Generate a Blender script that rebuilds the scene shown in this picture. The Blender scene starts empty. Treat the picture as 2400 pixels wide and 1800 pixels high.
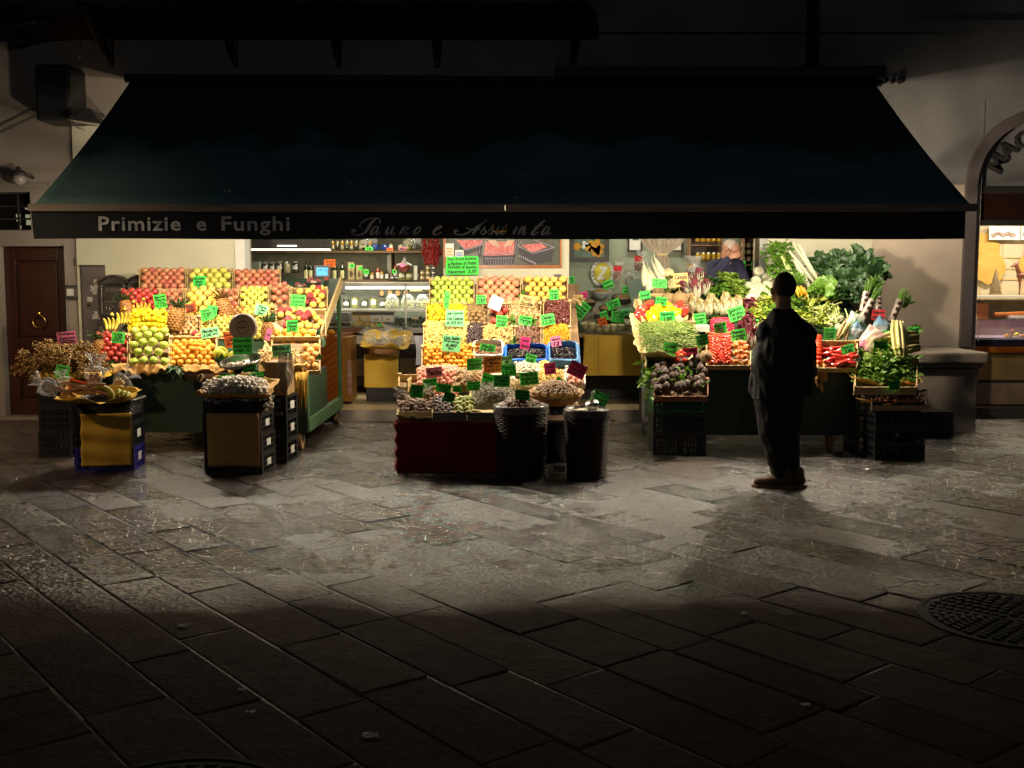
import bpy, bmesh, math, random
from mathutils import Vector, Matrix, Euler, noise
PI = math.pi
R = random.Random(11)
U = R.uniform
SC = bpy.context.scene
COL = SC.collection
FOC = 2500.0
TH = math.atan(0.094)
CH = 1.6
def ray(u, v):
 a = 900 - v
 return Vector((u - 1200, FOC*math.cos(TH) + a*math.sin(TH), -FOC*math.sin(TH) + a*math.cos(TH)))
def PY(u, v, Y):
 d = ray(u, v)
 return Vector((0, 0, CH)) + d*(Y/d.y)
def PG(u, v, z=0.0):
 d = ray(u, v)
 return Vector((0, 0, CH)) + d*((z-CH)/d.z)
cam = bpy.data.cameras.new('camera')
cam.sensor_width = 36; cam.lens = FOC/2400*36; cam.clip_end = 500; cam.clip_start = .05
camo = bpy.data.objects.new('camera', cam); COL.objects.link(camo)
camo.location = (0, 0, CH); camo.rotation_euler = (PI/2-TH, 0, 0)
SC.camera = camo
MATS = {}
def sat(c, k=1.08):
 g = sum(c)/3; return tuple(max(0, g+(x-g)*k)*.95 for x in c)
def mat(name, c1, c2=None, rough=.6, metal=0, scale=8, bump=0, bscale=40, rand=None, rmode='object',
  spec=.5, coat=0, trans=0, alpha=1, emit=None, estr=0, detail=3, rr=None, stretch=None, sss=0, translucent=0):
 if name in MATS: return MATS[name]
 m = bpy.data.materials.new(name); m.use_nodes = True
 nt = m.node_tree; N = nt.nodes; L = nt.links
 b = N['Principled BSDF']
 b.inputs['Roughness'].default_value = rough; b.inputs['Metallic'].default_value = metal
 b.inputs['Specular IOR Level'].default_value = spec
 b.inputs['Coat Weight'].default_value = coat; b.inputs['Coat Roughness'].default_value = .15
 b.inputs['Transmission Weight'].default_value = trans
 b.inputs['Alpha'].default_value = alpha
 if sss:
  b.inputs['Subsurface Weight'].default_value = sss; b.inputs['Subsurface Radius'].default_value = (.02, .01, .005)
 if emit: b.inputs['Emission Color'].default_value = (*emit, 1); b.inputs['Emission Strength'].default_value = estr
 tc = N.new('ShaderNodeTexCoord'); mp = N.new('ShaderNodeMapping'); L.new(tc.outputs['Object'], mp.inputs[0])
 if stretch: mp.inputs['Scale'].default_value = stretch
 if c2 is None: c2 = tuple(x*.75 for x in c1)
 c1, c2 = sat(c1), sat(c2)
 if rand: rand = [sat(c) for c in rand]
 nz = N.new('ShaderNodeTexNoise'); nz.inputs['Scale'].default_value = scale; nz.inputs['Detail'].default_value = detail
 L.new(mp.outputs[0], nz.inputs['Vector'])
 rp = N.new('ShaderNodeValToRGB'); rp.color_ramp.elements[0].position = .35; rp.color_ramp.elements[1].position = .65
 rp.color_ramp.elements[0].color = (*c1, 1); rp.color_ramp.elements[1].color = (*c2, 1)
 L.new(nz.outputs['Fac'], rp.inputs[0])
 out = rp.outputs[0]
 if rand:
  if rmode == 'object':
   oi = N.new('ShaderNodeObjectInfo'); rs = oi.outputs['Random']
   off = N.new('ShaderNodeVectorMath'); off.operation = 'ADD'
   mm = N.new('ShaderNodeMath'); mm.operation = 'MULTIPLY'; mm.inputs[1].default_value = 40
   L.new(rs, mm.inputs[0]); L.new(tc.outputs['Object'], off.inputs[0]); L.new(mm.outputs[0], off.inputs[1]); L.new(off.outputs[0], mp.inputs[0])
  else:
   gi = N.new('ShaderNodeNewGeometry'); rs = gi.outputs['Random Per Island']
  r2 = N.new('ShaderNodeValToRGB'); els = r2.color_ramp.elements
  for i, c in enumerate(rand):
   p = i/max(1, len(rand)-1)
   e = els[0] if i == 0 else (els[1] if i == 1 and len(rand) == 2 else els.new(p) if i < len(rand)-1 else els[len(els)-1])
   e.position = p; e.color = (*c, 1)
  L.new(rs, r2.inputs[0])
  mx = N.new('ShaderNodeMix'); mx.data_type = 'RGBA'; mx.inputs[0].default_value = .62
  L.new(out, mx.inputs[6]); L.new(r2.outputs[0], mx.inputs[7]); out = mx.outputs[2]
 L.new(out, b.inputs['Base Color'])
 if rr:
  mr = N.new('ShaderNodeMapRange'); mr.inputs[3].default_value = rr[0]; mr.inputs[4].default_value = rr[1]
  mr.inputs[1].default_value = .35; mr.inputs[2].default_value = .65
  L.new(nz.outputs['Fac'], mr.inputs[0]); L.new(mr.outputs[0], b.inputs['Roughness'])
 if bump:
  n2 = N.new('ShaderNodeTexNoise'); n2.inputs['Scale'].default_value = bscale; n2.inputs['Detail'].default_value = 4
  L.new(mp.outputs[0], n2.inputs['Vector'])
  bp = N.new('ShaderNodeBump'); bp.inputs['Strength'].default_value = bump; bp.inputs['Distance'].default_value = .01
  L.new(n2.outputs['Fac'], bp.inputs['Height']); L.new(bp.outputs[0], b.inputs['Normal'])
 if translucent:
  tr = N.new('ShaderNodeBsdfTranslucent'); L.new(out, tr.inputs[0]); ms = N.new('ShaderNodeMixShader'); ms.inputs[0].default_value = translucent
  L.new(b.outputs[0], ms.inputs[1]); L.new(tr.outputs[0], ms.inputs[2]); L.new(ms.outputs[0], N['Material Output'].inputs[0])
 MATS[name] = m
 return m
class MB:
 def __init__(s): s.v = []; s.f = []; s.m = []
 def add(s, tpl, M=None, mi=0):
  vs, fs = tpl; b = len(s.v)
  if M is None: s.v.extend(tuple(p) for p in vs)
  else: s.v.extend(tuple(M @ Vector(p)) for p in vs)
  s.f.extend(tuple(b+i for i in f) for f in fs); s.m.extend([mi]*len(fs)); return s
 def box(s, x0, y0, z0, x1, y1, z1, mi=0):
  return s.add(([(x0,y0,z0),(x1,y0,z0),(x1,y1,z0),(x0,y1,z0),(x0,y0,z1),(x1,y0,z1),(x1,y1,z1),(x0,y1,z1)],
     [(0,3,2,1),(4,5,6,7),(0,1,5,4),(1,2,6,5),(2,3,7,6),(3,0,4,7)]), None, mi)
 def cbox(s, c, d, mi=0, M=None):
  x, y, z = c; a, b, e = d[0]/2, d[1]/2, d[2]/2
  t = MB().box(-a, -b, -e, a, b, e)
  T = Matrix.Translation(Vector(c))
  return s.add((t.v, t.f), T @ M if M is not None else T, mi)
 def tube(s, pts, rad, n=6, mi=0, cap=True):
  pts = [Vector(p) for p in pts]
  if not hasattr(rad, '__len__'): rad = [rad]*len(pts)
  rings = []; b = len(s.v); up = None
  for i, p in enumerate(pts):
   d = (pts[min(i+1, len(pts)-1)] - pts[max(i-1, 0)])
   d = d.normalized() if d.length > 1e-9 else Vector((0,0,1))
   if up is None: up = Vector((0,0,1)) if abs(d.z) < .9 else Vector((1,0,0))
   x = d.cross(up).normalized(); y = x.cross(d).normalized(); up = y
   for k in range(n):
    a = 2*PI*k/n; q = p + (x*math.cos(a) + y*math.sin(a))*rad[i]; s.v.append(tuple(q))
  for i in range(len(pts)-1):
   for k in range(n):
    s.f.append((b+i*n+k, b+i*n+(k+1) % n, b+(i+1)*n+(k+1) % n, b+(i+1)*n+k)); s.m.append(mi)
  if cap:
   s.f.append(tuple(b+k for k in range(n))[::-1]); s.m.append(mi)
   s.f.append(tuple(b+(len(pts)-1)*n+k for k in range(n))); s.m.append(mi)
  return s
 def quad(s, a, b, c, d, mi=0): return s.add(([a, b, c, d], [(0,1,2,3)]), None, mi)
 def grid(s, fn, nu, nv, mi=0):
  b = len(s.v)
  for j in range(nv+1):
   for i in range(nu+1): s.v.append(tuple(fn(i/nu, j/nv)))
  for j in range(nv):
   for i in range(nu):
    a = b+j*(nu+1)+i; s.f.append((a, a+1, a+nu+2, a+nu+1)); s.m.append(mi)
  return s
 def build(s, name, mats, parent=None, smooth=False, loc=None, solid=0, bevel=0):
  me = bpy.data.meshes.new(name); me.from_pydata(s.v, [], s.f); me.update()
  if not isinstance(mats, (list, tuple)): mats = [mats]
  for m in mats: me.materials.append(m)
  if len(mats) > 1: me.polygons.foreach_set('material_index', s.m)
  if smooth: me.polygons.foreach_set('use_smooth', [True]*len(me.polygons))
  o = bpy.data.objects.new(name, me); COL.objects.link(o)
  if parent is not None: o.parent = parent
  if loc is not None: o.location = loc
  if solid:
   md = o.modifiers.new('s', 'SOLIDIFY'); md.thickness = solid
  if bevel:
   md = o.modifiers.new('b', 'BEVEL'); md.width = bevel; md.segments = 2; md.limit_method = 'ANGLE'
  return o
def lathe(prof, n=16, sx=1, sy=1, cap=True):
 vs = []; fs = []; m = len(prof)
 for r, z in prof:
  for k in range(n):
   a = 2*PI*k/n; vs.append((r*math.cos(a)*sx, r*math.sin(a)*sy, z))
 for i in range(m-1):
  for k in range(n): fs.append((i*n+k, i*n+(k+1) % n, (i+1)*n+(k+1) % n, (i+1)*n+k))
 if cap and prof[0][0] > 2e-3: fs.append(tuple(range(n))[::-1])
 if cap and prof[-1][0] > 2e-3: fs.append(tuple((m-1)*n+k for k in range(n)))
 return vs, fs
def sph(r=1, n=12, m=8, sz=1):
 return lathe([(max(1e-6, r*math.sin(PI*i/m)), -r*math.cos(PI*i/m)*sz) for i in range(m+1)], n)
def ico(sub=1):
 bm = bmesh.new(); bmesh.ops.create_icosphere(bm, subdivisions=sub, radius=1)
 bm.verts.ensure_lookup_table()
 t = ([tuple(v.co) for v in bm.verts], [tuple(v.index for v in f.verts) for f in bm.faces]); bm.free(); return t
ICO = ico(1); ICO2 = ico(2)
def TRS(loc, rot=(0,0,0), sc=(1,1,1)):
 if not hasattr(sc, '__len__'): sc = (sc, sc, sc)
 return Matrix.LocRotScale(Vector(loc), Euler(rot), Vector(sc))
def rrot(): return (U(0, 2*PI), U(0, 2*PI), U(0, 2*PI))
def tag(o, label=None, cat=None, group=None, kind=None):
 if label: o['label'] = label
 if cat: o['category'] = cat
 if group: o['group'] = group
 if kind: o['kind'] = kind
 return o
def empty(name, loc=(0,0,0), rz=0):
 o = bpy.data.objects.new(name, None); COL.objects.link(o); o.location = loc; o.rotation_euler = (0,0,rz)
 o.empty_display_size = .1
 return o
def inst(name, me, M, label, cat, group=None, parent=None):
 o = bpy.data.objects.new(name, me); COL.objects.link(o); o.matrix_world = M
 if parent is not None: o.parent = parent
 return tag(o, label, cat, group)
def mesh_of(name, tpl, mats, smooth=True, mi=None):
 me = bpy.data.meshes.new(name); me.from_pydata(tpl[0], [], tpl[1])
 if not isinstance(mats, (list, tuple)): mats = [mats]
 for m in mats: me.materials.append(m)
 if mi: me.polygons.foreach_set('material_index', mi)
 if smooth: me.polygons.foreach_set('use_smooth', [True]*len(me.polygons))
 me.update(); return me
def dup(o, loc=None, parent=None):
 c = o.copy(); COL.objects.link(c); c.parent = parent
 for ch in o.children: dup(ch, None, c)
 if loc is not None: c.location = loc
 return c
_txt = {}
def text_tpl(s, bold=0.0, align='CENTER', shear=0, space=1.0):
 k = (s, bold, align, shear, space)
 if k in _txt: return _txt[k]
 cu = bpy.data.curves.new('t', 'FONT'); cu.body = s; cu.size = 1; cu.align_x = align; cu.align_y = 'CENTER'
 cu.offset = bold; cu.shear = shear; cu.resolution_u = 2; cu.space_character = space; cu.space_line = .85
 o = bpy.data.objects.new('t', cu)
 me = bpy.data.meshes.new_from_object(o)
 t = ([tuple(v.co) for v in me.vertices], [tuple(p.vertices) for p in me.polygons])
 bpy.data.objects.remove(o); bpy.data.curves.remove(cu); bpy.data.meshes.remove(me)
 _txt[k] = t; return t
def text_size(t):
 xs = [p[0] for p in t[0]]; ys = [p[1] for p in t[0]]
 return (min(xs), max(xs), min(ys), max(ys)) if xs else (0, 1, 0, 1)
class Slope:
 ex = 0
 def tilt(s, v1):
  if not s.ex: return s
  _, t = s.hit(1200, v1); p = s.at(0, t); a = math.atan2(s.d.z, s.d.y)+s.ex
  return Slope(p.y, p.z, p.y+math.cos(a), p.z+math.sin(a))
 def __init__(s, Y0, z0, Y1, z1):
  s.o = Vector((0, Y0, z0)); d = Vector((0, Y1-Y0, z1-z0)); s.len = d.length; s.d = d.normalized()
  s.n = Vector((0, -s.d.z, s.d.y))
 def hit(s, u, v, h=0):
  r = ray(u, v); c = Vector((0, 0, CH)); o = s.o + s.n*h
  p = c + r*((o-c).dot(s.n)/r.dot(s.n))
  return p.x, (p-o).dot(s.d)
 def at(s, X, t, h=0): return Vector((X, 0, 0)) + s.o + s.d*t + s.n*h
 def M(s, X, t, h=0):
  return Matrix.Translation(s.at(X, t, h)) @ Matrix(((1,0,0,0),(0,s.d.y,s.n.y,0),(0,s.d.z,s.n.z,0),(0,0,0,1)))
LK = 2.3; SKYK = .0002; FARK = 470
m_stone = None
def ground_mat(name, wetbias=0.0, joint=False):
 m = bpy.data.materials.new(name); m.use_nodes = True
 nt = m.node_tree; N = nt.nodes; L = nt.links; b = N['Principled BSDF']
 tc = N.new('ShaderNodeTexCoord')
 def nz(sc, det=4, dist=0, rough=.5):
  n = N.new('ShaderNodeTexNoise'); n.inputs['Scale'].default_value = sc; n.inputs['Detail'].default_value = det
  n.inputs['Distortion'].default_value = dist; n.inputs['Roughness'].default_value = rough; L.new(tc.outputs['Object'], n.inputs['Vector']); return n.outputs['Fac']
 def ramp(src, p0, p1, c0, c1):
  r = N.new('ShaderNodeValToRGB'); e = r.color_ramp.elements; e[0].position = p0; e[1].position = p1
  e[0].color = (*c0, 1); e[1].color = (*c1, 1); L.new(src, r.inputs[0]); return r.outputs[0]
 def mrange(src, a, b_, c, d):
  r = N.new('ShaderNodeMapRange'); r.inputs[1].default_value = a; r.inputs[2].default_value = b_; r.inputs[3].default_value = c; r.inputs[4].default_value = d
  L.new(src, r.inputs[0]); return r.outputs[0]
 def mix(f, a, b_, typ='MIX'):
  x = N.new('ShaderNodeMix'); x.data_type = 'RGBA'; x.blend_type = typ
  if isinstance(f, float): x.inputs[0].default_value = f
  else: L.new(f, x.inputs[0])
  L.new(a, x.inputs[6]); L.new(b_, x.inputs[7]); return x.outputs[2]
 at = N.new('ShaderNodeAttribute'); at.attribute_name = 'slab'; at.attribute_type = 'GEOMETRY'
 base = ramp(nz(9, 6, .3, .7), .3, .7, (.086, .060, .050), (.158, .114, .097))
 tone = ramp(at.outputs['Fac'], 0, 1, (.72, .70, .70), (1.1, 1.06, 1.02))
 col = mix(1.0, base, tone, 'MULTIPLY')
 def mth(op, a, b_):
  x = N.new('ShaderNodeMath'); x.operation = op
  for i, q in enumerate((a, b_)):
   if isinstance(q, (int, float)): x.inputs[i].default_value = q
   else: L.new(q, x.inputs[i])
  return x.outputs[0]
 sl2 = mth('FRACT', mth('MULTIPLY', at.outputs['Fac'], 7.31), 0)
 wsum = mth('ADD', mth('ADD', mth('MULTIPLY', sl2, .24), mth('MULTIPLY', nz(.55, 5, .3, .6), .9)), mth('MULTIPLY', nz(7, 6, .2, .8), .45))
 m0 = mrange(wsum, .50, .86, .22, 1); sy = N.new('ShaderNodeSeparateXYZ'); L.new(tc.outputs['Object'], sy.inputs[0])
 ml = N.new('ShaderNodeMath'); ml.operation = 'MULTIPLY'; L.new(m0, ml.inputs[0]); L.new(mrange(mth('ADD', sy.outputs[1], mth('MULTIPLY', nz(1.3, 3, 0), .8)), 5.5, 6.3, .0, 1), ml.inputs[1])
 dark = ramp(nz(14, 4), .3, .7, (.014, .010, .009), (.035, .026, .022))
 L.new(mix(ml.outputs[0], col, dark), b.inputs['Base Color'])
 L.new(ml.outputs[0], b.inputs['Coat Weight']); b.inputs['Coat Roughness'].default_value = .1; b.inputs['Coat IOR'].default_value = 1.7
 L.new(mrange(ml.outputs[0], 0, 1, .8, .15), b.inputs['Roughness'])
 L.new(mrange(ml.outputs[0], 0, 1, .04, 1), b.inputs['Specular IOR Level'])
 vo = N.new('ShaderNodeTexVoronoi'); vo.inputs['Scale'].default_value = 34; L.new(tc.outputs['Object'], vo.inputs['Vector'])
 fine = nz(55, 3, 0, .7)
 ad = N.new('ShaderNodeMath'); ad.operation = 'ADD'; L.new(vo.outputs['Distance'], ad.inputs[0]); L.new(fine, ad.inputs[1])
 b1 = N.new('ShaderNodeBump'); b1.inputs['Distance'].default_value = .014
 L.new(mrange(ml.outputs[0], 0, 1, .3, 1), b1.inputs['Strength']); L.new(ad.outputs[0], b1.inputs['Height'])
 b2 = N.new('ShaderNodeBump'); b2.inputs['Distance'].default_value = .015; b2.inputs['Strength'].default_value = .4
 L.new(nz(5, 4), b2.inputs['Height']); L.new(b1.outputs[0], b2.inputs['Normal']); v2 = N.new('ShaderNodeTexVoronoi'); v2.inputs['Scale'].default_value = 33; L.new(tc.outputs['Object'], v2.inputs['Vector'])
 def vm(op, a, b_):
  x = N.new('ShaderNodeVectorMath'); x.operation = op
  for i, q in enumerate((a, b_)):
   if isinstance(q, tuple): x.inputs[i].default_value = q
   elif q is not None: L.new(q, x.inputs[i])
  return x
 sc = vm('SCALE', vm('MULTIPLY', vm('SUBTRACT', v2.outputs['Color'], (.5,.5,.5)).outputs[0], (.62,.62,0)).outputs[0], None); L.new(ml.outputs[0], sc.inputs[3])
 nn = vm('NORMALIZE', vm('ADD', b2.outputs[0], sc.outputs[0]).outputs[0], None)
 L.new(nn.outputs[0], b.inputs['Normal']); L.new(nn.outputs[0], b.inputs['Coat Normal'])
 return m
m_slab = ground_mat('wet paving stone', .03)
m_joint = mat('mortar', (.035,.029,.026), (.055,.045,.04), .42, bump=1, bscale=70, spec=.6)
m_cream = mat('cream plaster', (.64,.60,.45), (.58,.54,.40), .8, scale=2.2, bump=.15, bscale=90)
m_wall = mat('old plaster', (.34,.285,.235), (.27,.225,.185), .85, scale=1.3, bump=.3, bscale=50, detail=6)
m_greywall = mat('grey rendered plaster', (.27,.255,.245), (.16,.152,.148), .85, scale=1.1, bump=.3, bscale=40, detail=6)
m_inner = mat('green grey interior paint', (.30,.33,.25), (.27,.30,.225), .7, scale=2)
m_brownwall = mat('pinkish plaster', (.62,.50,.40), (.55,.44,.35), .85, scale=1.5, bump=.2, bscale=60)
m_benchst = mat('grey pietra stone', (.27,.215,.175), (.17,.135,.11), .7, scale=5, bump=.5, bscale=25, detail=6)
m_door = mat('dark mahogany door', (.052,.010,.005), (.032,.006,.003), .35, scale=5, stretch=(6,6,.6), bump=.1, coat=.3)
m_brass = mat('brass', (.65,.42,.12), (.5,.3,.08), .25, 1)
m_iron = mat('dark cast iron', (.06,.052,.048), (.04,.035,.032), .5, .2, bump=.3)
m_greymet = mat('grey cabinet metal', (.13,.105,.10), (.10,.08,.075), .6, scale=3)
m_peel = mat('peeled white paper', (.55,.5,.48), (.45,.4,.38), .8)
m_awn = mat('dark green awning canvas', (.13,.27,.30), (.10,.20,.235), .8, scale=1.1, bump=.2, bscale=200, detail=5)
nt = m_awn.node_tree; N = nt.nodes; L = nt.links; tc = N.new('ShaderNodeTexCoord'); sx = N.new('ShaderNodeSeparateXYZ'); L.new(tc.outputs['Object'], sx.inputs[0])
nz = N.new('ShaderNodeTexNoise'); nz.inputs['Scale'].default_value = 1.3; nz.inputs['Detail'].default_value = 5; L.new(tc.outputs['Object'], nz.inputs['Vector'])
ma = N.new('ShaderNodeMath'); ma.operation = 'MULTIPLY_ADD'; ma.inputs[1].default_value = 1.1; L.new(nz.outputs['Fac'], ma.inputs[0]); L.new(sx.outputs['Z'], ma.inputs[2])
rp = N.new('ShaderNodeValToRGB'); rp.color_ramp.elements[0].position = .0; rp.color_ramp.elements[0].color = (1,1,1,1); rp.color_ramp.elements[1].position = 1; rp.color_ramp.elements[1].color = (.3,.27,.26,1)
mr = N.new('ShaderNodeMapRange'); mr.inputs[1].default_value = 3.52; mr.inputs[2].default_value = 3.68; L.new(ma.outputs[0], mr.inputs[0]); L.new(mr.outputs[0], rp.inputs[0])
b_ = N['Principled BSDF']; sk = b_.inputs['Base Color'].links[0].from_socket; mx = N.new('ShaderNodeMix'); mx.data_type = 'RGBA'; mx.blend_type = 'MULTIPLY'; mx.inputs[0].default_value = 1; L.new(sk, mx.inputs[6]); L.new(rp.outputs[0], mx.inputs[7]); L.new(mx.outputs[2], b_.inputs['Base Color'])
m_val = mat('navy valance canvas', (.012,.018,.026), (.009,.013,.02), .85, scale=2)
m_bar = mat('weathered grey rail', (.28,.24,.22), (.2,.175,.165), .55, scale=6, stretch=(.4,4,4))
m_letter = mat('faded white lettering', (.80,.86,.95), (.40,.46,.62), .8, scale=6, detail=5)
m_cartg = mat('dark green cart paint', (.018,.05,.024), (.012,.034,.018), .5, scale=3)
m_cartlit = mat('lit green cart frame', (.07,.15,.06), (.045,.10,.042), .5, scale=6)  # lighter copy of the cart green, lit look put into the colour
m_wood = mat('pale crate wood', (.62,.45,.22), (.48,.33,.15), .7, scale=4, stretch=(.5,5,5), bump=.15)
m_woodd = mat('worn crate wood', (.30,.19,.10), (.22,.13,.07), .75, scale=4, stretch=(.5,5,5))
m_orwood = mat('varnished orange wood', (.40,.12,.022), (.28,.075,.014), .35, scale=4, stretch=(5,5,.5), coat=.2)
m_blackpl = mat('black plastic', (.012,.012,.013), (.009,.009,.01), .4)
m_greenpl = mat('green plastic', (.01,.075,.03), (.008,.055,.022), .4)
m_bluepl = mat('blue violet plastic', (.05,.035,.32), (.04,.03,.25), .4)
m_paper = mat('yellow brown paper', (.68,.42,.065), (.57,.34,.05), .75, scale=2, bump=.5, bscale=9)
m_kraft = mat('orange kraft paper', (.72,.42,.14), (.60,.33,.10), .75, scale=3, bump=.5, bscale=14)
m_olive = mat('tan card panel', (.60,.38,.13), (.52,.32,.11), .8, scale=2)
m_tanpaper = mat('cream wrapping paper', (.68,.56,.30), (.58,.46,.22), .75, scale=3, bump=.6, bscale=12)
m_whitep = mat('white paper', (.75,.73,.68), (.7,.68,.62), .7)
m_red = mat('red cloth', (.30,.004,.008), (.20,.003,.006), .85, scale=3, bump=.3, bscale=12)
m_mh = mat('worn black iron cover', (.02,.018,.016), (.035,.03,.027), .7, spec=.2)
m_wicker = mat('dark brown wicker', (.055,.022,.010), (.028,.012,.006), .6, scale=20)
m_wickl = mat('light wicker', (.38,.18,.06), (.24,.11,.035), .5, scale=20)
m_plast = mat('clear plastic film', (.8,.8,.8), (.7,.7,.7), .08, alpha=.2, spec=1, bump=1, bscale=20)
m_plastw = mat('milky plastic liner', (.22,.19,.17), (.16,.14,.125), .25, alpha=.8, spec=.8, bump=1, bscale=10)
m_blue = mat('blue tissue', (.02,.13,.62), (.04,.2,.75), .5, scale=5, bump=.5, bscale=12)
m_black = mat('marker ink', (.008,.012,.008), (.006,.01,.006), .7)
m_white = mat('white enamel', (.72,.7,.62), (.66,.64,.56), .35, scale=3)
m_steel = mat('brushed steel', (.55,.54,.5), (.42,.41,.39), .28, 1, scale=4)
m_glass = mat('clear glass', (.9,.95,.92), (.9,.95,.92), .03, alpha=.14, spec=.8)
m_tube = mat('lit tube', (.9,.95,.85), None, .5, emit=(1,.97,.82), estr=7)
m_bulb = mat('lit bulb', (1,.9,.7), None, .5, emit=(1,.8,.5), estr=25)
m_floorin = mat('beige tile', (.62,.49,.30), (.55,.43,.25), .25, scale=2, bump=.1)
m_darkin = mat('dark interior', (.03,.025,.02), (.02,.017,.014), .6)
m_cork = mat('cork lid', (.42,.24,.10), (.34,.19,.08), .7)
m_cable = mat('cable', (.16,.15,.14), None, .5)
RED = ((.42,.035,.04), (.55,.08,.06), (.36,.02,.035))
PINK = ((.50,.11,.09), (.62,.26,.13), (.45,.07,.09), (.66,.36,.18))
m_apple_r = mat('dark red apple skin', (.38,.02,.03), (.5,.09,.05), .3, scale=14, rand=RED, coat=.3)
m_apple_p = mat('rosy apple skin', (.48,.08,.07), (.66,.36,.14), .33, scale=10, rand=PINK, coat=.25)
m_apple_y = mat('yellow apple skin', (.66,.60,.14), (.56,.55,.11), .33, scale=8, rand=((.7,.62,.16),(.55,.56,.1),(.68,.55,.13)), coat=.25)
m_apple_g = mat('green apple skin', (.38,.5,.08), (.50,.58,.12), .33, scale=10, rand=((.4,.5,.08),(.52,.58,.12),(.34,.45,.06)), coat=.25)
m_orange = mat('orange peel', (.80,.30,.02), (.74,.26,.015), .42, scale=20, rand=((.82,.33,.03),(.76,.24,.015),(.84,.42,.04)), bump=.25, bscale=140)
m_mandarin = mat('mandarin peel', (.82,.38,.06), (.76,.32,.04), .42, scale=20, rand=((.84,.42,.08),(.78,.33,.04),(.84,.48,.12)), bump=.25, bscale=140)
m_lemon = mat('lemon peel', (.80,.60,.04), (.76,.54,.03), .4, scale=15, rand=((.82,.62,.05),(.78,.5,.03),(.8,.68,.10)), bump=.25, bscale=130)
m_palefr = mat('pale yellow peel', (.80,.58,.13), (.80,.48,.10), .42, scale=15, rand=((.82,.62,.18),(.8,.48,.1)), bump=.2, bscale=130)
m_mango = mat('blushed mango skin', (.60,.20,.12), (.68,.40,.16), .4, scale=9, rand=((.62,.3,.16),(.52,.14,.13),(.7,.42,.2)))
m_wrap = mat('red printed fruit wrapper', (.45,.01,.03), (.62,.28,.25), .2, scale=26, spec=.9, rand=((.5,.02,.04),(.42,.01,.03)), bump=.8, bscale=40)
m_pear_b = mat('brown pear skin', (.46,.23,.09), (.56,.32,.12), .45, scale=12, rand=((.5,.26,.12),(.58,.36,.16),(.4,.2,.09)))
m_pear_y = mat('yellow pear skin', (.60,.48,.10), (.52,.36,.08), .42, scale=12, rand=((.62,.5,.1),(.56,.42,.1),(.5,.44,.1)))
m_banana = mat('banana skin', (.75,.55,.09), (.68,.50,.07), .45, scale=7, rand=((.78,.6,.12),(.7,.5,.08)), rmode='object')
m_kiwi = mat('kiwi skin', (.20,.12,.045), (.27,.17,.065), .8, scale=20, rand=((.2,.12,.05),(.28,.18,.08)))
m_pome = mat('pomegranate skin', (.42,.04,.03), (.52,.12,.07), .4, scale=8, rand=RED)
m_tomato = mat('tomato skin', (.62,.04,.02), (.66,.09,.02), .2, scale=8, rand=((.62,.03,.03),(.68,.09,.03)), coat=.4)
m_tomato_o = mat('ripening tomato skin', (.62,.16,.04), (.55,.25,.06), .25, scale=8, rand=((.65,.12,.04),(.6,.27,.08),(.45,.3,.06)), coat=.3)
m_pep_r = mat('red pepper skin', (.52,.02,.015), (.58,.05,.02), .15, scale=5, rand=RED, coat=.5)
m_pep_y = mat('yellow pepper skin', (.78,.55,.02), (.74,.48,.02), .15, scale=5, rand=((.8,.58,.03),(.74,.5,.02)), coat=.5)
m_whiteveg = mat('white root skin', (.50,.48,.33), (.42,.40,.25), .4, scale=9, rand=((.52,.50,.36),(.42,.42,.27)))
m_cauli = mat('cauliflower curd', (.72,.62,.36), (.62,.52,.28), .7, scale=30, bump=.8, bscale=50)
m_celeriac = mat('celeriac skin', (.42,.28,.13), (.27,.17,.07), .7, scale=16, bump=.8, bscale=30)
m_brocc = mat('broccoli', (.05,.08,.03), (.035,.055,.025), .8, scale=30, bump=1, bscale=70)
m_leafd = mat('dark green leaf', (.035,.075,.025), (.02,.048,.018), .45, scale=12, rand=((.03,.075,.02),(.055,.12,.03),(.02,.05,.02)), rmode='i', translucent=.2)
m_leafm = mat('mid green leaf', (.10,.22,.025), (.06,.15,.02), .45, scale=12, rand=((.11,.24,.03),(.2,.34,.05),(.06,.14,.02)), rmode='i', translucent=.25)
m_leafb = mat('bright lettuce leaf', (.26,.36,.06), (.17,.28,.04), .5, scale=12, rand=((.3,.38,.07),(.16,.28,.035),(.36,.42,.1)), rmode='i', translucent=.3)
m_leafy = mat('pale endive leaf', (.38,.42,.07), (.3,.36,.05), .5, scale=12, rand=((.42,.43,.09),(.28,.36,.04),(.48,.46,.14)), rmode='i', translucent=.3)
m_leafk = mat('straw coloured outer leaf', (.40,.28,.11), (.32,.2,.07), .6, scale=14, rand=((.42,.3,.14),(.33,.22,.09),(.46,.38,.19)), rmode='i')
m_radic = mat('purple radicchio leaf', (.14,.02,.035), (.09,.012,.025), .4, scale=9, rand=((.16,.02,.04),(.24,.07,.08),(.09,.012,.022)), rmode='i')
m_stalk = mat('white green stalk', (.46,.5,.2), (.33,.42,.12), .4, scale=6, rand=((.5,.52,.26),(.33,.42,.11)), rmode='i')
m_cardoon = mat('pale cardoon stalk', (.62,.52,.22), (.5,.42,.15), .5, scale=5, stretch=(4,4,4), rand=((.66,.56,.26),(.5,.44,.16)), rmode='i')
m_arti = mat('violet artichoke scale', (.075,.03,.04), (.10,.065,.035), .5, scale=14, rand=((.09,.035,.045),(.13,.09,.04),(.05,.02,.028)), rmode='i')
m_bean = mat('green bean', (.2,.27,.05), (.12,.2,.03), .4, scale=8, rand=((.42,.46,.16),(.08,.14,.02),(.24,.3,.07),(.12,.2,.03)), rmode='i')
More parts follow.
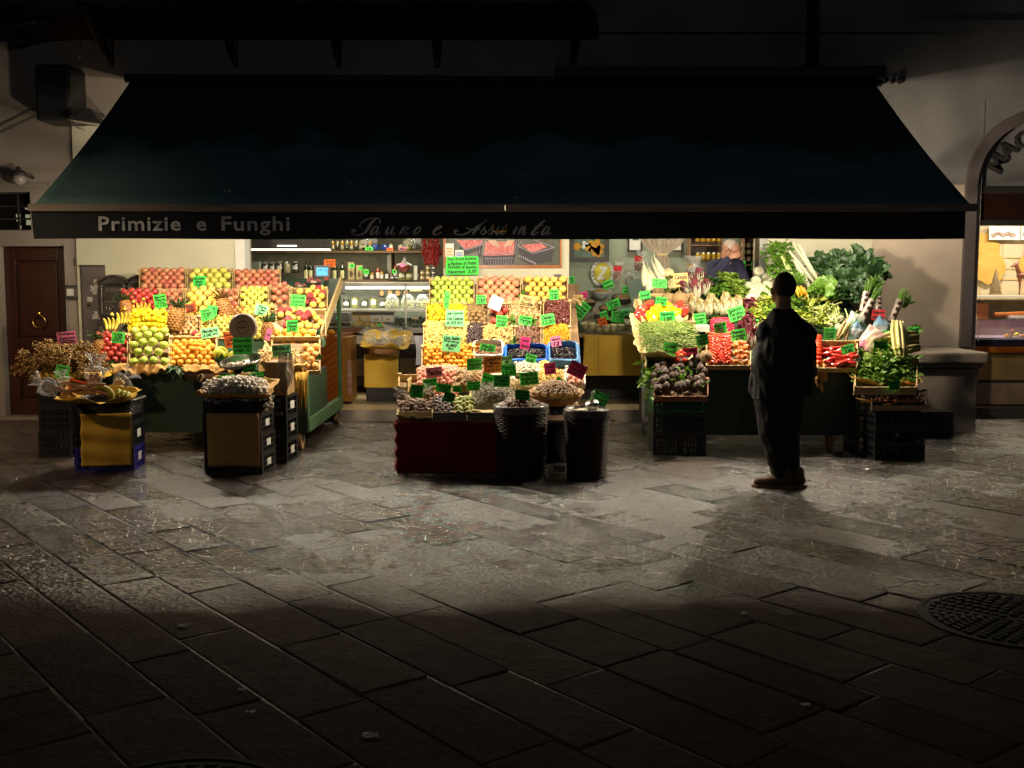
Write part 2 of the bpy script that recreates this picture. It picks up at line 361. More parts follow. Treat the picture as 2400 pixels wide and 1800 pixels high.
def hm(name, *cs, rough=.5, coat=0): return mat(name, cs[0], cs[-1], rough, scale=30, rand=cs, rmode='i', coat=coat)
m_date = hm('date', (.16,.035,.03), (.09,.02,.018), (.24,.07,.05), rough=.3, coat=.3)
m_prune = hm('prune', (.02,.012,.014), (.05,.03,.03), (.012,.008,.01), rough=.3, coat=.2)
m_apric = hm('dried apricot', (.76,.36,.03), (.8,.44,.06), (.66,.28,.02))
m_cashew = hm('dried fruit tan', (.62,.40,.14), (.72,.52,.22), (.5,.3,.1))
m_mush = hm('dried mushroom', (.62,.42,.2), (.42,.24,.09), (.72,.54,.3))
m_figd = hm('dried fig', (.26,.12,.07), (.36,.2,.12), (.18,.08,.045))
m_grapep = hm('pale grape', (.62,.46,.15), (.7,.54,.2), (.5,.4,.1), rough=.25)
m_walnut = hm('walnut', (.40,.24,.11), (.28,.15,.07), (.5,.32,.17))
m_almond = hm('almond', (.58,.38,.18), (.66,.48,.26), (.46,.28,.12))
m_seed = hm('pumpkin seed', (.42,.37,.29), (.3,.26,.2), (.54,.5,.4))
m_chest = hm('chestnut', (.20,.09,.045), (.3,.16,.09), (.14,.06,.03), rough=.4)
m_candw = hm('candied white cubes', (.78,.7,.52), (.7,.6,.4), (.84,.8,.66))
m_candy = hm('candied yellow peel', (.8,.56,.16), (.82,.68,.3), (.74,.44,.1))
m_garlic = mat('garlic skin', (.85,.78,.64), (.74,.6,.48), .55, scale=12, stretch=(3,3,.6), rand=((.88,.82,.7),(.78,.66,.54)))
m_herb = hm('dried oregano', (.26,.15,.04), (.36,.22,.07), (.16,.09,.025))
m_chili = hm('dried chilli', (.28,.012,.015), (.42,.04,.03), (.16,.008,.01), rough=.25, coat=.4)
m_shal = hm('small shallot', (.52,.2,.12), (.6,.32,.2), (.4,.13,.08))
m_spice = hm('ground spice', (.28,.17,.07), (.2,.12,.05), rough=.9)
CARD = {}
for k, c in dict(g=(.10,.74,.10), G=(.05,.58,.08), l=(.26,.78,.34), o=(.95,.18,.04), p=(.9,.06,.28), k=(.88,.24,.44), y=(.76,.50,.20), w=(.72,.64,.66), r=(.5,.03,.04), R=(.38,.05,.02)).items():
 CARD[k] = mat('card '+{'g':'green','G':'deep green','l':'pale green','o':'orange','p':'magenta','k':'pink','y':'cream','w':'pinkish white','r':'red','R':'brick red'}[k], c, tuple(x*.9 for x in c), .75, scale=6)  # deep and pale tones put backlight and lamp light into one card green
m_skin = mat('skin', (.50,.25,.16), (.44,.2,.13), .5, scale=20, sss=.1)
m_hairw = mat('short white hair', (.62,.52,.45), (.5,.4,.33), .7, scale=60, bump=.4, bscale=150)
m_hairg = mat('cropped grey hair', (.055,.04,.035), (.03,.022,.02), .8, scale=60, bump=.5, bscale=150)
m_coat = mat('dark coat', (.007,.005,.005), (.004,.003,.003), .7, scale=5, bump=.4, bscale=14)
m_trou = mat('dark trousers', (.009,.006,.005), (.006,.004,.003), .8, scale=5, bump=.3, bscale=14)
m_shoe = mat('brown suede shoe', (.17,.085,.035), (.12,.06,.025), .8, scale=8)
m_sole = mat('tan rubber sole', (.28,.17,.08), None, .7)
m_navy = mat('navy sweater', (.035,.032,.075), (.024,.022,.052), .85, scale=9, bump=.4, bscale=60)
YW = 12.6
def fx(u, v=700, Y=YW): return PY(u, v, Y).x
def fz(v, Y=YW): return PY(1200, v, Y).z
g = MB().add(([(-120,-60,-.006),(120,-60,-.006),(120,140,-.006),(-120,140,-.006)], [(0,1,2,3)]))
tag(g.build('ground', m_joint), kind='structure')
def paving():
 d1 = Vector((-.625, .78, 0)).normalized(); d2 = Vector((d1.y, -d1.x, 0))
 V = []; Fc = []; val = []
 s = -13.0
 while s < 15:
  w = U(.27, .37); t = U(-22, -21)
  while t < 22:
   ln = U(.5, 1.15)
   c = d2*(s+w/2) + d1*(t+ln/2) + Vector((0, 7, 0))
   if -9.5 < c.x < 9.5 and .6 < c.y < 13.2:
    h = U(-.002, .002); tx, ty = U(-.004, .004), U(-.004, .004); a = .004
    sh = U(0, 1); b = len(V)
    for (i0, z0) in ((.006, -.02), (.006, -.004), (.006+a*1.6, 0)):
     for (p, q) in ((0,0),(1,0),(1,1),(0,1)):
      P_ = d2*(s + (i0 if p == 0 else w-i0)) + d1*(t + (i0 if q == 0 else ln-i0)) + Vector((0, 7, 0))
      P_ += (d2*U(-.005,.005)+d1*U(-.007,.007)) if z0 == 0 else Vector()
      V.append((P_.x, P_.y, z0+h+(tx*(p-.5)+ty*(q-.5))*(z0 > -.02)))
    for r in range(2):
     for k in range(4):
      Fc.append((b+r*4+k, b+r*4+(k+1) % 4, b+(r+1)*4+(k+1) % 4, b+(r+1)*4+k))
    Fc.append((b+8, b+9, b+10, b+11)); val += [sh]*9
   t += ln
  s += w
 me = bpy.data.meshes.new('paving'); me.from_pydata(V, [], Fc); me.materials.append(m_slab)
 at = me.attributes.new('slab', 'FLOAT', 'FACE'); at.data.foreach_set('value', val); me.update()
 o = bpy.data.objects.new('pavement', me); COL.objects.link(o); tag(o, kind='structure')
paving()
def manhole(u, v, r, lab):
 c = PG(u, v, .006); root = empty('manhole_cover', c); tag(root, lab, 'manhole cover')
 mb = MB().add(lathe([(r*1.03, -.012), (r*1.03, .001), (r*.97, .001), (r*.97, -.003), (0, -.003)], 48)); mb.build('disc', m_mh, root)
 mb = MB(); t = MB().box(-.5,-.5,0,.5,.5,1)
 k = 0; rr = r*.12
 while rr < r*.93:
  n = int(2*PI*rr/.062)
  for i in range(n):
   a = 2*PI*(i+(k % 2)*.5)/n
   mb.add((t.v, t.f), TRS((rr*math.cos(a), rr*math.sin(a), -.003), (0,0,a), (.022,.036,.008)))
  rr += .04; k += 1
 mb.build('stud_pattern', m_mh, root)
manhole(2378, 1448, .43, 'large studded round iron cover in the paving at the right edge')
manhole(400, 1905, .38, 'faint patterned iron cover in the dark paving at the lower left')
chips = [(568,1620,.02),(588,1672,.022),(870,1728,.035),(1888,1655,.025),(1838,1440,.05),(2095,1423,.07),(2240,1355,.04),(1744,1440,.018),(430,1470,.03)]
wh = ['small white paper scrap on the dark stones, lower left', 'flat pale scrap just below the first small one', 'crumpled clear scrap in the dark foreground', 'tiny pale scrap on the dark stones at the right',
 'torn wet paper near the shadow edge on the right', 'wide crumpled wet scrap beside the round iron cover', 'torn bright scrap above the round iron cover', 'small wet scrap between two slabs at the shadow edge', 'dull flat scrap on the dark stones, far lower left']
for (u, v, s), lb in zip(chips, wh):
 mb = MB(); mb.grid(lambda a, b: Vector(((a-.5)*s*1.6+U(-.2,.2)*s, (b-.5)*s+U(-.2,.2)*s, .006+U(0,.25)*s)), 3, 3)
 o = mb.build('paper_scrap', m_whitep if s < .04 else m_plast, loc=PG(u, v, .0)); tag(o, lb, 'litter', 'litter on the paving')
B = empty('shop_building', (0, YW, 0)); tag(B, 'plastered building with the open greengrocer shopfront under the awning', 'building')
B.location = (0,0,0)
xL0, xL1 = fx(578), fx(1040); xR0, xR1 = fx(1333), fx(1776)
zf = .13
ops = [(-6.6, fz(540, YW), fx(72, 500), fz(450)), (fx(4, 760), 0.0, fx(158, 760), fz(577)), (xL0, 0, xL1, 2.75), (xR0, 0, xR1, 2.75), (fx(2290), -.01, 7.1, 3.72), (7.6, 0, 8.8, 2.4)]
def wall_open(x0, z0, x1, z1, Y, th, ops):
 xs = sorted({x0, x1, *[o[0] for o in ops], *[o[2] for o in ops]}); zs = sorted({z0, z1, *[o[1] for o in ops], *[o[3] for o in ops]})
 xs = [x for x in xs if x0 <= x <= x1]; zs = [z for z in zs if z0 <= z <= z1]
 sol = lambda i, j: not (i < 0 or j < 0 or i >= len(xs)-1 or j >= len(zs)-1) and not any(o[0]-1e-6 <= xs[i] and xs[i+1] <= o[2]+1e-6 and o[1]-1e-6 <= zs[j] and zs[j+1] <= o[3]+1e-6 for o in ops)
 mb = MB()
 for i in range(len(xs)-1):
  for j in range(len(zs)-1):
   if not sol(i, j): continue
   a, b, c, d = xs[i], xs[i+1], zs[j], zs[j+1]; y, w = Y, Y+th
   mb.quad((a,y,c),(b,y,c),(b,y,d),(a,y,d)); mb.quad((b,w,c),(a,w,c),(a,w,d),(b,w,d))
   if not sol(i-1, j): mb.quad((a,w,c),(a,y,c),(a,y,d),(a,w,d))
   if not sol(i+1, j): mb.quad((b,y,c),(b,w,c),(b,w,d),(b,y,d))
   if not sol(i, j-1): mb.quad((a,y,c),(a,w,c),(b,w,c),(b,y,c))
   if not sol(i, j+1): mb.quad((a,y,d),(b,y,d),(b,w,d),(a,w,d))
 return mb
xs1 = fx(1300, 100)
wall_open(-9.5, 0, xs1, 7.5, YW, .28, ops).build('facade_wall', m_wall, B)
wall_open(xs1, 2.75, 9.5, 7.5, YW-.004, .28, ops).build('upper_wall', m_greywall, B)
wall_open(xs1, 0, 9.5, 2.75, YW+.002, .28, ops).build('facade_wall', m_brownwall, B)
ac = Vector((fx(2440, 437), 0, fz(437))); ar = .86
mb = MB(); n = 20; x0, x1, zt = fx(2290), 7.1, 3.72
for i in range(n):
 a0, a1 = PI - PI*i/n, PI - PI*(i+1)/n
 p0 = (ac.x+ar*math.cos(a0), ac.z+ar*math.sin(a0)); p1 = (ac.x+ar*math.cos(a1), ac.z+ar*math.sin(a1))
 y = YW+.004
 mb.quad((p0[0],y,p0[1]),(p1[0],y,p1[1]),(p1[0],y,zt+.05),(p0[0],y,zt+.05)); mb.quad((p0[0],y,p0[1]),(p0[0],y+.2,p0[1]),(p1[0],y+.2,p1[1]),(p1[0],y,p1[1]))
mb.build('arch_spandrel', m_greywall, B)
mb = MB(); n = 28
for i in range(n):
 a0, a1 = PI - PI*i/n, PI - PI*(i+1)/n
 for (ra, rb, y0, y1) in ((ar+.03, ar-.10, YW-.05, YW+.1),):
  q = lambda r, a, y: (ac.x+r*math.cos(a), y, ac.z+r*math.sin(a))
  mb.quad(q(rb,a0,y0), q(rb,a1,y0), q(ra,a1,y0), q(ra,a0,y0)); mb.quad(q(rb,a0,y1), q(rb,a1,y1), q(rb,a1,y0), q(rb,a0,y0)); mb.quad(q(ra,a0,y0), q(ra,a1,y0), q(ra,a1,y1), q(ra,a0,y1))
mb.box(ac.x-ar-.03, YW-.05, .86, ac.x-ar+.10, YW+.1, ac.z)
mb.box(ac.x+ar-.10, YW-.05, 0, ac.x+ar+.03, YW+.1, ac.z)
mb.build('arch_frame', m_greymet, B)
mb = MB(); mb.grid(lambda a, b: Vector((ac.x+(ar-.09)*b*math.cos(PI*(1-a)), YW+.06, ac.z+(ar-.09)*b*math.sin(PI*(1-a)))), 24, 3)
lun = mb.build('lunette', m_greywall, B)
mb = MB()
for ch, ang in (('M', 152), ('A', 132.5), ('C', 113)):
 t = text_tpl(ch, .03); a = math.radians(ang)
 mb.add(t, Matrix.Translation((ac.x+.57*math.cos(a), YW+.035, ac.z+.57*math.sin(a))) @ Matrix.Rotation(-(a-PI/2), 4, 'Y') @ Matrix.Rotation(PI/2, 4, 'X') @ Matrix.Scale(.27, 4))
mb.build('sign_letters', m_iron, lun, solid=.02)
mb = MB().box(ac.x-ar+.1, YW+.03, fz(453), ac.x+ar-.1, YW+.12, ac.z+.005); mb.box(ac.x-ar+.1, YW+.03, fz(528), ac.x+ar-.1, YW+.12, fz(515)); mb.build('transom_beam', m_darkin, B)
MB().box(ac.x-ar+.1, YW+.05, fz(515), ac.x+ar-.1, YW+.07, fz(453)).build('transom_glass', mat('dark reflective glass', (.03,.012,.008), None, .05, spec=.9), B)
MB().box(ac.x-ar+.1, YW+.02, fz(463), ac.x+ar-.1, YW+.028, fz(461)).build('transom_trim', m_steel, B)
mb = MB().box(fx(186), YW-.035, 0, xL0, YW-.001, 3.42); mb.build('cream_panel', m_cream, B)
MB().box(xL0-.11, YW-.05, .13, xL0+.002, YW+.2, 2.76).build('corner_trim', m_whitep, B)
MB().box(xL1, YW-.03, zf, xR0, YW-.002, 2.76).build('pillar_cladding', m_cream, B)
MB().box(xR1-.002, YW-.04, zf, fx(1792), YW+.2, 2.76).build('corner_trim', m_steel, B)
MB().box(fx(1792), YW-.012, 0, fx(2040), YW-.003, 2.9).build('cream_panel', m_cream, B)
MB().box(xL0-.3, YW-.22, 0, xR1+.2, YW-.002, zf).build('door_step', m_benchst, B)
mb = MB().quad((-3.9,YW-.22,zf+.004),(3.6,YW-.22,zf+.004),(3.6,16.6,zf+.004),(-3.9,16.6,zf+.004)); fl = mb.build('shop_floor', m_floorin, B)
mb = MB()
for i in range(10):
 for j in range(7):
  if (i+j) % 2: mb.quad(*[(p[0], p[1], zf+.007) for p in ((-3.6+i*.75, 12.5+j*.5),(-3.6+i*.75+.74,12.5+j*.5),(-3.6+i*.75+.74,12.5+j*.5+.49),(-3.6+i*.75,12.5+j*.5+.49))])
mb.build('tile_pattern', mat('darker tile', (.33,.24,.13), None, .3), fl)
mb = MB().quad((-3.9,16.4,zf),(xL1+.7,16.4,zf),(xL1+.7,16.4,3.0),(-3.9,16.4,3.0)); mb.quad((-3.9,YW+.27,zf),(-3.9,16.4,zf),(-3.9,16.4,3),(-3.9,YW+.27,3))
mb.build('back_wall', mat('olive back wall', (.20,.19,.13), None, .8), B)
mb = MB().quad((xR0-.7,14.1,zf),(3.6,14.1,zf),(3.6,14.1,3.0),(xR0-.7,14.1,3.0)); mb.quad((3.6,14.1,zf),(3.6,YW+.27,zf),(3.6,YW+.27,3),(3.6,14.1,3)); mb.quad((xR0-.7,YW+.27,zf),(xR0-.7,14.1,zf),(xR0-.7,14.1,3),(xR0-.7,YW+.27,3)); mb.quad((xL1+.7,16.4,zf),(xL1+.7,YW+.27,zf),(xL1+.7,YW+.27,3),(xL1+.7,16.4,3))
mb.build('side_room_wall', m_inner, B)
MB().quad((-3.9,YW+.27,3.0),(-3.9,16.5,3.0),(3.6,16.5,3.0),(3.6,YW+.27,3.0)).build('inner_ceiling', mat('dim ceiling', (.18,.16,.12), None, .9), B)
MB().box(xs1+.05, YW-.06, fz(78), 9.5, YW-.005, fz(50)).build('string_course', m_greywall, B)
bm_ = MB().box(fx(1300,180), YW-.30, fz(193), fx(2055,180), YW-.005, fz(166)); bm_.build('awning_beam', m_darkin, B)
ev = MB().box(-9.5, YW-1.0, 4.64, fx(1375,30), YW-.005, 4.86); ev.box(-9.5, YW-1.03, 4.57, fx(1380,30), YW-1.0, 4.74); ev.build('balcony_slab', m_iron, B)
for u in (262, 553, 795, 1024, 1340):
 X = fx(u, 150); mb = MB(); mb.box(X-.03, YW-.08, 4.1, X+.03, YW-.005, 4.638); mb.box(X-.025, YW-.9, 4.56, X+.025, YW-.08, 4.638)
 mb.tube([(X, YW-.05, 4.12), (X, YW-.25, 4.2), (X, YW-.55, 4.4), (X, YW-.85, 4.6)], .03, 6)
 mb.build('balcony_bracket', m_iron, B)
D = MB(); dx0, dx1, dz1 = fx(4,760), fx(158,760), fz(577)
D.box(dx0, YW+.16, .03, dx1, YW+.21, dz1)
sw = .13
D.box(dx0, YW+.12, .03, dx0+sw, YW+.16, dz1); D.box(dx1-sw, YW+.12, .03, dx1, YW+.16, dz1)
for z0, z1 in ((.03,.22),(fz(835),fz(835)+.2),(dz1-.17,dz1)): D.box(dx0+sw, YW+.12, z0, dx1-sw, YW+.16, z1)
for z0, z1 in ((.22,fz(835)),(fz(835)+.2,dz1-.17)):
 a0, a1, c0, c1 = dx0+sw+.03, dx1-sw-.03, z0+.03, z1-.03
 D.box(a0, YW+.135, c0, a1, YW+.16, c1)
dr = D.build('door', m_door, B, bevel=.008)
kx, kz = fx(82,720), fz(735)
mb = MB().tube([(kx+.075*math.sin(2*PI*i/20), YW+.09, kz-.075+.075*math.cos(2*PI*i/20)-.02) for i in range(21)], .011, 8, cap=False)
mb.add(sph(.035), TRS((kx, YW+.10, kz+.0))); mb.build('knocker', m_brass, dr, smooth=True)
MB().box(dx0-.05, YW-.12, 0, fx(185), YW+.12, .035).build('door_sill', m_benchst, B)
fr = MB().box(dx1, YW-.02, .035, dx1+.02, YW+.1, dz1+.02); fr.build('door_jamb', m_wall, B)
w = MB().box(-6.6, YW+.14, fz(540), fx(72,500), YW+.15, fz(450)); wn = w.build('window', mat('dark pane', (.012,.010,.009), None, .1), B)
mb = MB()
for u in (32, 64, 96): mb.box(fx(u,500)-.012, YW+.12, fz(540), fx(u,500)+.012, YW+.139, fz(450))
for v in (452, 482, 512, 538): mb.box(-6.6, YW+.118, fz(v)-.008, fx(72,500), YW+.1195, fz(v)+.008)
mb.build('frame', m_iron, wn)
for (u, v, a, b) in ((30,504,.05,.035),(30,515,.045,.02),(33,531,.03,.04),(52,487,.05,.02),(52,505,.05,.04),(54,520,.055,.06),(65,504,.06,.05),(66,517,.06,.03)):
 MB().cbox((fx(u,500), YW+.136, fz(v)), (a, .003, b)).build('pane_reflection', mat('glowing pane reflections', (.5,.5,.3), None, .5, emit=(.8,.8,.5), estr=.28), wn)  # glowing bits paint reflected light onto the dark window
MB().box(-7.5, YW-.025, fz(440), fx(120,440), YW-.003, fz(430)).build('string_course', m_wall, B)
mb = MB(); mb.add(text_tpl('10', .02), Matrix.Translation((fx(181,615), YW-.006, fz(615))) @ Matrix.Rotation(PI/2,4,'X') @ Matrix.Scale(.13,4))
tag(mb.build('house_number', m_iron), 'black painted house number beside the mahogany door', 'house number')
ic = empty('intercom', (fx(172,685), YW, fz(685))); tag(ic, 'small white intercom box right of the mahogany door', 'intercom')
MB().box(-.085,-.03,-.085,.07,0,.085).build('surround', m_iron, ic); MB().box(-.07,-.04,-.055,.068,-.031,.055).build('panel', m_greymet, ic)
MB().box(-.06,-.046,-.04,.02,-.0405,.04).build('face_plate', m_whitep, ic)
cb = empty('meter_cabinet', (fx(223,700), YW-.036, 0)); tag(cb, 'grey metal cabinet door with peeled white sticker patches', 'cabinet')
a0, a1 = fx(198,700)-fx(223,700), fx(252,700)-fx(223,700)
MB().box(a0, -.018, .35, a1, -.001, fz(626)).build('door', m_greymet, cb)
MB().box(a0-.02, -.012, .33, a0-.002, -.001, fz(624)).box(a0-.02, -.03, fz(625), a1, -.001, fz(621)).build('frame', m_iron, cb)
for (u, v, a, b) in ((229,662,.035,.07),(226,676,.08,.06),(227,686,.05,.035),(215,701,.06,.05),(228,742,.08,.05),(228,733,.04,.035),(213,806,.1,.02),(239,770,.04,.05)):
 MB().grid(lambda i, j: Vector((fx(u,700)-fx(223,700)+1.5*a*(i-.5)*(.7+.5*noise.noise((i*3,j*3,u))), -.0195, fz(v)+1.5*b*(j-.5)*(.7+.5*noise.noise((j*3,i*3,v))))), 4, 4).build('peeled_sticker', m_peel, cb)
MB().add(sph(.018), TRS((fx(213,714)-fx(223,700), -.03, fz(714)))).build('knob', m_iron, cb)
def mailbox(u, lab):
 c = (fx(u,690), YW-.036, fz(740)); t = empty('mailbox', c); tag(t, lab, 'mailbox', 'cast iron mailboxes on the wall')
 w, h = .145, .40
 b = MB().box(-w, -.11, 0, w, 0, h*.98); b.box(-w-.012, -.13, -.02, w+.012, 0, 0); b.build('body', m_iron, t, bevel=.01)
 mb = MB(); n = 14
 for i in range(n):
  f = lambda s: (s*2-1)*(w+.05); g_ = lambda s: h+.10*math.cos((s*2-1)*PI/2)*.9-.01
  s0, s1 = i/n, (i+1)/n
  mb.quad((f(s0),-.15,g_(s0)),(f(s1),-.15,g_(s1)),(f(s1),0,g_(s1)),(f(s0),0,g_(s0)))
  mb.quad((f(s0),-.15,g_(s0)-.02),(f(s1),-.15,g_(s1)-.02),(f(s1),-.15,g_(s1)),(f(s0),-.15,g_(s0)))
  mb.quad((f(s0)*.85,-.11,h*.95),(f(s1)*.85,-.11,h*.95),(f(s1)*.9,-.11,g_(s1)-.02),(f(s0)*.9,-.11,g_(s0)-.02))
 mb.build('curved_hood', m_iron, t)
 MB().box(-.10,-.118,h*.86,.10,-.1105,h*.95).build('letter_slot', m_black, t)
 mb = MB()
 for s in (-1, 1): mb.tube([(s*(w-.012), -.125, .02), (s*(w-.012), -.125, h*.9)], .012, 8); [mb.add(sph(.019), TRS((s*(w-.012), -.127, z))) for z in (.04, .2, h*.85)]
 for z in (.205, .19): mb.tube([(-.1+.2*i/10, -.118, z+.018*math.sin(i/10*PI*2)) for i in range(11)], .006, 6)
 mb.tube([(.09*math.cos(a), -.118, .10+.055*math.sin(a)) for a in [i*PI/8 for i in range(17)]], .006, 6, cap=False)
 mb.tube([(.05*math.cos(a), -.118, .10+.03*math.sin(a*2)) for a in [i*PI/8 for i in range(17)]], .007, 6, cap=False)
 for z in (.03, .17): mb.box(-.115, -.118, z-.004, .115, -.1105, z+.004)
 mb.add(text_tpl('POSTA', .02), Matrix.Translation((0,-.118,.3)) @ Matrix.Rotation(PI/2,4,'X') @ Matrix.Scale(.055,4))
 mb.build('scroll_relief', mat('raised iron relief', (.22,.19,.17), None, .4, .5), t)
mailbox(277, 'ornate cast iron mailbox next to the grey cabinet door')
mailbox(340, 'ornate cast iron mailbox half hidden by the apple crates')
bn = empty('stone_bench', (0,0,0)); tag(bn, 'grey stone wall bench right of the vegetable stall', 'bench')
bx0, bx1 = fx(2085,830,11.5), fx(2300,830,11.5)
MB().box(bx0, 11.5, -.02, bx1-.02, YW-.06, .70).build('base', m_benchst, bn, bevel=.02)
mb = MB().box(bx0, 11.36, .75, bx1+.03, YW-.014, .87); mb.build('seat', m_benchst, bn, bevel=.025)
MB().box(bx0, 11.42, .70, bx1, YW-.02, .75).build('moulding', m_benchst, bn, bevel=.02)
dp = MB().tube([(fx(1887,100), YW-.36, fz(166)), (fx(1887,100), YW-.36, 7.5)], .062, 12); tag(dp.build('drainpipe', m_iron, smooth=True), 'dark vertical drainpipe rising above the awning beam', 'pipe')
for i, (u, v, r) in enumerate(((2069,190,.05),(2090,192,.03),(2108,190,.045))):
 mb = MB().add(sph(r, sz=.8), TRS((fx(u,v), YW-.06, fz(v)))); mb.tube([(fx(u,v),YW-.06,fz(v)-.01),(fx(u,v),YW-.005,fz(v)-.01)], r*.6, 8)
 tag(mb.build('wall_fitting', m_iron, smooth=True), ('round dark fitting on the wall nearest the awning corner', 'smallest dark fitting, between the other two', 'round dark fitting farthest from the awning corner')[i], 'fitting', 'dark fittings on the wall')
def cab(pts, lab, r=.006):
 P3 = [PY(u, v, Y) for (u, v, Y) in pts]; o = MB().tube(P3, r, 5).build('cable', m_cable, smooth=True); tag(o, lab, 'cable', 'loose cables on the upper wall')
cab([(182,85,11.7),(180,100,11.9),(160,150,12.2),(140,195,12.4),(122,226,12.55),(95,245,12.57),(40,275,12.58),(-10,300,12.58)], 'thin cable hanging from the balcony and running off left')
cab([(183,88,11.7),(195,115,11.95),(212,142,12.2),(232,162,12.45),(248,167,12.56)], 'short thin cable looping down to the bracket foot')
cab([(105,262,12.58),(60,285,12.58),(-10,316,12.58)], 'lower thin cable sloping left across the wall', .005)
cab([(178,298,12.5),(200,306,12.57),(236,309,12.58)], 'short sagging cable beneath the floodlight', .005)
fl_ = empty('floodlight', PY(205,282,12.1)); tag(fl_, 'unlit rectangular floodlight beside the awning corner', 'floodlight')
mb = MB().add(([(-.19,-.12,0),(.19,-.12,-.05),(.19,.16,-.05),(-.19,.16,0),(-.10,-.04,.12),(.06,-.04,.12),(.06,.14,.10),(-.10,.14,.10)], [(4,5,6,7),(0,1,5,4),(1,2,6,5),(2,3,7,6),(3,0,4,7)]))
mb.build('housing', m_iron, fl_, bevel=.01); MB().add(([(-.17,-.11,-.006),(.17,-.11,-.053),(.17,.14,-.053),(-.17,.14,-.006)], [(0,1,2,3)])).build('glass', mat('frosted lamp glass', (.5,.45,.4), None, .3), fl_)
MB().tube([(0,.1,.08),(0,.48,.12)], .02, 8).build('arm', m_iron, fl_)
bx = MB().box(fx(100,230,12.3), 12.1, PY(100,282,12.1).z, fx(180,230,12.3), YW-.004, PY(100,150,12.1).z); tag(bx.build('junction_cabinet', m_blackpl, bevel=.03), 'large dark box high on the wall above the door', 'utility box')
mb = MB(); X = fx(60,150); mb.tube([(-6.9,YW-.1,4.25),(-6.3,YW-.35,4.35),(-5.6,YW-.5,4.42),(-5.25,YW-.5,4.5)], .035, 8)
mb.tube([(-6.9,YW-.2,4.44),(-5.1,YW-.5,4.5)], .03, 8)
for i in range(6): mb.tube([(-6.7+i*.12,YW-.3,4.38),(-6.62+i*.12,YW-.3,4.5),(-6.55+i*.12,YW-.3,4.4)], .014, 6)
mb.tube([(-5.75,YW-.4,4.35),(-5.7,YW-.42,4.5),(-5.6,YW-.45,4.62)], .02, 6)
tag(mb.build('wrought_iron_arm', m_iron), 'dark wrought iron ornament under the balcony, upper left', 'ironwork')
wl = empty('wall_lantern', (fx(44,408,12.45), 12.45, PY(44,408,12.45).z)); tag(wl, 'small unlit globe lamp on the wall above the window', 'wall lamp')
MB().add(lathe([(.001,.09),(.02,.085),(.03,.05),(.075,.03),(.095,-.01),(.09,-.02)], 16)).tube([(.04,.02,0),(.10,.1,-.01),(.10,.145,-.03)], .018, 8).build('cap', m_iron, wl, smooth=True)
MB().add(sph(.08, sz=.9), TRS((0,0,-.06))).build('globe', mat('unlit milk glass', (.4,.35,.3), None, .3), wl, smooth=True)
A = empty('awning', (0,0,0)); tag(A, 'large dark green canvas awning with a lettered valance over the stalls', 'awning')
a_t0, a_t1 = PY(304,194,YW-.08), PY(2055,203,YW-.08); YF = 10.0
a_b0, a_b1 = PY(80,481,YF), PY(2275,481,YF)
def can(s, t):
 p = a_t0.lerp(a_t1, s).lerp(a_b0.lerp(a_b1, s), t)
 sag = -.045*math.sin(PI*t)*(1+.25*math.sin(s*31)) - .012*math.sin(s*PI*22)*t*(1-t)*2
 return p + Vector((0, 0, sag))
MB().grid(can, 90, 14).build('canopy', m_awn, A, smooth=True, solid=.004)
xb0, xb1 = a_b0.x-.04, a_b1.x+.05; zb = PY(1200,478,YF).z; zb2 = PY(1200,496,YF).z
MB().box(xb0, YF-.05, zb2, fx(1184,487,YF)-.004, YF+.02, zb).box(fx(1184,487,YF)+.004, YF-.05, zb2, xb1, YF+.02, zb).build('front_rail', m_bar, A, bevel=.006)
MB().tube([a_t0+Vector((-.05,.0,.05)), a_t1+Vector((.05,0,.05))], .05, 10).build('roller', m_iron, A)
zv = PY(1200,560,YF).z; xv0, xv1 = PY(74,520,YF).x, PY(2262,520,YF).x
vy = lambda x, z: YF-.005 + .006*math.sin(x*7.3)*(zb2-z)/.3 + .005*math.sin(x*17)*(zb2-z)/.3
val = MB().grid(lambda s, t: Vector((xv0+(xv1-xv0)*s+(.02*t if s == 0 else 0), vy(xv0+(xv1-xv0)*s, zb2-(zb2-zv)*t), zb2+.01-(zb2+.01-zv-.008*math.sin(s*19)*(.5))*t)), 120, 4)
va = val.build('valance', m_val, A, smooth=True)
def put_text(mb, s, u0, u1, v, hgt=None, bold=.02, Y=YF-.02, space=1.0, base=None):
 t = text_tpl(s, bold, 'LEFT', 0, space); a, b, c, d = text_size(t)
 x0, x1 = PY(u0,v,Y).x, PY(u1,v,Y).x; sx = (x1-x0)/(b-a); sz = hgt/(d-c) if hgt else sx
 z0 = PY(1200, v, Y).z if base is None else base
 for p in t[0]: mb.v.append((x0+(p[0]-a)*sx, Y, z0+(p[1])*sz))
 k = len(mb.v)-len(t[0])
 mb.f += [tuple(k+i for i in f) for f in t[1]]; mb.m += [0]*len(t[1])
mb = MB(); sz1 = .155
for s, u0, u1 in (('Primizie', 231, 424), ('e', 460, 484), ('Funghi', 519, 679)):
 t = text_tpl(s, .018, 'LEFT', 0, 1.1); a, b, c, d = text_size(t); x0, x1 = PY(u0,527,YF-.02).x, PY(u1,527,YF-.02).x
 bl = PY(300, 541, YF-.02).z; k = len(mb.v); cap = .167
 t0 = [p for p in t[0]]
 ymin0 = text_size(text_tpl('P', .022, 'LEFT', 0, 1.12)); hs = .133/(ymin0[3]-ymin0[2])
 for p in t0: mb.v.append((x0+(p[0]-a)*(x1-x0)/(b-a), YF-.02, bl+(p[1]-ymin0[2])*hs))
 mb.f += [tuple(k+i for i in f) for f in t[1]]; mb.m += [0]*len(t[1])
mb.build('lettering', m_letter, va)
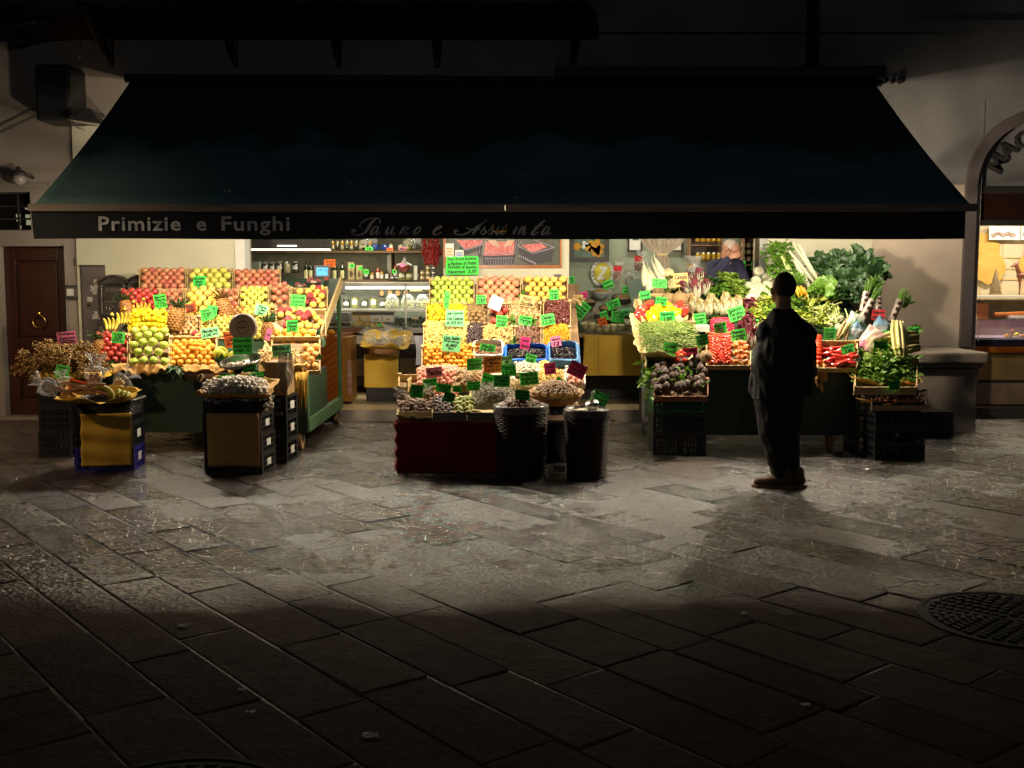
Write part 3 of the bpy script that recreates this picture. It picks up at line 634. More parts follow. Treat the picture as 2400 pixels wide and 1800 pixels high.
def spline(P, n=8):
 out = []; Q = [P[0]]+list(P)+[P[-1]]
 for i in range(1, len(Q)-2):
  for k in range(n):
   t = k/n; out.append(tuple(.5*((2*Q[i][j])+(-Q[i-1][j]+Q[i+1][j])*t+(2*Q[i-1][j]-5*Q[i][j]+4*Q[i+1][j]-Q[i+2][j])*t*t+(-Q[i-1][j]+3*Q[i][j]-3*Q[i+1][j]+Q[i+2][j])*t**3) for j in range(3)))
 out.append(tuple(P[-1])); return out
mb = MB()
def stroke(P):
 S = spline(P)
 def q(p): w = PY(740+p[0]*.2984, 480+p[1]*.2984, YF-.02); return Vector((w.x, YF-.02, w.z))
 k = len(mb.v)
 for i, p in enumerate(S):
  a, b = q(S[max(0,i-1)]), q(S[min(len(S)-1,i+1)]); d = (b-a).normalized() if (b-a).length > 0 else Vector((1,0,0)); nn = Vector((-d.z,0,d.x)); c = q(p); w = (p[2]+1)*.0011
  mb.v.append(tuple(c+nn*w)); mb.v.append(tuple(c-nn*w))
 for i in range(len(S)-1): mb.f.append((k+2*i, k+2*i+1, k+2*i+3, k+2*i+2)); mb.m.append(0)
def s_a(x, y=232):
 stroke([(x+58,y-55,2),(x+40,y-62,4),(x+12,y-30,8),(x+2,y-6,8),(x+14,y,5),(x+42,y-28,2),(x+62,y-60,2)]); stroke([(x+66,y-62,3),(x+50,y-30,9),(x+42,y-8,8),(x+52,y,4),(x+78,y-18,2)])
def s_n(x, n=2, y=232):
 for i in range(n): stroke([(x+40*i,y,7),(x+14+40*i,y-26,9),(x+30+40*i,y-58,4),(x+38+40*i,y-62,2)]) ; stroke([(x+20+40*i,y-30,2),(x+50+40*i,y-60,4),(x+52+40*i,y-44,8),(x+36+40*i,y-8,8),(x+46+40*i,y,4),(x+66+40*i,y-16,2)]) if i == n-1 else None
def s_o(x, y=232): stroke([(x+50,y-60,3),(x+22,y-40,8),(x+6,y-10,8),(x+20,y,5),(x+46,y-22,4),(x+58,y-50,3),(x+48,y-62,2),(x+40,y-50,2)])
def s_u(x, y=232):
 stroke([(x,y-60,3),(x-16,y-30,9),(x-22,y-8,8),(x-10,y,4),(x+20,y-30,2),(x+38,y-58,3)]); stroke([(x+40,y-62,4),(x+24,y-30,9),(x+18,y-8,8),(x+30,y,4),(x+52,y-18,2)])
def s_s(x, y=232): stroke([(x,y-10,2),(x+34,y-56,3),(x+40,y-66,3),(x+36,y-40,6),(x+44,y-20,8),(x+32,y-2,5),(x+12,y-4,6)])
stroke([(500,150,2),(505,120,4),(480,106,5),(448,130,8),(420,170,11),(390,215,10),(345,236,5),(300,232,3),(285,212,5),(300,200,7),(318,208,4)]); stroke([(505,112,3),(440,106,2),(380,125,4),(345,165,3),(360,182,2)])
s_a(430); s_u(575); s_n(660, 1); stroke([(735,178,3),(700,205,9),(690,232,8)]); s_o(765)
stroke([(925,205,2),(965,190,3),(990,172,4),(970,168,4),(935,200,9),(925,225,8),(945,234,4),(990,215,2)])
stroke([(1340,118,3),(1290,160,9),(1250,205,10),(1232,232,6)]); stroke([(1345,116,3),(1270,165,3),(1190,222,5),(1130,236,4),(1092,222,6),(1098,202,8),(1120,206,4)]); stroke([(1180,180,2),(1230,196,3),(1290,190,2)])
s_s(1290); s_s(1345); s_u(1440); s_n(1550, 2); stroke([(1800,122,3),(1750,165,9),(1705,215,9),(1700,230,8),(1720,232,3),(1750,212,2)]); stroke([(1720,170,2),(1790,160,2)]); s_a(1775)
mb.build('lettering', m_letter, va)
cl = MB().tube([PY(1156,525,YF-.03), PY(1157,543,YF-.03), PY(1186,541,YF-.03), PY(1187,525,YF-.03)], .007, 6); cl.build('crank_ring', m_paper, A)
SAW = Slope(YF, PY(1200,481,YF).z+.012, YW-.08, PY(1200,199,YW-.08).z+.012)
for (u, v, r) in ((875,374,.012),(822,428,.008),(538,446,.016),(1230,408,.009),(1208,460,.013),(970,458,.009),(1325,396,.008),(528,446,.009)):
 X, t = SAW.hit(u, v); MB().add(sph(1,8,5), SAW.M(X, t, -.01) @ TRS((0,0,0),(0,0,0),(r,r,.012))).build('bird_dropping', m_whitep, A)
for X in (a_b0.x+.6, 0.0, a_b1.x-.6): MB().tube([(X, YF+.02, zb-.05), (X+.2, 11.3, zb+.05), (X, YW-.1, 3.0)], .03, 8).build('folding_arm', m_bar, A)
def bend(t, k): # bend a template along x
 out = []
 for x, y, z in t[0]: out.append((x, y, z - k*x*x))
 return out, t[1]
def scl(t, s): return [(p[0]*s[0], p[1]*s[1], p[2]*s[2]) for p in t[0]], t[1]
def deform(t, amp, f=2.0, seed=0):
 return [tuple(Vector(p)*(1+amp*noise.noise(Vector(p)*f+Vector((seed,0,0))))) for p in t[0]], t[1]
TP = dict(round=[ICO2], nut=[deform(ICO, .5, 1.5, i) for i in range(4)], walnut=[deform(ICO2, .25, 3, i) for i in range(3)],
  date=[bend(scl(ICO, (1,.5,.45)), .15), scl(ICO, (1,.45,.5))],
  chip=[bend(scl(ICO2, (1,.75,.2)), k) for k in (.4, -.3, .7)], crescent=[bend(scl(ICO2, (1,.42,.4)), k) for k in (.55, .7)],
  almond=[scl(ICO, (1,.62,.4))], seed=[scl(ICO, (1,.6,.2))], cube=[(MB().box(-.7,-.5,-.5,.7,.5,.5).v, MB().box(0,0,0,1,1,1).f)],
  sliver=[bend(scl(ICO, (1,.2,.14)), k) for k in (.3, -.25)])
def leaf_tpl(seed, curl=.35, ruffle=.12, wide=.5, nu=4, nv=7, tip=1.0):
 rr = random.Random(seed); ph = rr.uniform(0, 6)
 vs = []
 for j in range(nv+1):
  t = j/nv; w = wide*(math.sin(PI*min(1, t*.92+.06))**.7)*(1 if t < .6 else 1-(t-.6)*tip*.6)
  for i in range(nu+1):
   s = i/nu*2-1
   z = -curl*t*t + ruffle*abs(s)**1.5*math.sin(t*11+ph+s*2) + .12*abs(s)*wide
   vs.append((s*w*(1+.12*math.sin(t*17+ph)), t*(1-.25*curl*t), z))
 fs = [(j*(nu+1)+i, j*(nu+1)+i+1, (j+1)*(nu+1)+i+1, (j+1)*(nu+1)+i) for j in range(nv) for i in range(nu)]
 return vs, fs
LEAF = [leaf_tpl(i, U(.1,.6), U(.04,.1), .3) for i in range(6)]
LEAFR = [leaf_tpl(20+i, U(.3,.8), U(.15,.28), .5, 6, 8) for i in range(6)]
LEAFQ = [leaf_tpl(60+i, U(.3,.9), U(.28,.42), .42, 8, 12) for i in range(6)]
LEAFK = [leaf_tpl(40+i, U(.2,.5), U(.06,.12), .22, 4, 8) for i in range(6)]
def look(d, roll=None, up=Vector((0,0,1))):
 y = Vector(d).normalized(); x = y.cross(up)
 x = x.normalized() if x.length > 1e-4 else Vector((1,0,0)); z = x.cross(y)
 M = Matrix((x, y, z)).transposed().to_4x4()
 return M @ Matrix.Rotation(U(-.5,.5) if roll is None else roll, 4, 'Y')
def mix_mi(a, b): return (a[0]+b[0], a[1]+[tuple(len(a[0])+i for i in f) for f in b[1]], [0]*len(a[1])+[1]*len(b[1]))
ap = lathe([(.001,-.72),(.25,-.86),(.6,-.8),(.88,-.42),(1,.05),(.93,.5),(.68,.82),(.35,.88),(.12,.74),(.001,.6)], 14)
stem = (MB().tube([(0,0,.6),(.04,0,.85),(.12,0,1.08)], .035, 4)).__dict__
stem = (stem['v'], stem['f'])
x_ = mix_mi(ap, stem)
def fm(nm, m): return mesh_of(nm, x_[:2], [m, m_woodd], True, x_[2])
F_AR, F_AP, F_AY, F_AG = fm('apple', m_apple_r), fm('apple', m_apple_p), fm('apple', m_apple_y), fm('apple', m_apple_g)
def ball(nm, m, tpl=None): return mesh_of(nm, tpl or sph(1, 14, 9), m)
orr = lathe([(.001,-.93),(.4,-.9),(.8,-.55),(1,0),(.82,.55),(.42,.88),(.1,.93),(.001,.88)], 14)
F_OR, F_MA, F_PY, F_MG = ball('orange', m_orange, orr), ball('mandarin', m_mandarin, orr), ball('yellow_orange', m_palefr, orr), ball('mango', m_mango, sph(1,14,9,1.15))
lem = lathe([(.001,-1.25),(.14,-1.18),(.3,-1.05),(.7,-.72),(.93,-.25),(.95,.2),(.75,.7),(.3,1.05),(.12,1.2),(.001,1.28)], 12)
F_LE = ball('lemon', m_lemon, lem); F_WR = ball('wrapped_orange', m_wrap, deform(sph(1,14,9), .12, 4))
pr = lathe([(.001,-.95),(.5,-.9),(.88,-.55),(.96,-.1),(.78,.4),(.5,.85),(.38,1.25),(.26,1.5),(.001,1.58)], 12)
pst = MB().tube([(0,0,1.5),(.05,0,1.8),(.15,0,2.05)], .05, 4); xp = mix_mi(pr, (pst.v, pst.f))
F_PB = mesh_of('pear', xp[:2], [m_pear_b, m_woodd], True, xp[2]); F_PYE = mesh_of('pear', xp[:2], [m_pear_y, m_woodd], True, xp[2])
F_KI = ball('kiwi', m_kiwi, sph(1,12,8,1.3)); F_PO = ball('pomegranate', m_pome, lathe([(.001,-.9),(.5,-.88),(.9,-.5),(1,0),(.85,.55),(.4,.85),(.16,.92),(.24,1.2),(.12,1.0),(.001,.9)], 12))
F_PL = ball('plum', mat('plum skin', (.07,.03,.04), (.14,.08,.08), .35, scale=4, rand=((.06,.03,.04),(.16,.10,.09)), coat=.2)); F_FG = ball('green_fig', mat('green fig skin', (.36,.38,.07), (.26,.3,.05), .45, rand=((.42,.44,.1),(.28,.3,.05))), pr)
F_TO = ball('tomato', m_tomato, lathe([(.001,-.75),(.5,-.74),(.93,-.35),(1,.05),(.86,.5),(.45,.72),(.1,.62),(.001,.58)], 12)); F_TOO = ball('tomato', m_tomato_o, lathe([(.001,-.75),(.5,-.74),(.93,-.35),(1,.05),(.86,.5),(.45,.72),(.1,.62),(.001,.58)], 12))
F_CH = ball('cherry_tomato', m_tomato, sph(1,10,6,1.15)); F_RT = ball('long_red_pepper', m_pep_r, bend(scl(lathe([(.001,-2.2),(.3,-2.0),(.6,-1),(.72,0),(.7,.9),(.4,1.4),(.001,1.5)], 10), (1,1,1)), .0))
pep = []
tpp = lathe([(.001,-.95),(.35,-1.0),(.72,-.8),(.95,-.1),(1,.5),(.8,.9),(.4,.88),(.15,.78),(.001,.75)], 18)
tpp = ([(x*(1+.10*math.cos(4*math.atan2(y,x))), y*(1+.10*math.cos(4*math.atan2(y,x))), z) for x,y,z in tpp[0]], tpp[1]); stp = MB().tube([(0,0,.75),(.03,0,1.05),(.15,0,1.25)], .09, 5)
xq = mix_mi(tpp, (stp.v, stp.f)); F_PR = mesh_of('pepper', xq[:2], [m_pep_r, m_leafm], True, xq[2]); F_PYP = mesh_of('pepper', xq[:2], [m_pep_y, m_leafm], True, xq[2])
F_TUR = ball('white_turnip', m_whiteveg, lathe([(.001,-.62),(.5,-.6),(.92,-.3),(1,0),(.9,.34),(.62,.54),(.56,.5),(.40,.56),(.34,.5),(.18,.54),(.001,.5)], 20))
F_PERS = ball('peach', mat('pink peach skin', (.62,.22,.16), (.72,.42,.26), .55, scale=4, rand=((.66,.3,.24),(.6,.2,.16),(.74,.46,.3))))
F_MEL = ball('pomelo', mat('pomelo peel', (.55,.52,.07), (.48,.47,.06), .4, bump=.2, bscale=80))
F_CLEM = ball('loquat', mat('apricot skin', (.80,.40,.13), (.78,.32,.08), .5, rand=((.82,.46,.16),(.78,.33,.08))), sph(1,12,8,1.1))
NF = {}
def fill(sl, u0, v0, u1, v1, d, me, name, label, cat, group, h0=.01, mound=0, jit=.12, squash=1, tilt=.5, rows=None, lie=False, skip=0, d2=None, stepup=0):
 sl = sl.tilt(v1); d *= .89; h = h0+d/2; Xa0, t0 = sl.hit(u0, v1, h); Xa1, _ = sl.hit(u1, v1, h); Xb0, t1 = sl.hit(u0, v0, h); Xb1, _ = sl.hit(u1, v0, h)
 L = t1-t0; nr = rows or max(1, int(round((L-d)/(d*.87)))+1); cnt = 0
 for r in range(nr):
  ft = (r+.5)/nr; t = t0+ft*L; X0 = Xa0+(Xb0-Xa0)*ft; X1 = Xa1+(Xb1-Xa1)*ft; w = X1-X0
  nc = max(1, int((w + .02*d)/d)); off = (d*.5 if r % 2 and nc > 1 else 0)
  for c in range(nc - (1 if off else 0)):
   if R.random() < skip: continue
   fx_ = (c+.5)/nc; X = X0 + w*fx_ + off*w/(nc*d) if off else X0 + w*fx_
   a = (X-X0)/w*2-1; b = ft*2-1
   hh = h0 + d/2*squash + mound*(1-a*a)*(1-b*b*.8) + U(0, .12)*d
   P_ = sl.at(X+U(-jit,jit)*d*.4, t+U(-jit,jit)*d*.4, hh) ; s = d/2*U(.93, 1.04)
   rot = (U(-tilt,tilt), U(-tilt,tilt), U(0,6.28)) if not lie else (PI/2+U(-.3,.3), U(-.4,.4), U(0,6.28))
   inst(name, me, TRS(P_, rot, s), label, cat, group); cnt += 1
 NF[cat] = NF.get(cat, 0)+cnt
def tray(sl, u0, v0, u1, v1, label, h=.056, m=None, name='fruit_crate', group='wooden crates on the stalls', liner=None):
 m = m or m_wood; sl = sl.tilt(v1)
 Xa0, t0 = sl.hit(u0, v1, h); Xa1, _ = sl.hit(u1, v1, h); Xb0, t1 = sl.hit(u0, v0, h); Xb1, _ = sl.hit(u1, v0, h)
 M = sl.M(0, 0, .004); root = empty(name); root.matrix_world = M @ Matrix.Translation(((Xa0+Xa1)/2, t0, 0)); cx = (Xa0+Xa1)/2
 tag(root, label, 'crate', group)
 th = .009
 def wall(p, q, hh, nm='side_board'):
  p, q = Vector((p[0]-cx, p[1]-t0, 0)), Vector((q[0]-cx, q[1]-t0, 0)); d = (q-p); n = Vector((-d.y, d.x, 0)).normalized()*th
  mb = MB(); b = [p, q, q+n, p+n]; mb.add(([tuple(x) for x in b]+[tuple(x+Vector((0,0,hh))) for x in b], [(3,2,1,0),(4,5,6,7),(0,1,5,4),(1,2,6,5),(2,3,7,6),(3,0,4,7)])); mb.build(nm, m, root)
 A_, B_, C_, D_ = (Xa0,t0), (Xa1,t0), (Xb1,t1), (Xb0,t1)
 wall(A_, B_, h*.85); wall(B_, C_, h); wall(C_, D_, h*1.1); wall(D_, A_, h)
 MB().quad(*[(x-cx, y-t0, .002) for x, y in (A_, B_, C_, D_)]).build('bottom_board', liner or m_woodd, root)
 for (x, y) in (C_, D_): MB().cbox((x-cx+(-.012 if x == C_[0] else .012), y-t0-.012, h*.68), (.03,.03,h*1.36)).build('corner_post', m, root)
 return root
def heap(sl, u0, v0, u1, v1, kind, n, size, m, label, cat, mound=.05, h0=.02, name=None, ell=False, fit=None, base=None, flat=.6):
 sl = sl.tilt(v1); Xa0, t0 = sl.hit(u0, v1, h0); Xa1, _ = sl.hit(u1, v1, h0); Xb0, t1 = sl.hit(u0, v0, h0); Xb1, _ = sl.hit(u1, v0, h0)
 mb = MB()
 def H(a, b): return h0 + mound*max(0, 1-abs(a)**3)*max(0, 1-abs(b)**3)
 def pos(a, b, e=0):
  if ell: a, b = a*math.sqrt(1-b*b/2), b*math.sqrt(1-a*a/2)
  f = (b+1)/2; X0 = Xa0+(Xb0-Xa0)*f; X1 = Xa1+(Xb1-Xa1)*f
  return sl.at(X0+(X1-X0)*(a+1)/2, t0+(t1-t0)*f, H(a, b)+e)
 mb.grid(lambda s, t: pos(s*2-1, t*2-1, -size*.6), 8, 8, 1)
 T = TP[kind]
 for i in range(n):
  a, b = U(-1, 1), U(-1, 1); rt = rrot()
  if flat: rt = (rt[0]*(1-flat) + .4, rt[1]*(1-flat), rt[2])
  mb.add(R.choice(T), TRS(pos(a, b, U(-.5, .5)*size), rt, size*U(.8, 1.2)))
 o = mb.build(name or cat.replace(' ', '_'), [m, base or m], smooth=True); return tag(o, label, cat, None, 'stuff')
def card(u, v, w, h, c, txt, label, rot=0, sl=None, Y=None, yaw=None, stick=True, dz=0, curl=None, lift=None, stickm=None):
 if Y is None:
  hv = v+h/2+8
  X, t = sl.hit(u, hv, .06); Y = sl.at(X, t, .06).y - .05 - .35*sl.ex + dz
 P_ = PY(u, v, Y); k = Y/2500; W, H = w*k, h*k; yaw = U(-.35,.35) if yaw is None else yaw; cv = U(-.18,.25) if curl is None else curl
 bnd = lambda x, y: cv*W*((x/W*2)**2)*.25 + .06*W*(y/H*2)*math.sin(u)
 mb = MB(); mb.grid(lambda s, t: Vector(((s-.5)*W, bnd((s-.5)*W, (t-.5)*H), (t-.5)*H)), 6, 3)
 mb.grid(lambda s, t: Vector(((.5-s)*W, bnd((s-.5)*-W, (t-.5)*H)+.0012, (t-.5)*H)), 6, 3)
 o = mb.build('price_card', CARD[c], smooth=True); o.matrix_world = TRS(P_, (U(-.15,.05), math.radians(rot), yaw)); tag(o, label, 'price card', 'handwritten price cards')
 lines = txt.split('|'); mb = MB(); n = len(lines)
 for i, s in enumerate(lines):
  if not s: continue
  t = text_tpl(s, .03, 'CENTER', .25); a, b, c0, d = text_size(t); lw = .86 if len(s) > 4 else .6
  sx = min(W*lw/(b-a), H/n*1.5/(d-c0)); sy = min(H*.78/n/max(.5,(d-c0)), sx*1.5)
  yc = H*(.5-(i+.5)/n)*.88; kk = len(mb.v); sk = U(-.06,.06)
  for p in t[0]:
   x = (p[0]-(a+b)/2)*sx; z = (p[1]-(c0+d)/2)*sy+yc+sk*x; mb.v.append((x, bnd(x, z)-.0015, z))
  mb.f += [tuple(kk+j for j in f) for f in t[1]]; mb.m += [0]*len(t[1])
 if mb.v: mb.build('lettering', m_black, o)
 if stick:
  sx_ = U(-.25,.25)*W; ll = H*.5+.045; MB().tube([(sx_, .004, H*.25), (sx_+U(-.02,.02), .012, -ll-.03)], .0028, 5).build('skewer', stickm or m_wood, o)
 return o
def bunch(name, label, cat, P_, d, n, L, W, spread, m, tpl, stalk=None, srad=.008, slen=.5, parent=None, group=None):
 root = empty(name, P_); tag(root, label, cat, group); d = Vector(d).normalized(); mb = MB(); ms = MB()
 for i in range(n):
  dd = (d + Vector((U(-1,1), U(-1,1), U(-1,1)))*spread).normalized(); l = L*U(.7, 1.15)
  st = dd*l*slen*U(.6,1) if stalk else Vector((U(-1,1),U(-1,1),U(-.5,.5)))*L*.12
  if stalk: ms.tube([(U(-.02,.02),U(-.02,.02),0), st*.5+Vector((U(-.01,.01),)*3), st], [srad, srad*.85, srad*.5], 6)
  mb.add(R.choice(tpl), Matrix.Translation(st) @ look(dd+Vector((0,-.25,0)), U(-1,1), Vector((0,-1,.3))) @ Matrix.Diagonal((W*l/L, l*(1-slen if stalk else 1), l*.8, 1)))
 mb.build('leaves', m, root, smooth=True)
 if stalk: ms.build('stalks', stalk, root, smooth=True)
 return root
def leafheap(sl, u0, v0, u1, v1, n, L, m, label, cat, name, tpl=LEAF, mound=.12, wide=1.0, toward=(0,-.7,.6), kind='stuff', stems=0, h0=.03):
 Xa0, t0 = sl.hit(u0, v1, h0); Xa1, _ = sl.hit(u1, v1, h0); Xb0, t1 = sl.hit(u0, v0, h0); Xb1, _ = sl.hit(u1, v0, h0); mb = MB()
 for i in range(n):
  a, b = U(-1,1), U(-1,1); f = (b+1)/2; X0 = Xa0+(Xb0-Xa0)*f; X1 = Xa1+(Xb1-Xa1)*f; hh = h0 + mound*(1-a*a)*(1-b*b)*U(.3,1)
  d = Vector(toward)+Vector((U(-1,1), U(-.8,.8), U(-.6,.9)))
  mb.add(R.choice(tpl), Matrix.Translation(sl.at(X0+(X1-X0)*(a+1)/2, t0+(t1-t0)*f, hh)) @ look(d, U(-1.2,1.2)) @ Matrix.Diagonal((L*wide*U(.7,1.2), L*U(.6,1.2), L, 1)))
  if i < stems: p = sl.at(X0+(X1-X0)*(a+1)/2, t0+(t1-t0)*f, hh); mb.tube([p, p+d.normalized()*L*.5, p+d.normalized()*L+Vector((0,0,-.02))], .003, 4, 1)
 o = mb.build(name, [m, m_stalk], smooth=True); return tag(o, label, cat, None, kind if kind == 'stuff' else None)
def ruffle(pts, m, label, amp=.02, drop=.10, name='paper_liner', n=60, rise=.03, out=.03):
 P3 = [Vector(p) for p in pts]; sd = U(0, 99)
 def ed(s):
  x = s*(len(P3)-1); i = min(int(x), len(P3)-2); return P3[i].lerp(P3[i+1], x-i)
 def fn(s, t):
  nz = noise.noise((s*9, t*1.2, sd)); n2 = noise.noise((s*23, t*2, sd+5))
  dr = drop*(.65+.9*noise.noise((s*6, 0, sd+9))+.35*noise.noise((s*17, 0, sd+19)))
  z = rise*(.6+nz) if t < .25 else -(t-.25)/.75*max(.02, dr)
  return ed(s)+Vector((n2*amp, -out*(t*1.2-.2)-amp*nz*1.4*t-.006, z+.006*n2))
 o = MB().grid(fn, n, 5).build(name, m, smooth=True, solid=.002); return tag(o, label, 'paper', 'paper liners over the stall edges')
S1 = Slope(10.15, .78, 12.25, 1.66); S1.ex = .30
X0b, X1b = PY(300,1000,10.2).x, PY(722,1000,10.2).x
cart = empty('market_cart', ((X0b+X1b)/2, 10.2, 0)); tag(cart, 'dark green wheeled fruit cart on the left', 'cart'); cx = (X0b+X1b)/2
a, b = PY(235,900,10.2).x-cx, X1b-cx
MB().box(a, 0, .17, b, .03, .74).build('front_panel', m_cartg, cart, bevel=.006)
MB().box(a, .03, .17, a+.03, 2.1, .74).build('side_panel', m_cartg, cart)
mb = MB(); mb.box(b-.04, .03, .30, b, .09, .74); mb.box(b-.04, 2.03, .20, b, 2.1, 1.6); mb.box(b-.05, .03, .17, b+.01, 2.1, .30)
mb.build('side_frame', m_cartlit, cart, bevel=.004)
MB().box(b-.04,.09,.30,b-.02,1.2,.72).build('side_panel', m_cartg, cart)
MB().box(a+.03, .03, .20, b-.05, 2.05, .24).build('bottom_shelf', m_cartg, cart)
mb = MB(); Ms = S1.M(-cx, .0, 0); o_ = Matrix.Translation((0,-10.2,0)) @ Ms
XA, XB = PY(215,850,10.2).x, PY(727,850,10.2).x
mb.add((MB().box(XA, 0, -.03, XB, S1.len, 0).v, MB().box(0,0,0,1,1,1).f), o_); mb.build('sloping_deck', m_cartg, cart)
mb = MB(); mb.add((MB().box(XB+.004, -.02, -.03, XB+.022, S1.len-.15, .10).v, MB().box(0,0,0,1,1,1).f), o_); mb.build('deck_rail', m_wood, cart)
def wheel(x, y, r=.095):
 w = MB().add(lathe([(r*.35,-.022),(r,-.022),(r,.022),(r*.35,.022)], 20), TRS((x, y, r), (0,PI/2,0))).build('wheel', m_sole, cart)
 MB().add(lathe([(r*.34,-.03),(r*.34,.03)], 12), TRS((x,y,r),(0,PI/2,0))).box(x-.035,y-.02,r,x+.035,y+.02,.19).build('caster_fork', m_iron, w)
wheel(b-.09, .08); wheel(b-.05, 2.0); wheel(a+.2, .1)
def lattice_crate(name, label, loc, w, d, h, m, cat='crate', group=None, rz=0, slots=9, rows=3, labelplate=True, solid_front=False):
 t = empty(name, loc, rz); tag(t, label, cat, group); e = .012
 def panel(ax, pos, ln, nm, sol=False):
  mb = MB(); rail = .018
  def bx(a0, z0, a1, z1):
   if ax == 'x': mb.box(a0, pos, z0, a1, pos+e*(1 if pos < 0 else -1), z1)
   else: mb.box(pos, a0, z0, pos+e*(1 if pos < 0 else -1), a1, z1)
  if sol: bx(-ln/2, 0, ln/2, h); mb.build(nm, m, t); return
  bx(-ln/2, 0, ln/2, rail); bx(-ln/2, h-rail*1.3, ln/2, h); bx(-ln/2, rail, -ln/2+.03, h-rail*1.3); bx(ln/2-.03, rail, ln/2, h-rail*1.3)
  zs = [rail+(h-2.3*rail)*(i+1)/(rows) for i in range(rows-1)]
  for z in zs: bx(-ln/2+.03, z-.007, ln/2-.03, z+.007)
  lo = [rail]+[z+.007 for z in zs]; hi = [z-.007 for z in zs]+[h-rail*1.3]
  for i in range(1, slots):
   x = -ln/2+.03+(ln-.06)*i/slots
   for p_, q_ in zip(lo, hi): bx(x-.0065, p_, x+.0065, q_)
  mb.build(nm, m, t)
 panel('x', -d/2, w, 'front_panel', solid_front); panel('x', d/2, w, 'back_panel'); panel('y', -w/2, d-.026, 'side_panel'); panel('y', w/2, d-.026, 'side_panel')
 MB().box(-w/2+.013, -d/2+.013, .004, w/2-.013, d/2-.013, .012).build('bottom_panel', m, t)
 if labelplate: MB().box(w/2+.001, -.05, h*.35, w/2+.003, .05, h*.7).build('paper_label', m_whitep, t)
 return t
fb = (X1b-.22, 11.25, .245)
t = lattice_crate('plastic_crate', 'black crate of shallots low inside the side of the green cart', fb, .36, .55, .17, m_blackpl, slots=6)
class Flat(Slope): pass
SF = Slope(11.0, .40, 11.5, .41)
mb = MB()
for i in range(46): mb.add(R.choice(TP['round']), TRS((X1b-.22+U(-.15,.15), 11.25+U(-.25,.25), .41+U(0,.035)), rrot(), (.03,.027,.026)))
tag(mb.build('shallots', m_shal, smooth=True), 'pink shallots heaped in the low crate inside the cart', 'shallots', None, 'stuff')
g1 = 'wooden crates on the left cart'
T1 = [(326,632,437,676,'crate of rosy apples at the top left of the left cart'),(439,632,546,676,'crate of big yellow apples, middle of the top row'),(548,634,657,679,'crate of apples on blue tray paper, right end of the top row'),
 (286,680,372,728,'crate of dark red apples under the top left crate'),(374,680,432,738,'narrow crate of pale rosy apples left of the pineapple'),(434,680,521,748,'crate of round pale yellow fruit behind the tall pineapple'),(523,682,560,740,'slim crate of rosy apples right of the reddish pineapple'),
 (562,681,630,736,'crate of green yellow apples in the cart centre'),(632,672,679,728,'crate of pink apples beside the yellow oranges'),(681,676,768,724,'crate of yellow and wrapped oranges at the upper right corner'),
 (300,730,403,782,'crate of yellow quinces and lemons behind the green apples'),(405,742,470,786,'crate of brown pears between the pineapples'),(472,742,560,792,'crate of yellow pears behind the scale'),(646,727,764,786,'crate of yellow and wrapped oranges under the upper right corner'),
 (240,785,300,852,'crate of red apples at the left front corner'),(302,786,398,862,'crate of green apples at the cart front'),(400,790,508,862,'crate of mandarins at the cart front'),(636,790,750,868,'crate of oranges and mangoes at the right front corner')]
for q in T1: tray(S1, *q, group=g1)
blueliner = MB(); X, t_ = S1.hit(602, 676, .01)
def F(*a, **k): fill(*a, **k)
F(S1, 330,630,434,676, .088, F_AP, 'apple', 'rosy apple in the top left crate of the left cart', 'apple', 'rosy apples, top left crate')
F(S1, 442,630,543,676, .10, F_AY, 'apple', 'large yellow apple in the middle crate of the top row', 'apple', 'yellow apples, top row')
F(S1, 550,634,655,679, .086, F_AP, 'apple', 'rosy apple on blue tray paper in the right crate of the top row', 'apple', 'rosy apples on blue paper')
F(S1, 284,682,372,730, .088, F_AR, 'apple', 'dark red apple in the crate above the bananas', 'apple', 'dark red apples above the bananas', mound=.05)
F(S1, 376,680,432,730, .082, F_AP, 'apple', 'pale rosy apple left of the tall pineapple', 'apple', 'pale rosy apples by the pineapple', mound=.03)
F(S1, 436,676,519,750, .10, F_PY, 'round_yellow_fruit', 'round pale yellow fruit between the two upper pineapples', 'fruit', 'pale yellow fruit by the pineapples', mound=.04)
F(S1, 524,680,562,740, .08, F_AP, 'apple', 'rosy apple right of the reddish pineapple', 'apple', 'rosy apples by the reddish pineapple', mound=.04)
F(S1, 564,676,630,742, .078, F_AY, 'apple', 'green yellow apple in the crate at the cart centre', 'apple', 'green yellow apples, cart centre', mound=.05)
F(S1, 634,664,679,728, .08, F_AP, 'apple', 'pink apple beside the crate of yellow oranges', 'apple', 'pink apples by the yellow oranges', mound=.05)
F(S1, 684,672,765,722, .088, F_PY, 'yellow_orange', 'yellow orange in the crate under the heart boxes', 'orange', 'yellow oranges, upper right', mound=.02, skip=.38)
F(S1, 692,676,765,718, .09, F_WR, 'wrapped_orange', 'orange in red printed wrapper under the heart boxes', 'orange', 'wrapped oranges, upper right', mound=.06, skip=.62)
F(S1, 300,728,400,782, .072, F_LE, 'lemon', 'yellow lemon in the crate above the green apples', 'lemon', 'lemons on the left cart', mound=.05, lie=True)
F(S1, 300,740,400,776, .072, F_LE, 'lemon', 'yellow lemon in the crate above the green apples', 'lemon', 'lemons on the left cart', mound=.10, lie=True, skip=.4)
F(S1, 404,745,468,786, .06, F_PB, 'pear', 'brown pear in front of the tall pineapple', 'pear', 'brown pears, left cart', mound=.03, tilt=.5)
F(S1, 470,745,556,792, .062, F_PYE, 'pear', 'yellow pear in the crate behind the round scale', 'pear', 'yellow pears, left cart', mound=.03, tilt=.4)
F(S1, 538,722,602,744, .06, F_CLEM, 'apricot', 'small pinkish fruit above the round scale dial', 'apricot', 'pinkish fruit above the scale', mound=.03)
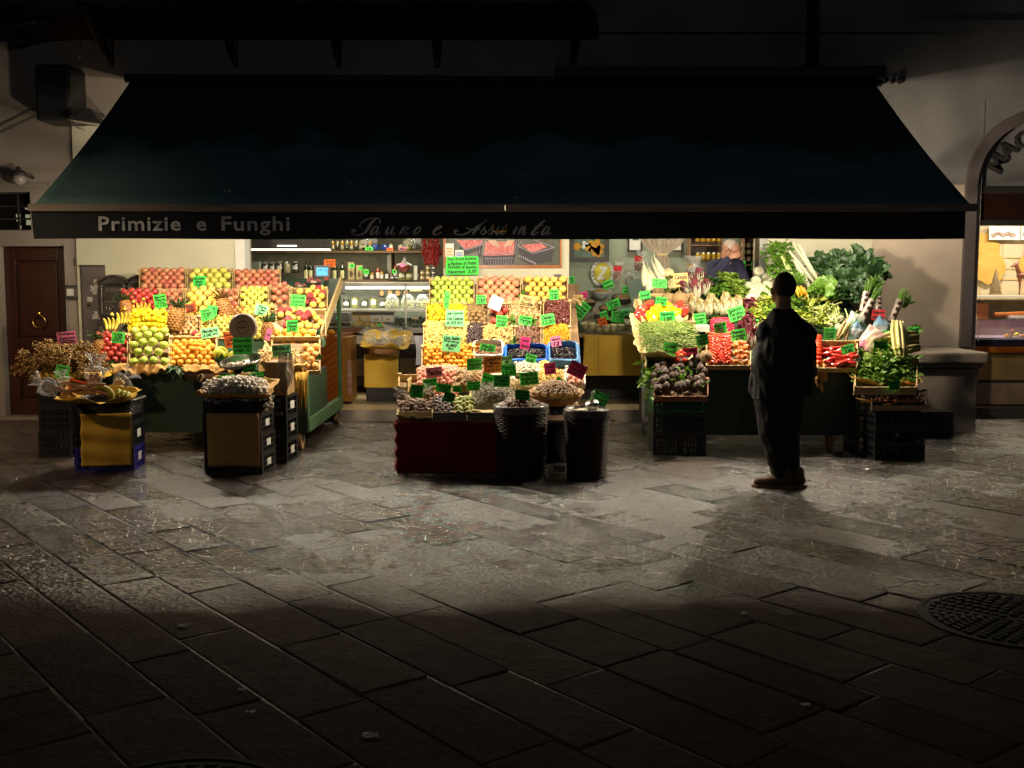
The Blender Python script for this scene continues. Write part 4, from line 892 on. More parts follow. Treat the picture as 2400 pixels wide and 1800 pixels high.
F(S1, 590,715,642,795, .062, F_PYE, 'pear', 'tall yellow pear left of the yellow oranges', 'pear', 'yellow pears beside the oranges', mound=.03, skip=.2)
F(S1, 648,724,762,784, .088, F_PY, 'yellow_orange', 'yellow orange in the middle crate on the right side', 'orange', 'yellow oranges, right side', mound=.02, skip=.35)
F(S1, 650,726,760,786, .09, F_WR, 'wrapped_orange', 'orange in red wrapper in the middle crate on the right side', 'orange', 'wrapped oranges, right side', mound=.06, skip=.6)
F(S1, 222,782,300,852, .076, F_AR, 'apple', 'red apple at the left front corner of the cart', 'apple', 'red apples, left front', mound=.05)
F(S1, 304,772,398,862, .098, F_AG, 'apple', 'green apple at the cart front', 'apple', 'green apples, cart front', mound=.07, rows=5)
F(S1, 396,800,506,858, .078, F_MA, 'mandarin', 'mandarin in the front crate of the left cart', 'mandarin', 'mandarins on the left cart', mound=.03)
F(S1, 402,805,500,850, .078, F_OR, 'mandarin', 'mandarin in the front crate of the left cart', 'mandarin', 'mandarins on the left cart', mound=.08, skip=.3)
F(S1, 440,778,508,806, .082, F_PY, 'yellow_orange', 'yellow orange behind the mandarins', 'orange', 'yellow oranges behind the mandarins', mound=.02, skip=.4)
F(S1, 436,785,504,806, .084, F_WR, 'wrapped_orange', 'orange in red wrapper behind the mandarins', 'orange', 'wrapped oranges behind the mandarins', mound=.05, skip=.4)
F(S1, 638,778,742,822, .098, F_MA, 'yellow_orange', 'large pale orange above the paper of mushrooms', 'orange', 'large pale oranges, right front', mound=.06)
F(S1, 708,812,752,866, .085, F_CLEM, 'mango', 'yellow mango at the right front corner', 'mango', 'mangoes at the right front corner', mound=.03)
for (u, v, r, l) in ((517,832,.075,'big yellow green pomelo left of the scale pan'),(548,838,.055,'smaller yellow green pomelo touching the scale column')):
 X, t = S1.hit(u, v, r); inst('pomelo', F_MEL, TRS(S1.at(X, t, r+.01), (0,.2,0), r), l, 'pomelo')
def banana_tpl(L=.19, r=.018, k=1.1):
 mb = MB(); n = 8
 pts = [(L*.62*math.sin((i/n-.5)*k), 0, -L*.62*(1-math.cos((i/n-.5)*k))*1.6) for i in range(n+1)]
 mb.tube(pts, [r*(.3,.75,.95,1,1,1,.92,.65,.25)[i] for i in range(n+1)], 7); return mb.v, mb.f
BAN = mesh_of('banana', banana_tpl(), m_banana)
def bananas(u, v, n, lab, sl=S1, ang=0, h=.11, fan=.16, me=None, Y=None, gap=.036):
 if Y is None: X, t = sl.hit(u, v, h); P_ = sl.at(X, t, h)
 else: P_ = PY(u, v, Y)
 root = empty('banana_bunch', P_); tag(root, lab, 'bananas')
 for i in range(n):
  k = i-(n-1)/2; o = bpy.data.objects.new('banana', me or BAN); COL.objects.link(o); o.parent = root
  o.matrix_local = TRS((k*gap, -abs(k)*.006, -abs(k)*.004), (0,0,0)) @ Matrix.Rotation(k*fan+ang, 4, 'Y') @ Matrix.Rotation(U(-.1,.1), 4, 'Z') @ Matrix.Rotation(-PI/2, 4, 'Y') @ Matrix.Rotation(-PI/2, 4, 'X')
 MB().tube([(0,.01,.08),(0,.02,.105)], [.022,.012], 6).build('stem', m_banana, root)
bananas(262,758,4,'banana bunch at the far left of the left cart'); bananas(291,745,4,'taller banana bunch beside the quinces', ang=.12); bananas(312,728,3,'banana bunch right under the dark red apples', ang=.25); bananas(336,722,4,'banana bunch nearest the first green price card', ang=.2)
def pineapple(u, v, s, lab, Y=None, sl=S1, h=.17, red=False):
 if Y is None: X, t = sl.hit(u, v, h); P_ = sl.at(X, t, h)
 else: P_ = PY(u, v, Y)
 root = empty('pineapple', P_); root.rotation_euler = (U(-.3,-.1), U(-.15,.15), U(0,1)); tag(root, lab, 'pineapple', 'pineapples on the left cart')
 mb = MB(); n, m_ = 12, 9
 t_ = lathe([(.001,-.11),(.045,-.105),(.063,-.06),(.068,0),(.062,.06),(.045,.095),(.02,.105)], 16); mb.add(t_)
 for j in range(9):
  for i in range(11):
   a = 2*PI*(i+(j % 2)*.5)/11; z = -.09+j*.0225; r = .067*math.sqrt(max(0, 1-(z/.125)**2))
   mb.add(ICO, TRS((r*math.cos(a), r*math.sin(a), z), (0,0,a), (.011,.016,.011)))
 mb.build('body', mat('pineapple skin red' if red else 'pineapple skin', (.42,.19,.05), (.25,.11,.03), .5, scale=30, rand=((.5,.25,.07),(.34,.15,.04),(.22,.1,.03)), rmode='i'), root)
 ml = MB()
 for k in range(26):
  a = k*2.4; e = .25+.9*(1-k/26); d = Vector((math.cos(a)*math.cos(e*0+1.35-e*.8), math.sin(a)*math.cos(1.35-e*.8), math.sin(1.35-e*.8)))
  ml.add(LEAFK[k % 6], Matrix.Translation((0,0,.09)) @ look(d, 0) @ Matrix.Diagonal((.035,.16*U(.7,1.1),.07,1)))
 ml.build('crown', m_leafd if not red else mat('reddish crown', (.22,.11,.035), (.12,.09,.03), .5), root, smooth=True)
 root.scale = (s,s,s)
pineapple(412,748,1.15,'tall pineapple standing left of the brown pears'); pineapple(525,726,1.15,'pineapple with reddish crown above the yellow pears', red=True); pineapple(295,724,.9,'pineapple at the cart edge beside the mailbox', h=.16)
pineapple(628,778,.95,'pineapple with pink tag right of the scale dial'); pineapple(232,818,.9,'pineapple at the far left front of the cart', h=.10)
def sprig(u, v, Y, lab, n=12, L=.11, m=None, sp=.9, d=(0,-.6,.2)): return bunch('leaf_sprig', lab, 'leaf sprig', PY(u, v, Y), d, n, L, .07*L/.1, sp, m or m_leafd, LEAF)
sprig(415,862,10.05,'dark leaf sprig hanging over the front of the mandarin crate', 16, .13, d=(0,-.8,-.5)); sprig(515,852,10.05,'small leaf sprig under the pomelo', 9, .1, d=(.3,-.8,0))
sprig(425,790,10.9,'leaf sprig behind the mandarins'); sprig(248,862,10.1,'leaf sprig under the red apples at the left corner', 16, .13, d=(-.4,-.7,-.3)); sprig(715,790,10.7,'leaf sprig on the large pale oranges', 14, .12, d=(.6,-.5,.2)); sprig(745,790,10.6,'leaf sprig at the right edge of the cart', 10, .13, d=(.8,-.5,-.3)); sprig(742,840,10.2,'leaf sprig among the mangoes', 6, .09)
def heart(u, v, s, lab, Y=12.15):
 o = MB(); n = 28
 pts = [(16*math.sin(t)**3/17, (13*math.cos(t)-5*math.cos(2*t)-2*math.cos(3*t)-math.cos(4*t))/17) for t in [2*PI*i/n for i in range(n)]]
 root = empty('heart_box', PY(u, v, Y)); root.rotation_euler = (-.25, .25, 0); tag(root, lab, 'gift box', 'heart shaped boxes on the cart')
 for sc_, y, m, nm in ((1,0,mat('red heart card', (.42,.03,.03), None, .5),'lid'),(.78,-.012,mat('brown heart print', (.08,.02,.012), None, .4),'dark_heart_print'),(.42,-.018,mat('cream heart print', (.65,.4,.3), None, .5),'light_heart_print')):
  mb = MB(); k = [(x*s*sc_, y, z*s*sc_) for x, z in pts]; mb.v = k + [(x, y+(.03 if y == 0 else .004), z) for x, _, z in k]
  mb.f = [tuple(range(n)), tuple(range(2*n-1, n-1, -1))]+[(i, n+i, n+(i+1) % n, (i+1) % n) for i in range(n)]; mb.m = [0]*len(mb.f); mb.build(nm, m, root)
heart(735,663,.085,'larger dark red heart shaped box at the upper right corner'); heart(704,673,.07,'lighter heart shaped box left of the dark one', 12.05)
tag(MB().box(0,0,0,.05,.02,.13).build('red_box', mat('red carton', (.3,.03,.02), None, .5), loc=PY(760,676,12.2)), 'narrow red carton at the upper right corner of the cart', 'box')
ruffle([S1.at(XA+.05,-.02,.05), S1.at(PY(395,868,10.1).x,-.02,.05)], m_kraft, 'orange kraft paper under the green apples at the cart front', drop=.10)
ruffle([S1.at(PY(430,868,10.1).x,-.03,.05), S1.at(PY(560,868,10.1).x,-.03,.05)], m_kraft, 'orange kraft paper under the mandarins', drop=.07)
cs = empty('crate_end_board', S1.at(PY(468,870,10.1).x, -.05, -.01)); tag(cs, 'printed cardboard crate end below the mandarins', 'board')
MB().box(-.15,0,-.05,.15,.012,.03).build('board', mat('orange printed card', (.42,.17,.06), (.3,.1,.04), .7), cs)
mb = MB(); mb.add(text_tpl('Mediterranea', .0, 'CENTER', .3), TRS((0,-.002,-.015),(PI/2,0,0),(.045,.05,1))); mb.build('lettering', m_whitep, cs)
def papernest(sl, u0, v0, u1, v1, lab, m, hgt=.10, amp=.05, wav=7, Mx=None):
 Xa0, t0 = sl.hit(u0, v1, .05); Xa1, _ = sl.hit(u1, v1, .05); _, t1 = sl.hit(u0, v0, .05); cx_, ct = (Xa0+Xa1)/2, (t0+t1)/2; rx, rt = (Xa1-Xa0)/2, (t1-t0)/2; sd = U(0,50)
 def fn(s, t):
  a = 2*PI*s; e = (abs(math.cos(a))**8+abs(math.sin(a))**8)**(-1/8); nz = noise.noise((math.cos(a)*2.2, math.sin(a)*2.2, sd)); n2 = noise.noise((math.cos(a)*6, math.sin(a)*6, sd+t))
  r = (.55+.45*t**.6+.10*n2*t); return sl.at(cx_+rx*e*r*math.cos(a)*.95, ct+rt*e*r*math.sin(a)*.95, .012+(hgt*(.7+nz*.9))*t**1.8+amp*.3*n2*t)
 o = MB().grid(fn, 56, 7).build('wrapping_paper', m, smooth=True, solid=.002); return tag(o, lab, 'paper', 'paper nests lining the baskets and crates')
papernest(S1, 595,788,722,872, 'crumpled cream paper round the mushrooms on the cart front', m_tanpaper, .16)
heap(S1, 608,822,712,866, 'chip', 420, .020, m_mush, 'curled brown mushrooms in crumpled paper at the cart front', 'mushrooms', .06, .05)
ruffle([S1.at(PY(610,868,10.1).x,-.05,.06), S1.at(PY(720,868,10.1).x,-.05,.07)], m_kraft, 'orange paper edge below the curled mushrooms', drop=.10)
ruffle([PY(690,880,10.0), PY(722,876,10.0)], m_paper, 'long yellow paper strip hanging at the cart corner', drop=.34, n=14, out=.06)
scp = PY(572,872,9.75); sc_ = empty('kitchen_scale', scp); tag(sc_, 'old dial weighing scale with a steel pan on the left cart', 'scale')
yD = 9.9
dc = PY(571,767,yD)-scp
mb = MB().add(lathe([(.001,-.03),(.125,-.03),(.13,-.02),(.13,.03),(.12,.04),(.001,.04)], 32), TRS(dc, (PI/2,0,0))); mb.build('dial_housing', mat('scale cream enamel', (.40,.33,.25), (.3,.24,.18), .35), sc_, smooth=False)
mb = MB().add(lathe([(.052,.0402),(.056,.046),(.060,.0402)], 28, cap=False), TRS(dc, (PI/2,0,0))); mb.cbox(dc+Vector((0,-.045,-.004)), (.075,.006,.012)); mb.build('dial_ring_mark', mat('scale brown mark', (.16,.09,.06), None, .5), sc_)
MB().tube([dc+Vector((0,.02,-.12)), dc+Vector((.01,.03,-.3)), Vector((0,0,-.02))], [.045,.04,.05], 10).build('column', m_iron, sc_, smooth=True)
pc = PY(565,848,9.7)-scp
MB().add(lathe([(.04,-.06),(.10,-.055),(.165,-.01),(.185,.02),(.19,.02),(.17,-.016),(.10,-.045),(.001,-.05)], 36), TRS(pc, (.25,-.12,0))).build('pan', m_steel, sc_, smooth=True)
MB().add(lathe([(.10,-.10),(.11,-.05),(.05,0)], 20), TRS(pc+Vector((.0,0,-.07)))).build('base', m_iron, sc_, smooth=True)
mb = MB()
for i in range(60):
 a, r = U(0,6.28), .12*math.sqrt(U(0,1)); mb.add(R.choice(TP['chip']), TRS(scp+pc+Vector((r*math.cos(a)*1.1+.01, r*math.sin(a), -.03+U(0,.02))), rrot(), .018))
tag(mb.build('mushroom_slices', m_garlic, smooth=True), 'pale mushroom slices lying in the steel scale pan', 'mushrooms', None, 'stuff')
def stack(u, Y, w, d, n, h, lab, rz=0, mats=None, sf=True, slots=10, rows=3):
 X = PY(u, 1000, Y).x
 pos = ['lowest', 'second', 'third', 'fourth', 'top']
 for k in range(n):
  nm = pos[k] if k < n-1 else 'topmost'
  lattice_crate('plastic_crate', f'{nm} crate {lab}', (X+U(-.006,.006), Y+d/2, k*(h+.004)), w, d, h, (mats[k] if mats else m_blackpl), 'crate', 'stacked plastic crates', rz+U(-.02,.02), slots, rows, True, False)
 return X
XAc = stack(237, 9.05, .50, .36, 3, .20, 'of the stack under the bananas basket, far left', .07, mats=[m_bluepl, m_blackpl, m_blackpl])
pa = empty('paper_sheet', (PY(251,1035,8.99).x, 9.0, .02)); tag(pa, 'wrinkled yellow brown paper fixed to the far left crate stack', 'paper')
zz0, zz1 = .03, PY(250,975,9.0).z
MB().grid(lambda s, t: Vector(((s-.5)*.43+.01*(t-.5), -.03+.010*math.sin(t*17+s*2)*(.4+t)+.004*math.sin(s*9), zz0+(zz1-zz0)*t+.012*s)), 20, 30).build('sheet', m_paper, pa, smooth=True, solid=.0015)
def basket(u, v, Y, rx, ry, h, lab, m, flare=.8, fold=True, zt=None):
 c = PY(u, v, Y); t = empty('basket', (c.x, Y+ry, c.z-h)); tag(t, lab, 'basket')
 n = 44; rows = int(h/.014)
 def rad(k): return flare+(1-flare)*k
 mb = MB(); e = lambda a, q: (abs(math.cos(a))**q+abs(math.sin(a))**q)**(-1/q)
 for j in range(rows):
  k = j/rows; pts = []
  for i in range(n+1):
   a = 2*PI*i/n; o = .004*(1 if (i+j) % 2 else -1); r = rad(k)*e(a, 4)
   pts.append(((rx*r+o)*math.cos(a), (ry*r+o)*math.sin(a), h*k+.007))
  mb.tube(pts, .0085, 5, cap=False)
 mb.build('woven_side', m, t, smooth=True)
 MB().tube([((rx+.01)*e(a,4)*math.cos(a), (ry+.01)*e(a,4)*math.sin(a), h) for a in [2*PI*i/n for i in range(n+1)]], .014, 7, cap=False).build('rim', m, t, smooth=True)
 MB().add(lathe([(.001,0),(1,0)], 24), TRS((0,0,.01),(0,0,0),(rx*flare,ry*flare,1))).build('bottom', m, t)
 return t
zA = .615
basket(232, 940, 8.95, .275, .2, .13, 'dark woven basket of plantains on the far left crate stack', m_blackpl, .86)
SA = Slope(8.93, PY(230,940,8.93).z+.0, 9.35, PY(230,940,8.93).z+.10)
papernest(SA, 116,908,308,942, 'crumpled yellow paper inside the far left basket', m_paper, .07, .06)
PLANT = mesh_of('plantain', banana_tpl(.23,.021,1.5), mat('green plantain skin', (.30,.27,.05), (.22,.21,.035), .45, rand=((.32,.30,.06),(.2,.18,.03)))); SWEET = mesh_of('cassava_root', lathe([(.001,-2.2),(.2,-2.0),(.36,-1),(.42,0),(.34,1.2),(.2,2.2),(.001,2.4)], 10), mat('cassava bark', (.25,.12,.07), (.34,.19,.12), .7, bump=.6))
def inst_plantain(u, v, Y, rot, lab): inst('plantain', PLANT, TRS(PY(u,v,Y), rot, 1), lab, 'plantain', 'plantains in the far left basket')
for (u, v, rx_, ry_) in ((236,915,.1,-.2),(247,912,.15,.0),(258,916,.1,.3)): inst_plantain(u, v, 9.0, (rx_-.3, ry_+.6, .3), 'curved green plantain in the far left basket')
for (u, v, a) in ((278,918,.3),(290,922,.6),(285,930,.9),(300,925,.2),(297,932,1.2)): inst('lime', F_FG, TRS(PY(u,v,8.98),(PI/2+a,a,a),.026), 'pale green oval fruit at the right end of the far left basket', 'fruit', 'pale green fruits in the basket')
for (u, v, a, s) in ((190,908,1.75,.055),(212,911,1.9,.05),(170,914,1.3,.05),(228,916,1.9,.045),(150,916,2.0,.05),(196,920,1.6,.05),(176,904,1.9,.045),(222,902,1.5,.045)): inst('cassava_root', SWEET, TRS(PY(u,v,8.98),(.2,a,0),s), 'long brown root lying in the far left basket', 'root', 'brown roots in the far left basket')
def plastic_bag(u, v, Y, s, lab, rot=0, h=1.0, content=None):
 t = empty('plastic_bag', PY(u, v, Y)); t.rotation_euler = (0, rot, 0); tag(t, lab, 'plastic bag', 'clear plastic bags')
 sd = U(0,99)
 def fn(a_, b_):
  a = a_*2*PI; r = s*(.9*math.sin(PI*min(1,(b_*.62+.12)))**.7 if b_ < .62 else .18+.75*(b_-.62)/.38)
  r *= 1+.7*noise.noise((math.cos(a)*2, math.sin(a)*2, sd+b_*2))+.25*noise.noise((math.cos(a)*6, math.sin(a)*6, sd+b_*5))+(.18*math.sin(a*9) if b_ > .55 else 0)
  return Vector((r*math.cos(a), r*math.sin(a)*.6, s*h*(b_*2.6-1)))
 MB().grid(fn, 28, 12).build('film', m_plast, t, smooth=True)
 zt_ = s*h*(.62*2.6-1); MB().tube([(s*.22*math.cos(a), s*.15*math.sin(a), zt_) for a in [i*PI/5 for i in range(11)]], s*.07, 5, cap=False).build('tie', m_whitep, t)
 if content:
  mb = MB()
  for i in range(40): mb.add(R.choice(TP[content[0]]), TRS((U(-.6,.6)*s, U(-.3,.3)*s, U(-.8,.1)*s*h), rrot(), s*.2))
  mb.build('contents', content[1], t, smooth=True)
plastic_bag(222,880,9.15,.09,'tall tied clear bag leaning behind the orange card', 0.1, 1.3, ('chip', m_date)); plastic_bag(112,908,9.0,.08,'tied clear bag at the left end of the far left basket', -1.0, 1.2, ('sliver', m_figd)); plastic_bag(285,895,9.2,.075,'tied clear bag sticking up right of the plantains', .8, 1.2, ('nut', m_mush)); plastic_bag(150,895,9.15,.06,'small clear bag behind the green card', -.2, 1.1, ('nut', m_mush))
XA2 = stack(128, 9.75, .30, .40, 3, .235, 'of the slim stack under the dried oregano', .0)
SA2 = Slope(9.75, .74, 10.15, .86)
mb = MB().box(-.28,-.0,0,.28,.36,.05); tag(mb.build('oregano_tray', m_paper, loc=(PY(165,885,9.8).x, 9.75, .735)), 'yellow paper covered tray under the dried oregano', 'tray')
hb = empty('oregano_bunch', PY(165,870,9.95)); tag(hb, 'big bushy bunch of dried brown oregano at the far left', 'dried herbs'); mb = MB(); ms = MB()
for i in range(230):
 a = U(0,6.28); e = U(-.15,1.2); r = U(.12,.33); d = Vector((math.cos(a)*math.cos(e)*1.25, math.sin(a)*math.cos(e)*.6-.2, math.sin(e)*.82)); tipp = d*r*(1.1-.15*d.x)
 ms.tube([(0,0,-.05), tipp*.5+Vector((0,0,.03)), tipp], .0025, 4)
 for k in range(26): mb.add(R.choice(TP['nut']), TRS(tipp+Vector((U(-.045,.045),U(-.045,.045),U(-.045,.045))), rrot(), U(.005,.013)))
mb.build('flower_heads', m_herb, hb); ms.build('stems', m_woodd, hb)
for i in range(0): pass
bunch('leaf_sprig','green spiky leaves between the oregano and the cart','leaf sprig', PY(215,862,10.0), (-.3,-.5,.6), 14, .2, .14, .6, m_leafd, LEAFK)
XB_ = stack(548, 8.9, .50, .36, 4, .165, 'of the stack under the garlic, left of the cart wheel', -.08, slots=8)
pb = empty('card_panel', (PY(548,1032,8.85).x, 8.86, 0)); tag(pb, 'plain tan card panel fixed to the front of the garlic stack', 'panel')
z0, z1 = PY(548,1092,8.86).z, PY(548,968,8.86).z
MB().grid(lambda s, t: Vector(((s-.5)*.44, -.03+.05*(s-.5)*-.3+.004*math.sin(t*5+s*3), z0+(z1-z0)*t)), 12, 12).build('sheet', m_olive, pb, smooth=True, solid=.002)
basket(548, 938, 8.83, .26, .2, .09, 'dark basket with white rim cloth under the garlic', m_blackpl, .92)
SB = Slope(8.80, PY(548,932,8.8).z+.01, 9.2, PY(548,932,8.8).z+.13)
ruffle([(PY(482,930,8.8).x, 8.79, PY(548,932,8.8).z), (PY(612,930,8.8).x, 8.79, PY(548,932,8.8).z)], m_plastw, 'milky plastic film round the garlic basket rim', drop=.045, rise=.01, out=.012)
papernest(SB, 460,884,640,930, 'orange wrapping paper spread under the garlic', m_kraft, .07, .06)
ruffle([(PY(462,918,8.78).x, 8.76, PY(548,918,8.78).z), (PY(630,915,8.78).x, 8.76, PY(548,918,8.78).z)], m_kraft, 'orange paper edge hanging in front of the garlic', drop=.045, rise=.02, out=.03)
gar = lathe([(.001,-.75),(.6,-.7),(1,-.2),(.9,.3),(.45,.65),(.16,.95),(.12,1.35),(.001,1.4)], 14); gar = ([(x*(1+.1*math.cos(6*math.atan2(y,x))), y*(1+.1*math.cos(6*math.atan2(y,x))), z) for x,y,z in gar[0]], gar[1])
F_GA = mesh_of('garlic_bulb', gar, m_garlic)
F(SB, 472,898,632,926, .055, F_GA, 'garlic_bulb', 'white garlic bulb in the heap on orange paper', 'garlic', 'garlic bulbs on orange paper', h0=.02, mound=.05, tilt=1.4)
F(SB, 480,892,628,918, .055, F_GA, 'garlic_bulb', 'white garlic bulb in the heap on orange paper', 'garlic', 'garlic bulbs on orange paper', h0=.05, mound=.06, tilt=1.4, skip=.25)
heap(SB, 560,880,610,905, 'chip', 90, .016, m_mush, 'brown ginger pieces behind the garlic', 'dried ginger', .05, .04)
mb = MB()
for i in range(26): mb.add(gar, TRS(PY(628+U(-9,9), 920+i*1.5, 8.92)+Vector((U(-.02,.02),U(-.03,.02),U(-.02,.02))), rrot(), .017))
tag(mb.build('garlic_braid', m_garlic, smooth=True), 'braid of small garlic hanging at the right of the garlic basket', 'garlic braid')
gn = MB()
for i in range(3): gn.add(TP['walnut'][i], TRS(PY(466+i*3,890-i*4,8.9), rrot(), .022))
tag(gn.build('ginger_root', m_celeriac, smooth=True), 'ginger root at the left end of the garlic paper', 'ginger')
XB2 = stack(654, 9.45, .17, .34, 3, .2, 'of the slim stack behind the garlic stack', -.1, slots=4)
bb = empty('cardboard_box', (PY(650,940,9.4).x, 9.42, .61)); tag(bb, 'brown cardboard box with clear film right of the garlic', 'box'); MB().box(-.11,0,0,.09,.3,.30).build('carton', mat('brown cardboard', (.40,.24,.12), (.33,.19,.09), .7), bb, bevel=.01)
sd_ = 4.2
MB().grid(lambda s, t: Vector((.02+.12*s+.05*noise.noise((s*3,t*2,1)), -.02-.05*math.sin(s*PI)-.04*noise.noise((s*4,t*3,4)), .38-.36*t*(.8+.2*math.sin(s*4)))), 14, 14).build('plastic_film', m_plastw, bb, smooth=True)
S2 = Slope(10.45, .745, 11.9, 1.60); S2.ex = .22      # upper steep display
S2F = Slope(8.85, .475, 10.4, .74); S2F.ex = .10       # lower shallow display
xa, xb = PY(930,975,8.85).x, PY(1172,975,8.85).x
ft = empty('display_table', ((xa+xb)/2, 8.9, 0)); tag(ft, 'low front table skirted with dark red cloth in the middle', 'table'); cxf = (xa+xb)/2
MB().box(xa-cxf+.02, .02, .43, PY(1370,960,9.3).x-cxf, 1.5, .455).build('table_top', m_woodd, ft)
for x in (xa-cxf+.06, PY(1370,960,9.3).x-cxf-.06):
 for y in (.1, 1.42): MB().box(x-.02, y-.02, 0, x+.02, y+.02, .43).build('leg', m_woodd, ft)
def cloth(s, t):
 zt, zb_ = .445, .012
 if s < .35:
  k = s/.35; x = xa - .004; y = 10.3-(10.3-8.86)*k
  return Vector((x-.015-.014*math.sin(t*23)*(k > .9)-.012*math.sin(k*30)*t, y, zt+(zb_-zt)*t))
 k = (s-.35)/.65; x = xa+(xb+.08-xa)*k
 return Vector((x-.02*(k < .03)*abs(math.sin(t*13)), 8.86-.008*math.sin(k*25+t*2)*t-.008*t, zt+(zb_-zt)*t))
o = MB().grid(cloth, 90, 18).build('cloth_skirt', m_red, smooth=True, solid=.002); tag(o, 'dark red cloth skirt hanging to the ground round the front table', 'cloth')
us = empty('display_stand', (0, 10.4, 0)); tag(us, 'stepped wooden stand carrying the middle fruit crates', 'stand')
XU0, XU1 = PY(990,870,10.45).x, PY(1340,860,10.45).x
mb = MB(); mb.add((MB().box(XU0+.02, 0, -.03, XU1+.1, S2.len, -.002).v, MB().box(0,0,0,1,1,1).f), Matrix.Translation((0,-10.4,0)) @ S2.M(0,0,0)); mb.build('sloping_deck', m_woodd, us)
for x in (XU0+.08, XU1-.05):
 for (y, z) in ((.1,.72),(1.38,1.48)): MB().box(x-.025, y-.025, 0, x+.025, y+.025, z).build('leg', m_woodd, us)
MB().box(XU0+.03, .05, .0, XU1, .07, .70).build('front_panel', m_darkin, us)
MB().box(XU0+.03, .08, .02, XU0+.045, 1.4, .70).build('side_panel', m_darkin, us)
g2 = 'wooden crates on the middle stand'
T2 = [(1006,655,1112,710,'crate of green apples at the top left of the middle stand'),(1117,652,1221,708,'crate of blushed mangoes, centre of the top row of the middle stand'),(1224,652,1331,708,'crate of pale yellow fruit at the top right of the middle stand'),
 (998,710,1086,760,'crate of lemons left of the kiwis'),(1088,712,1186,764,'crate of kiwis and pomegranates'),(1189,712,1268,764,'crate of dried mushrooms above the brown figs'),(1273,706,1338,764,'crate of dates at the right edge of the middle stand'),
 (992,762,1100,810,'crate of pale grapes above the apricots'),(1102,766,1202,818,'crate of raisins and dried tan fruit'),(1206,766,1269,818,'crate of brown dried figs'),(1272,766,1337,818,'crate of dried apricots at the right edge'),
 (988,812,1112,874,'large crate of small orange fruit at the lower left of the middle stand')]
for q in T2: tray(S2, *q, group=g2)
F(S2, 1008,650,1111,712, .084, F_AG, 'apple', 'green apple in the top left crate of the middle stand', 'apple', 'green apples, middle stand', jit=.05)
F(S2, 1119,650,1219,712, .088, F_MG, 'mango', 'blushed mango in the centre top crate of the middle stand', 'mango', 'blushed mangoes, middle stand', jit=.05)
F(S2, 1170,704,1218,724, .085, F_MG, 'mango', 'blushed mango heaped below the centre top crate', 'mango', 'mangoes above the tan mushrooms', mound=.05)
F(S2, 1228,650,1329,708, .092, F_PY, 'yellow_orange', 'pale yellow fruit in the top right crate of the middle stand', 'orange', 'pale yellow fruit, middle stand', jit=.05)
F(S2, 998,712,1114,758, .052, F_LE, 'lemon', 'small yellow lemon left of the kiwis', 'lemon', 'lemons, middle stand', mound=.03)
F(S2, 998,722,1110,752, .052, F_LE, 'lemon', 'small yellow lemon left of the kiwis', 'lemon', 'lemons, middle stand', h0=.04, mound=.05, skip=.35)
F(S2, 1090,714,1142,764, .058, F_KI, 'kiwi', 'brown kiwi in the centre of the middle stand', 'kiwi', 'kiwis, middle stand', mound=.05, lie=True)
F(S2, 1094,722,1140,756, .058, F_KI, 'kiwi', 'brown kiwi in the centre of the middle stand', 'kiwi', 'kiwis, middle stand', h0=.04, mound=.05, lie=True, skip=.3)
F(S2, 1146,716,1196,762, .085, F_PO, 'pomegranate', 'red pomegranate right of the kiwis', 'pomegranate', 'pomegranates, middle stand', mound=.05)
heap(S2, 1190,710,1268,760, 'chip', 330, .026, m_mush, 'tan dried mushrooms heaped in the crate left of the dates', 'mushrooms', .07, .03)
heap(S2, 1276,704,1336,760, 'date', 420, .021, m_date, 'glossy dark dates heaped at the right edge of the middle stand', 'dates', .07, .03)
heap(S2, 994,756,1102,806, 'round', 700, .0145, m_grapep, 'pale yellow grapes heaped above the small orange fruit', 'grapes', .07, .03)
for i in range(5):
 X, t = S2.hit(1006+i*21, 764+U(-4,4), .08); mb = MB()
 for k in range(45): mb.add(ICO, TRS(S2.at(X+U(-.05,.05)*(1), t+U(-.035,.035), .09+U(-.03,.03)), rrot(), .0145))
 mb.build('bunch', m_grapep, bpy.data.objects['grapes'], smooth=True)
heap(S2, 1094,760,1132,814, 'nut', 330, .015, mat('black raisin', (.03,.015,.02), (.06,.03,.03), .4), 'black raisins in a narrow strip left of the dried tan fruit', 'raisins', .06, .03)
heap(S2, 1132,766,1203,816, 'crescent', 330, .025, m_cashew, 'dried tan fruit pieces in the crate centre', 'dried fruit', .08, .03)
heap(S2, 1207,764,1268,816, 'sliver', 420, .032, m_figd, 'brown dried pods with white twigs left of the apricots', 'dried pods', .05, .03)
heap(S2, 1273,764,1335,816, 'chip', 420, .021, m_apric, 'bright orange dried apricots at the right edge of the middle stand', 'apricots', .07, .03)
mb = MB()
for k in range(9): P_ = PY(1218+U(-8,30), 790+U(-22,12), 10.85); mb.tube([P_, P_+Vector((U(-.05,.05),-.02,U(.04,.12)))], .0022, 4)
tag(mb.build('twigs', m_whitep), 'thin pale twigs standing in the brown dried pods', 'twigs')
F(S2, 990,808,1112,870, .058, F_MA, 'small_orange', 'small orange fruit in the big lower left crate of the middle stand', 'orange', 'small oranges, middle stand', mound=.02)
F(S2, 992,808,1110,864, .058, F_MA, 'small_orange', 'small orange fruit in the big lower left crate of the middle stand', 'orange', 'small oranges, middle stand', h0=.045, mound=.03, skip=.25)
F(S2, 1102,806,1140,830, .056, F_OR, 'small_orange', 'small orange fruit spilling right of the big lower left crate', 'orange', 'small oranges beside the white tray', mound=.02)
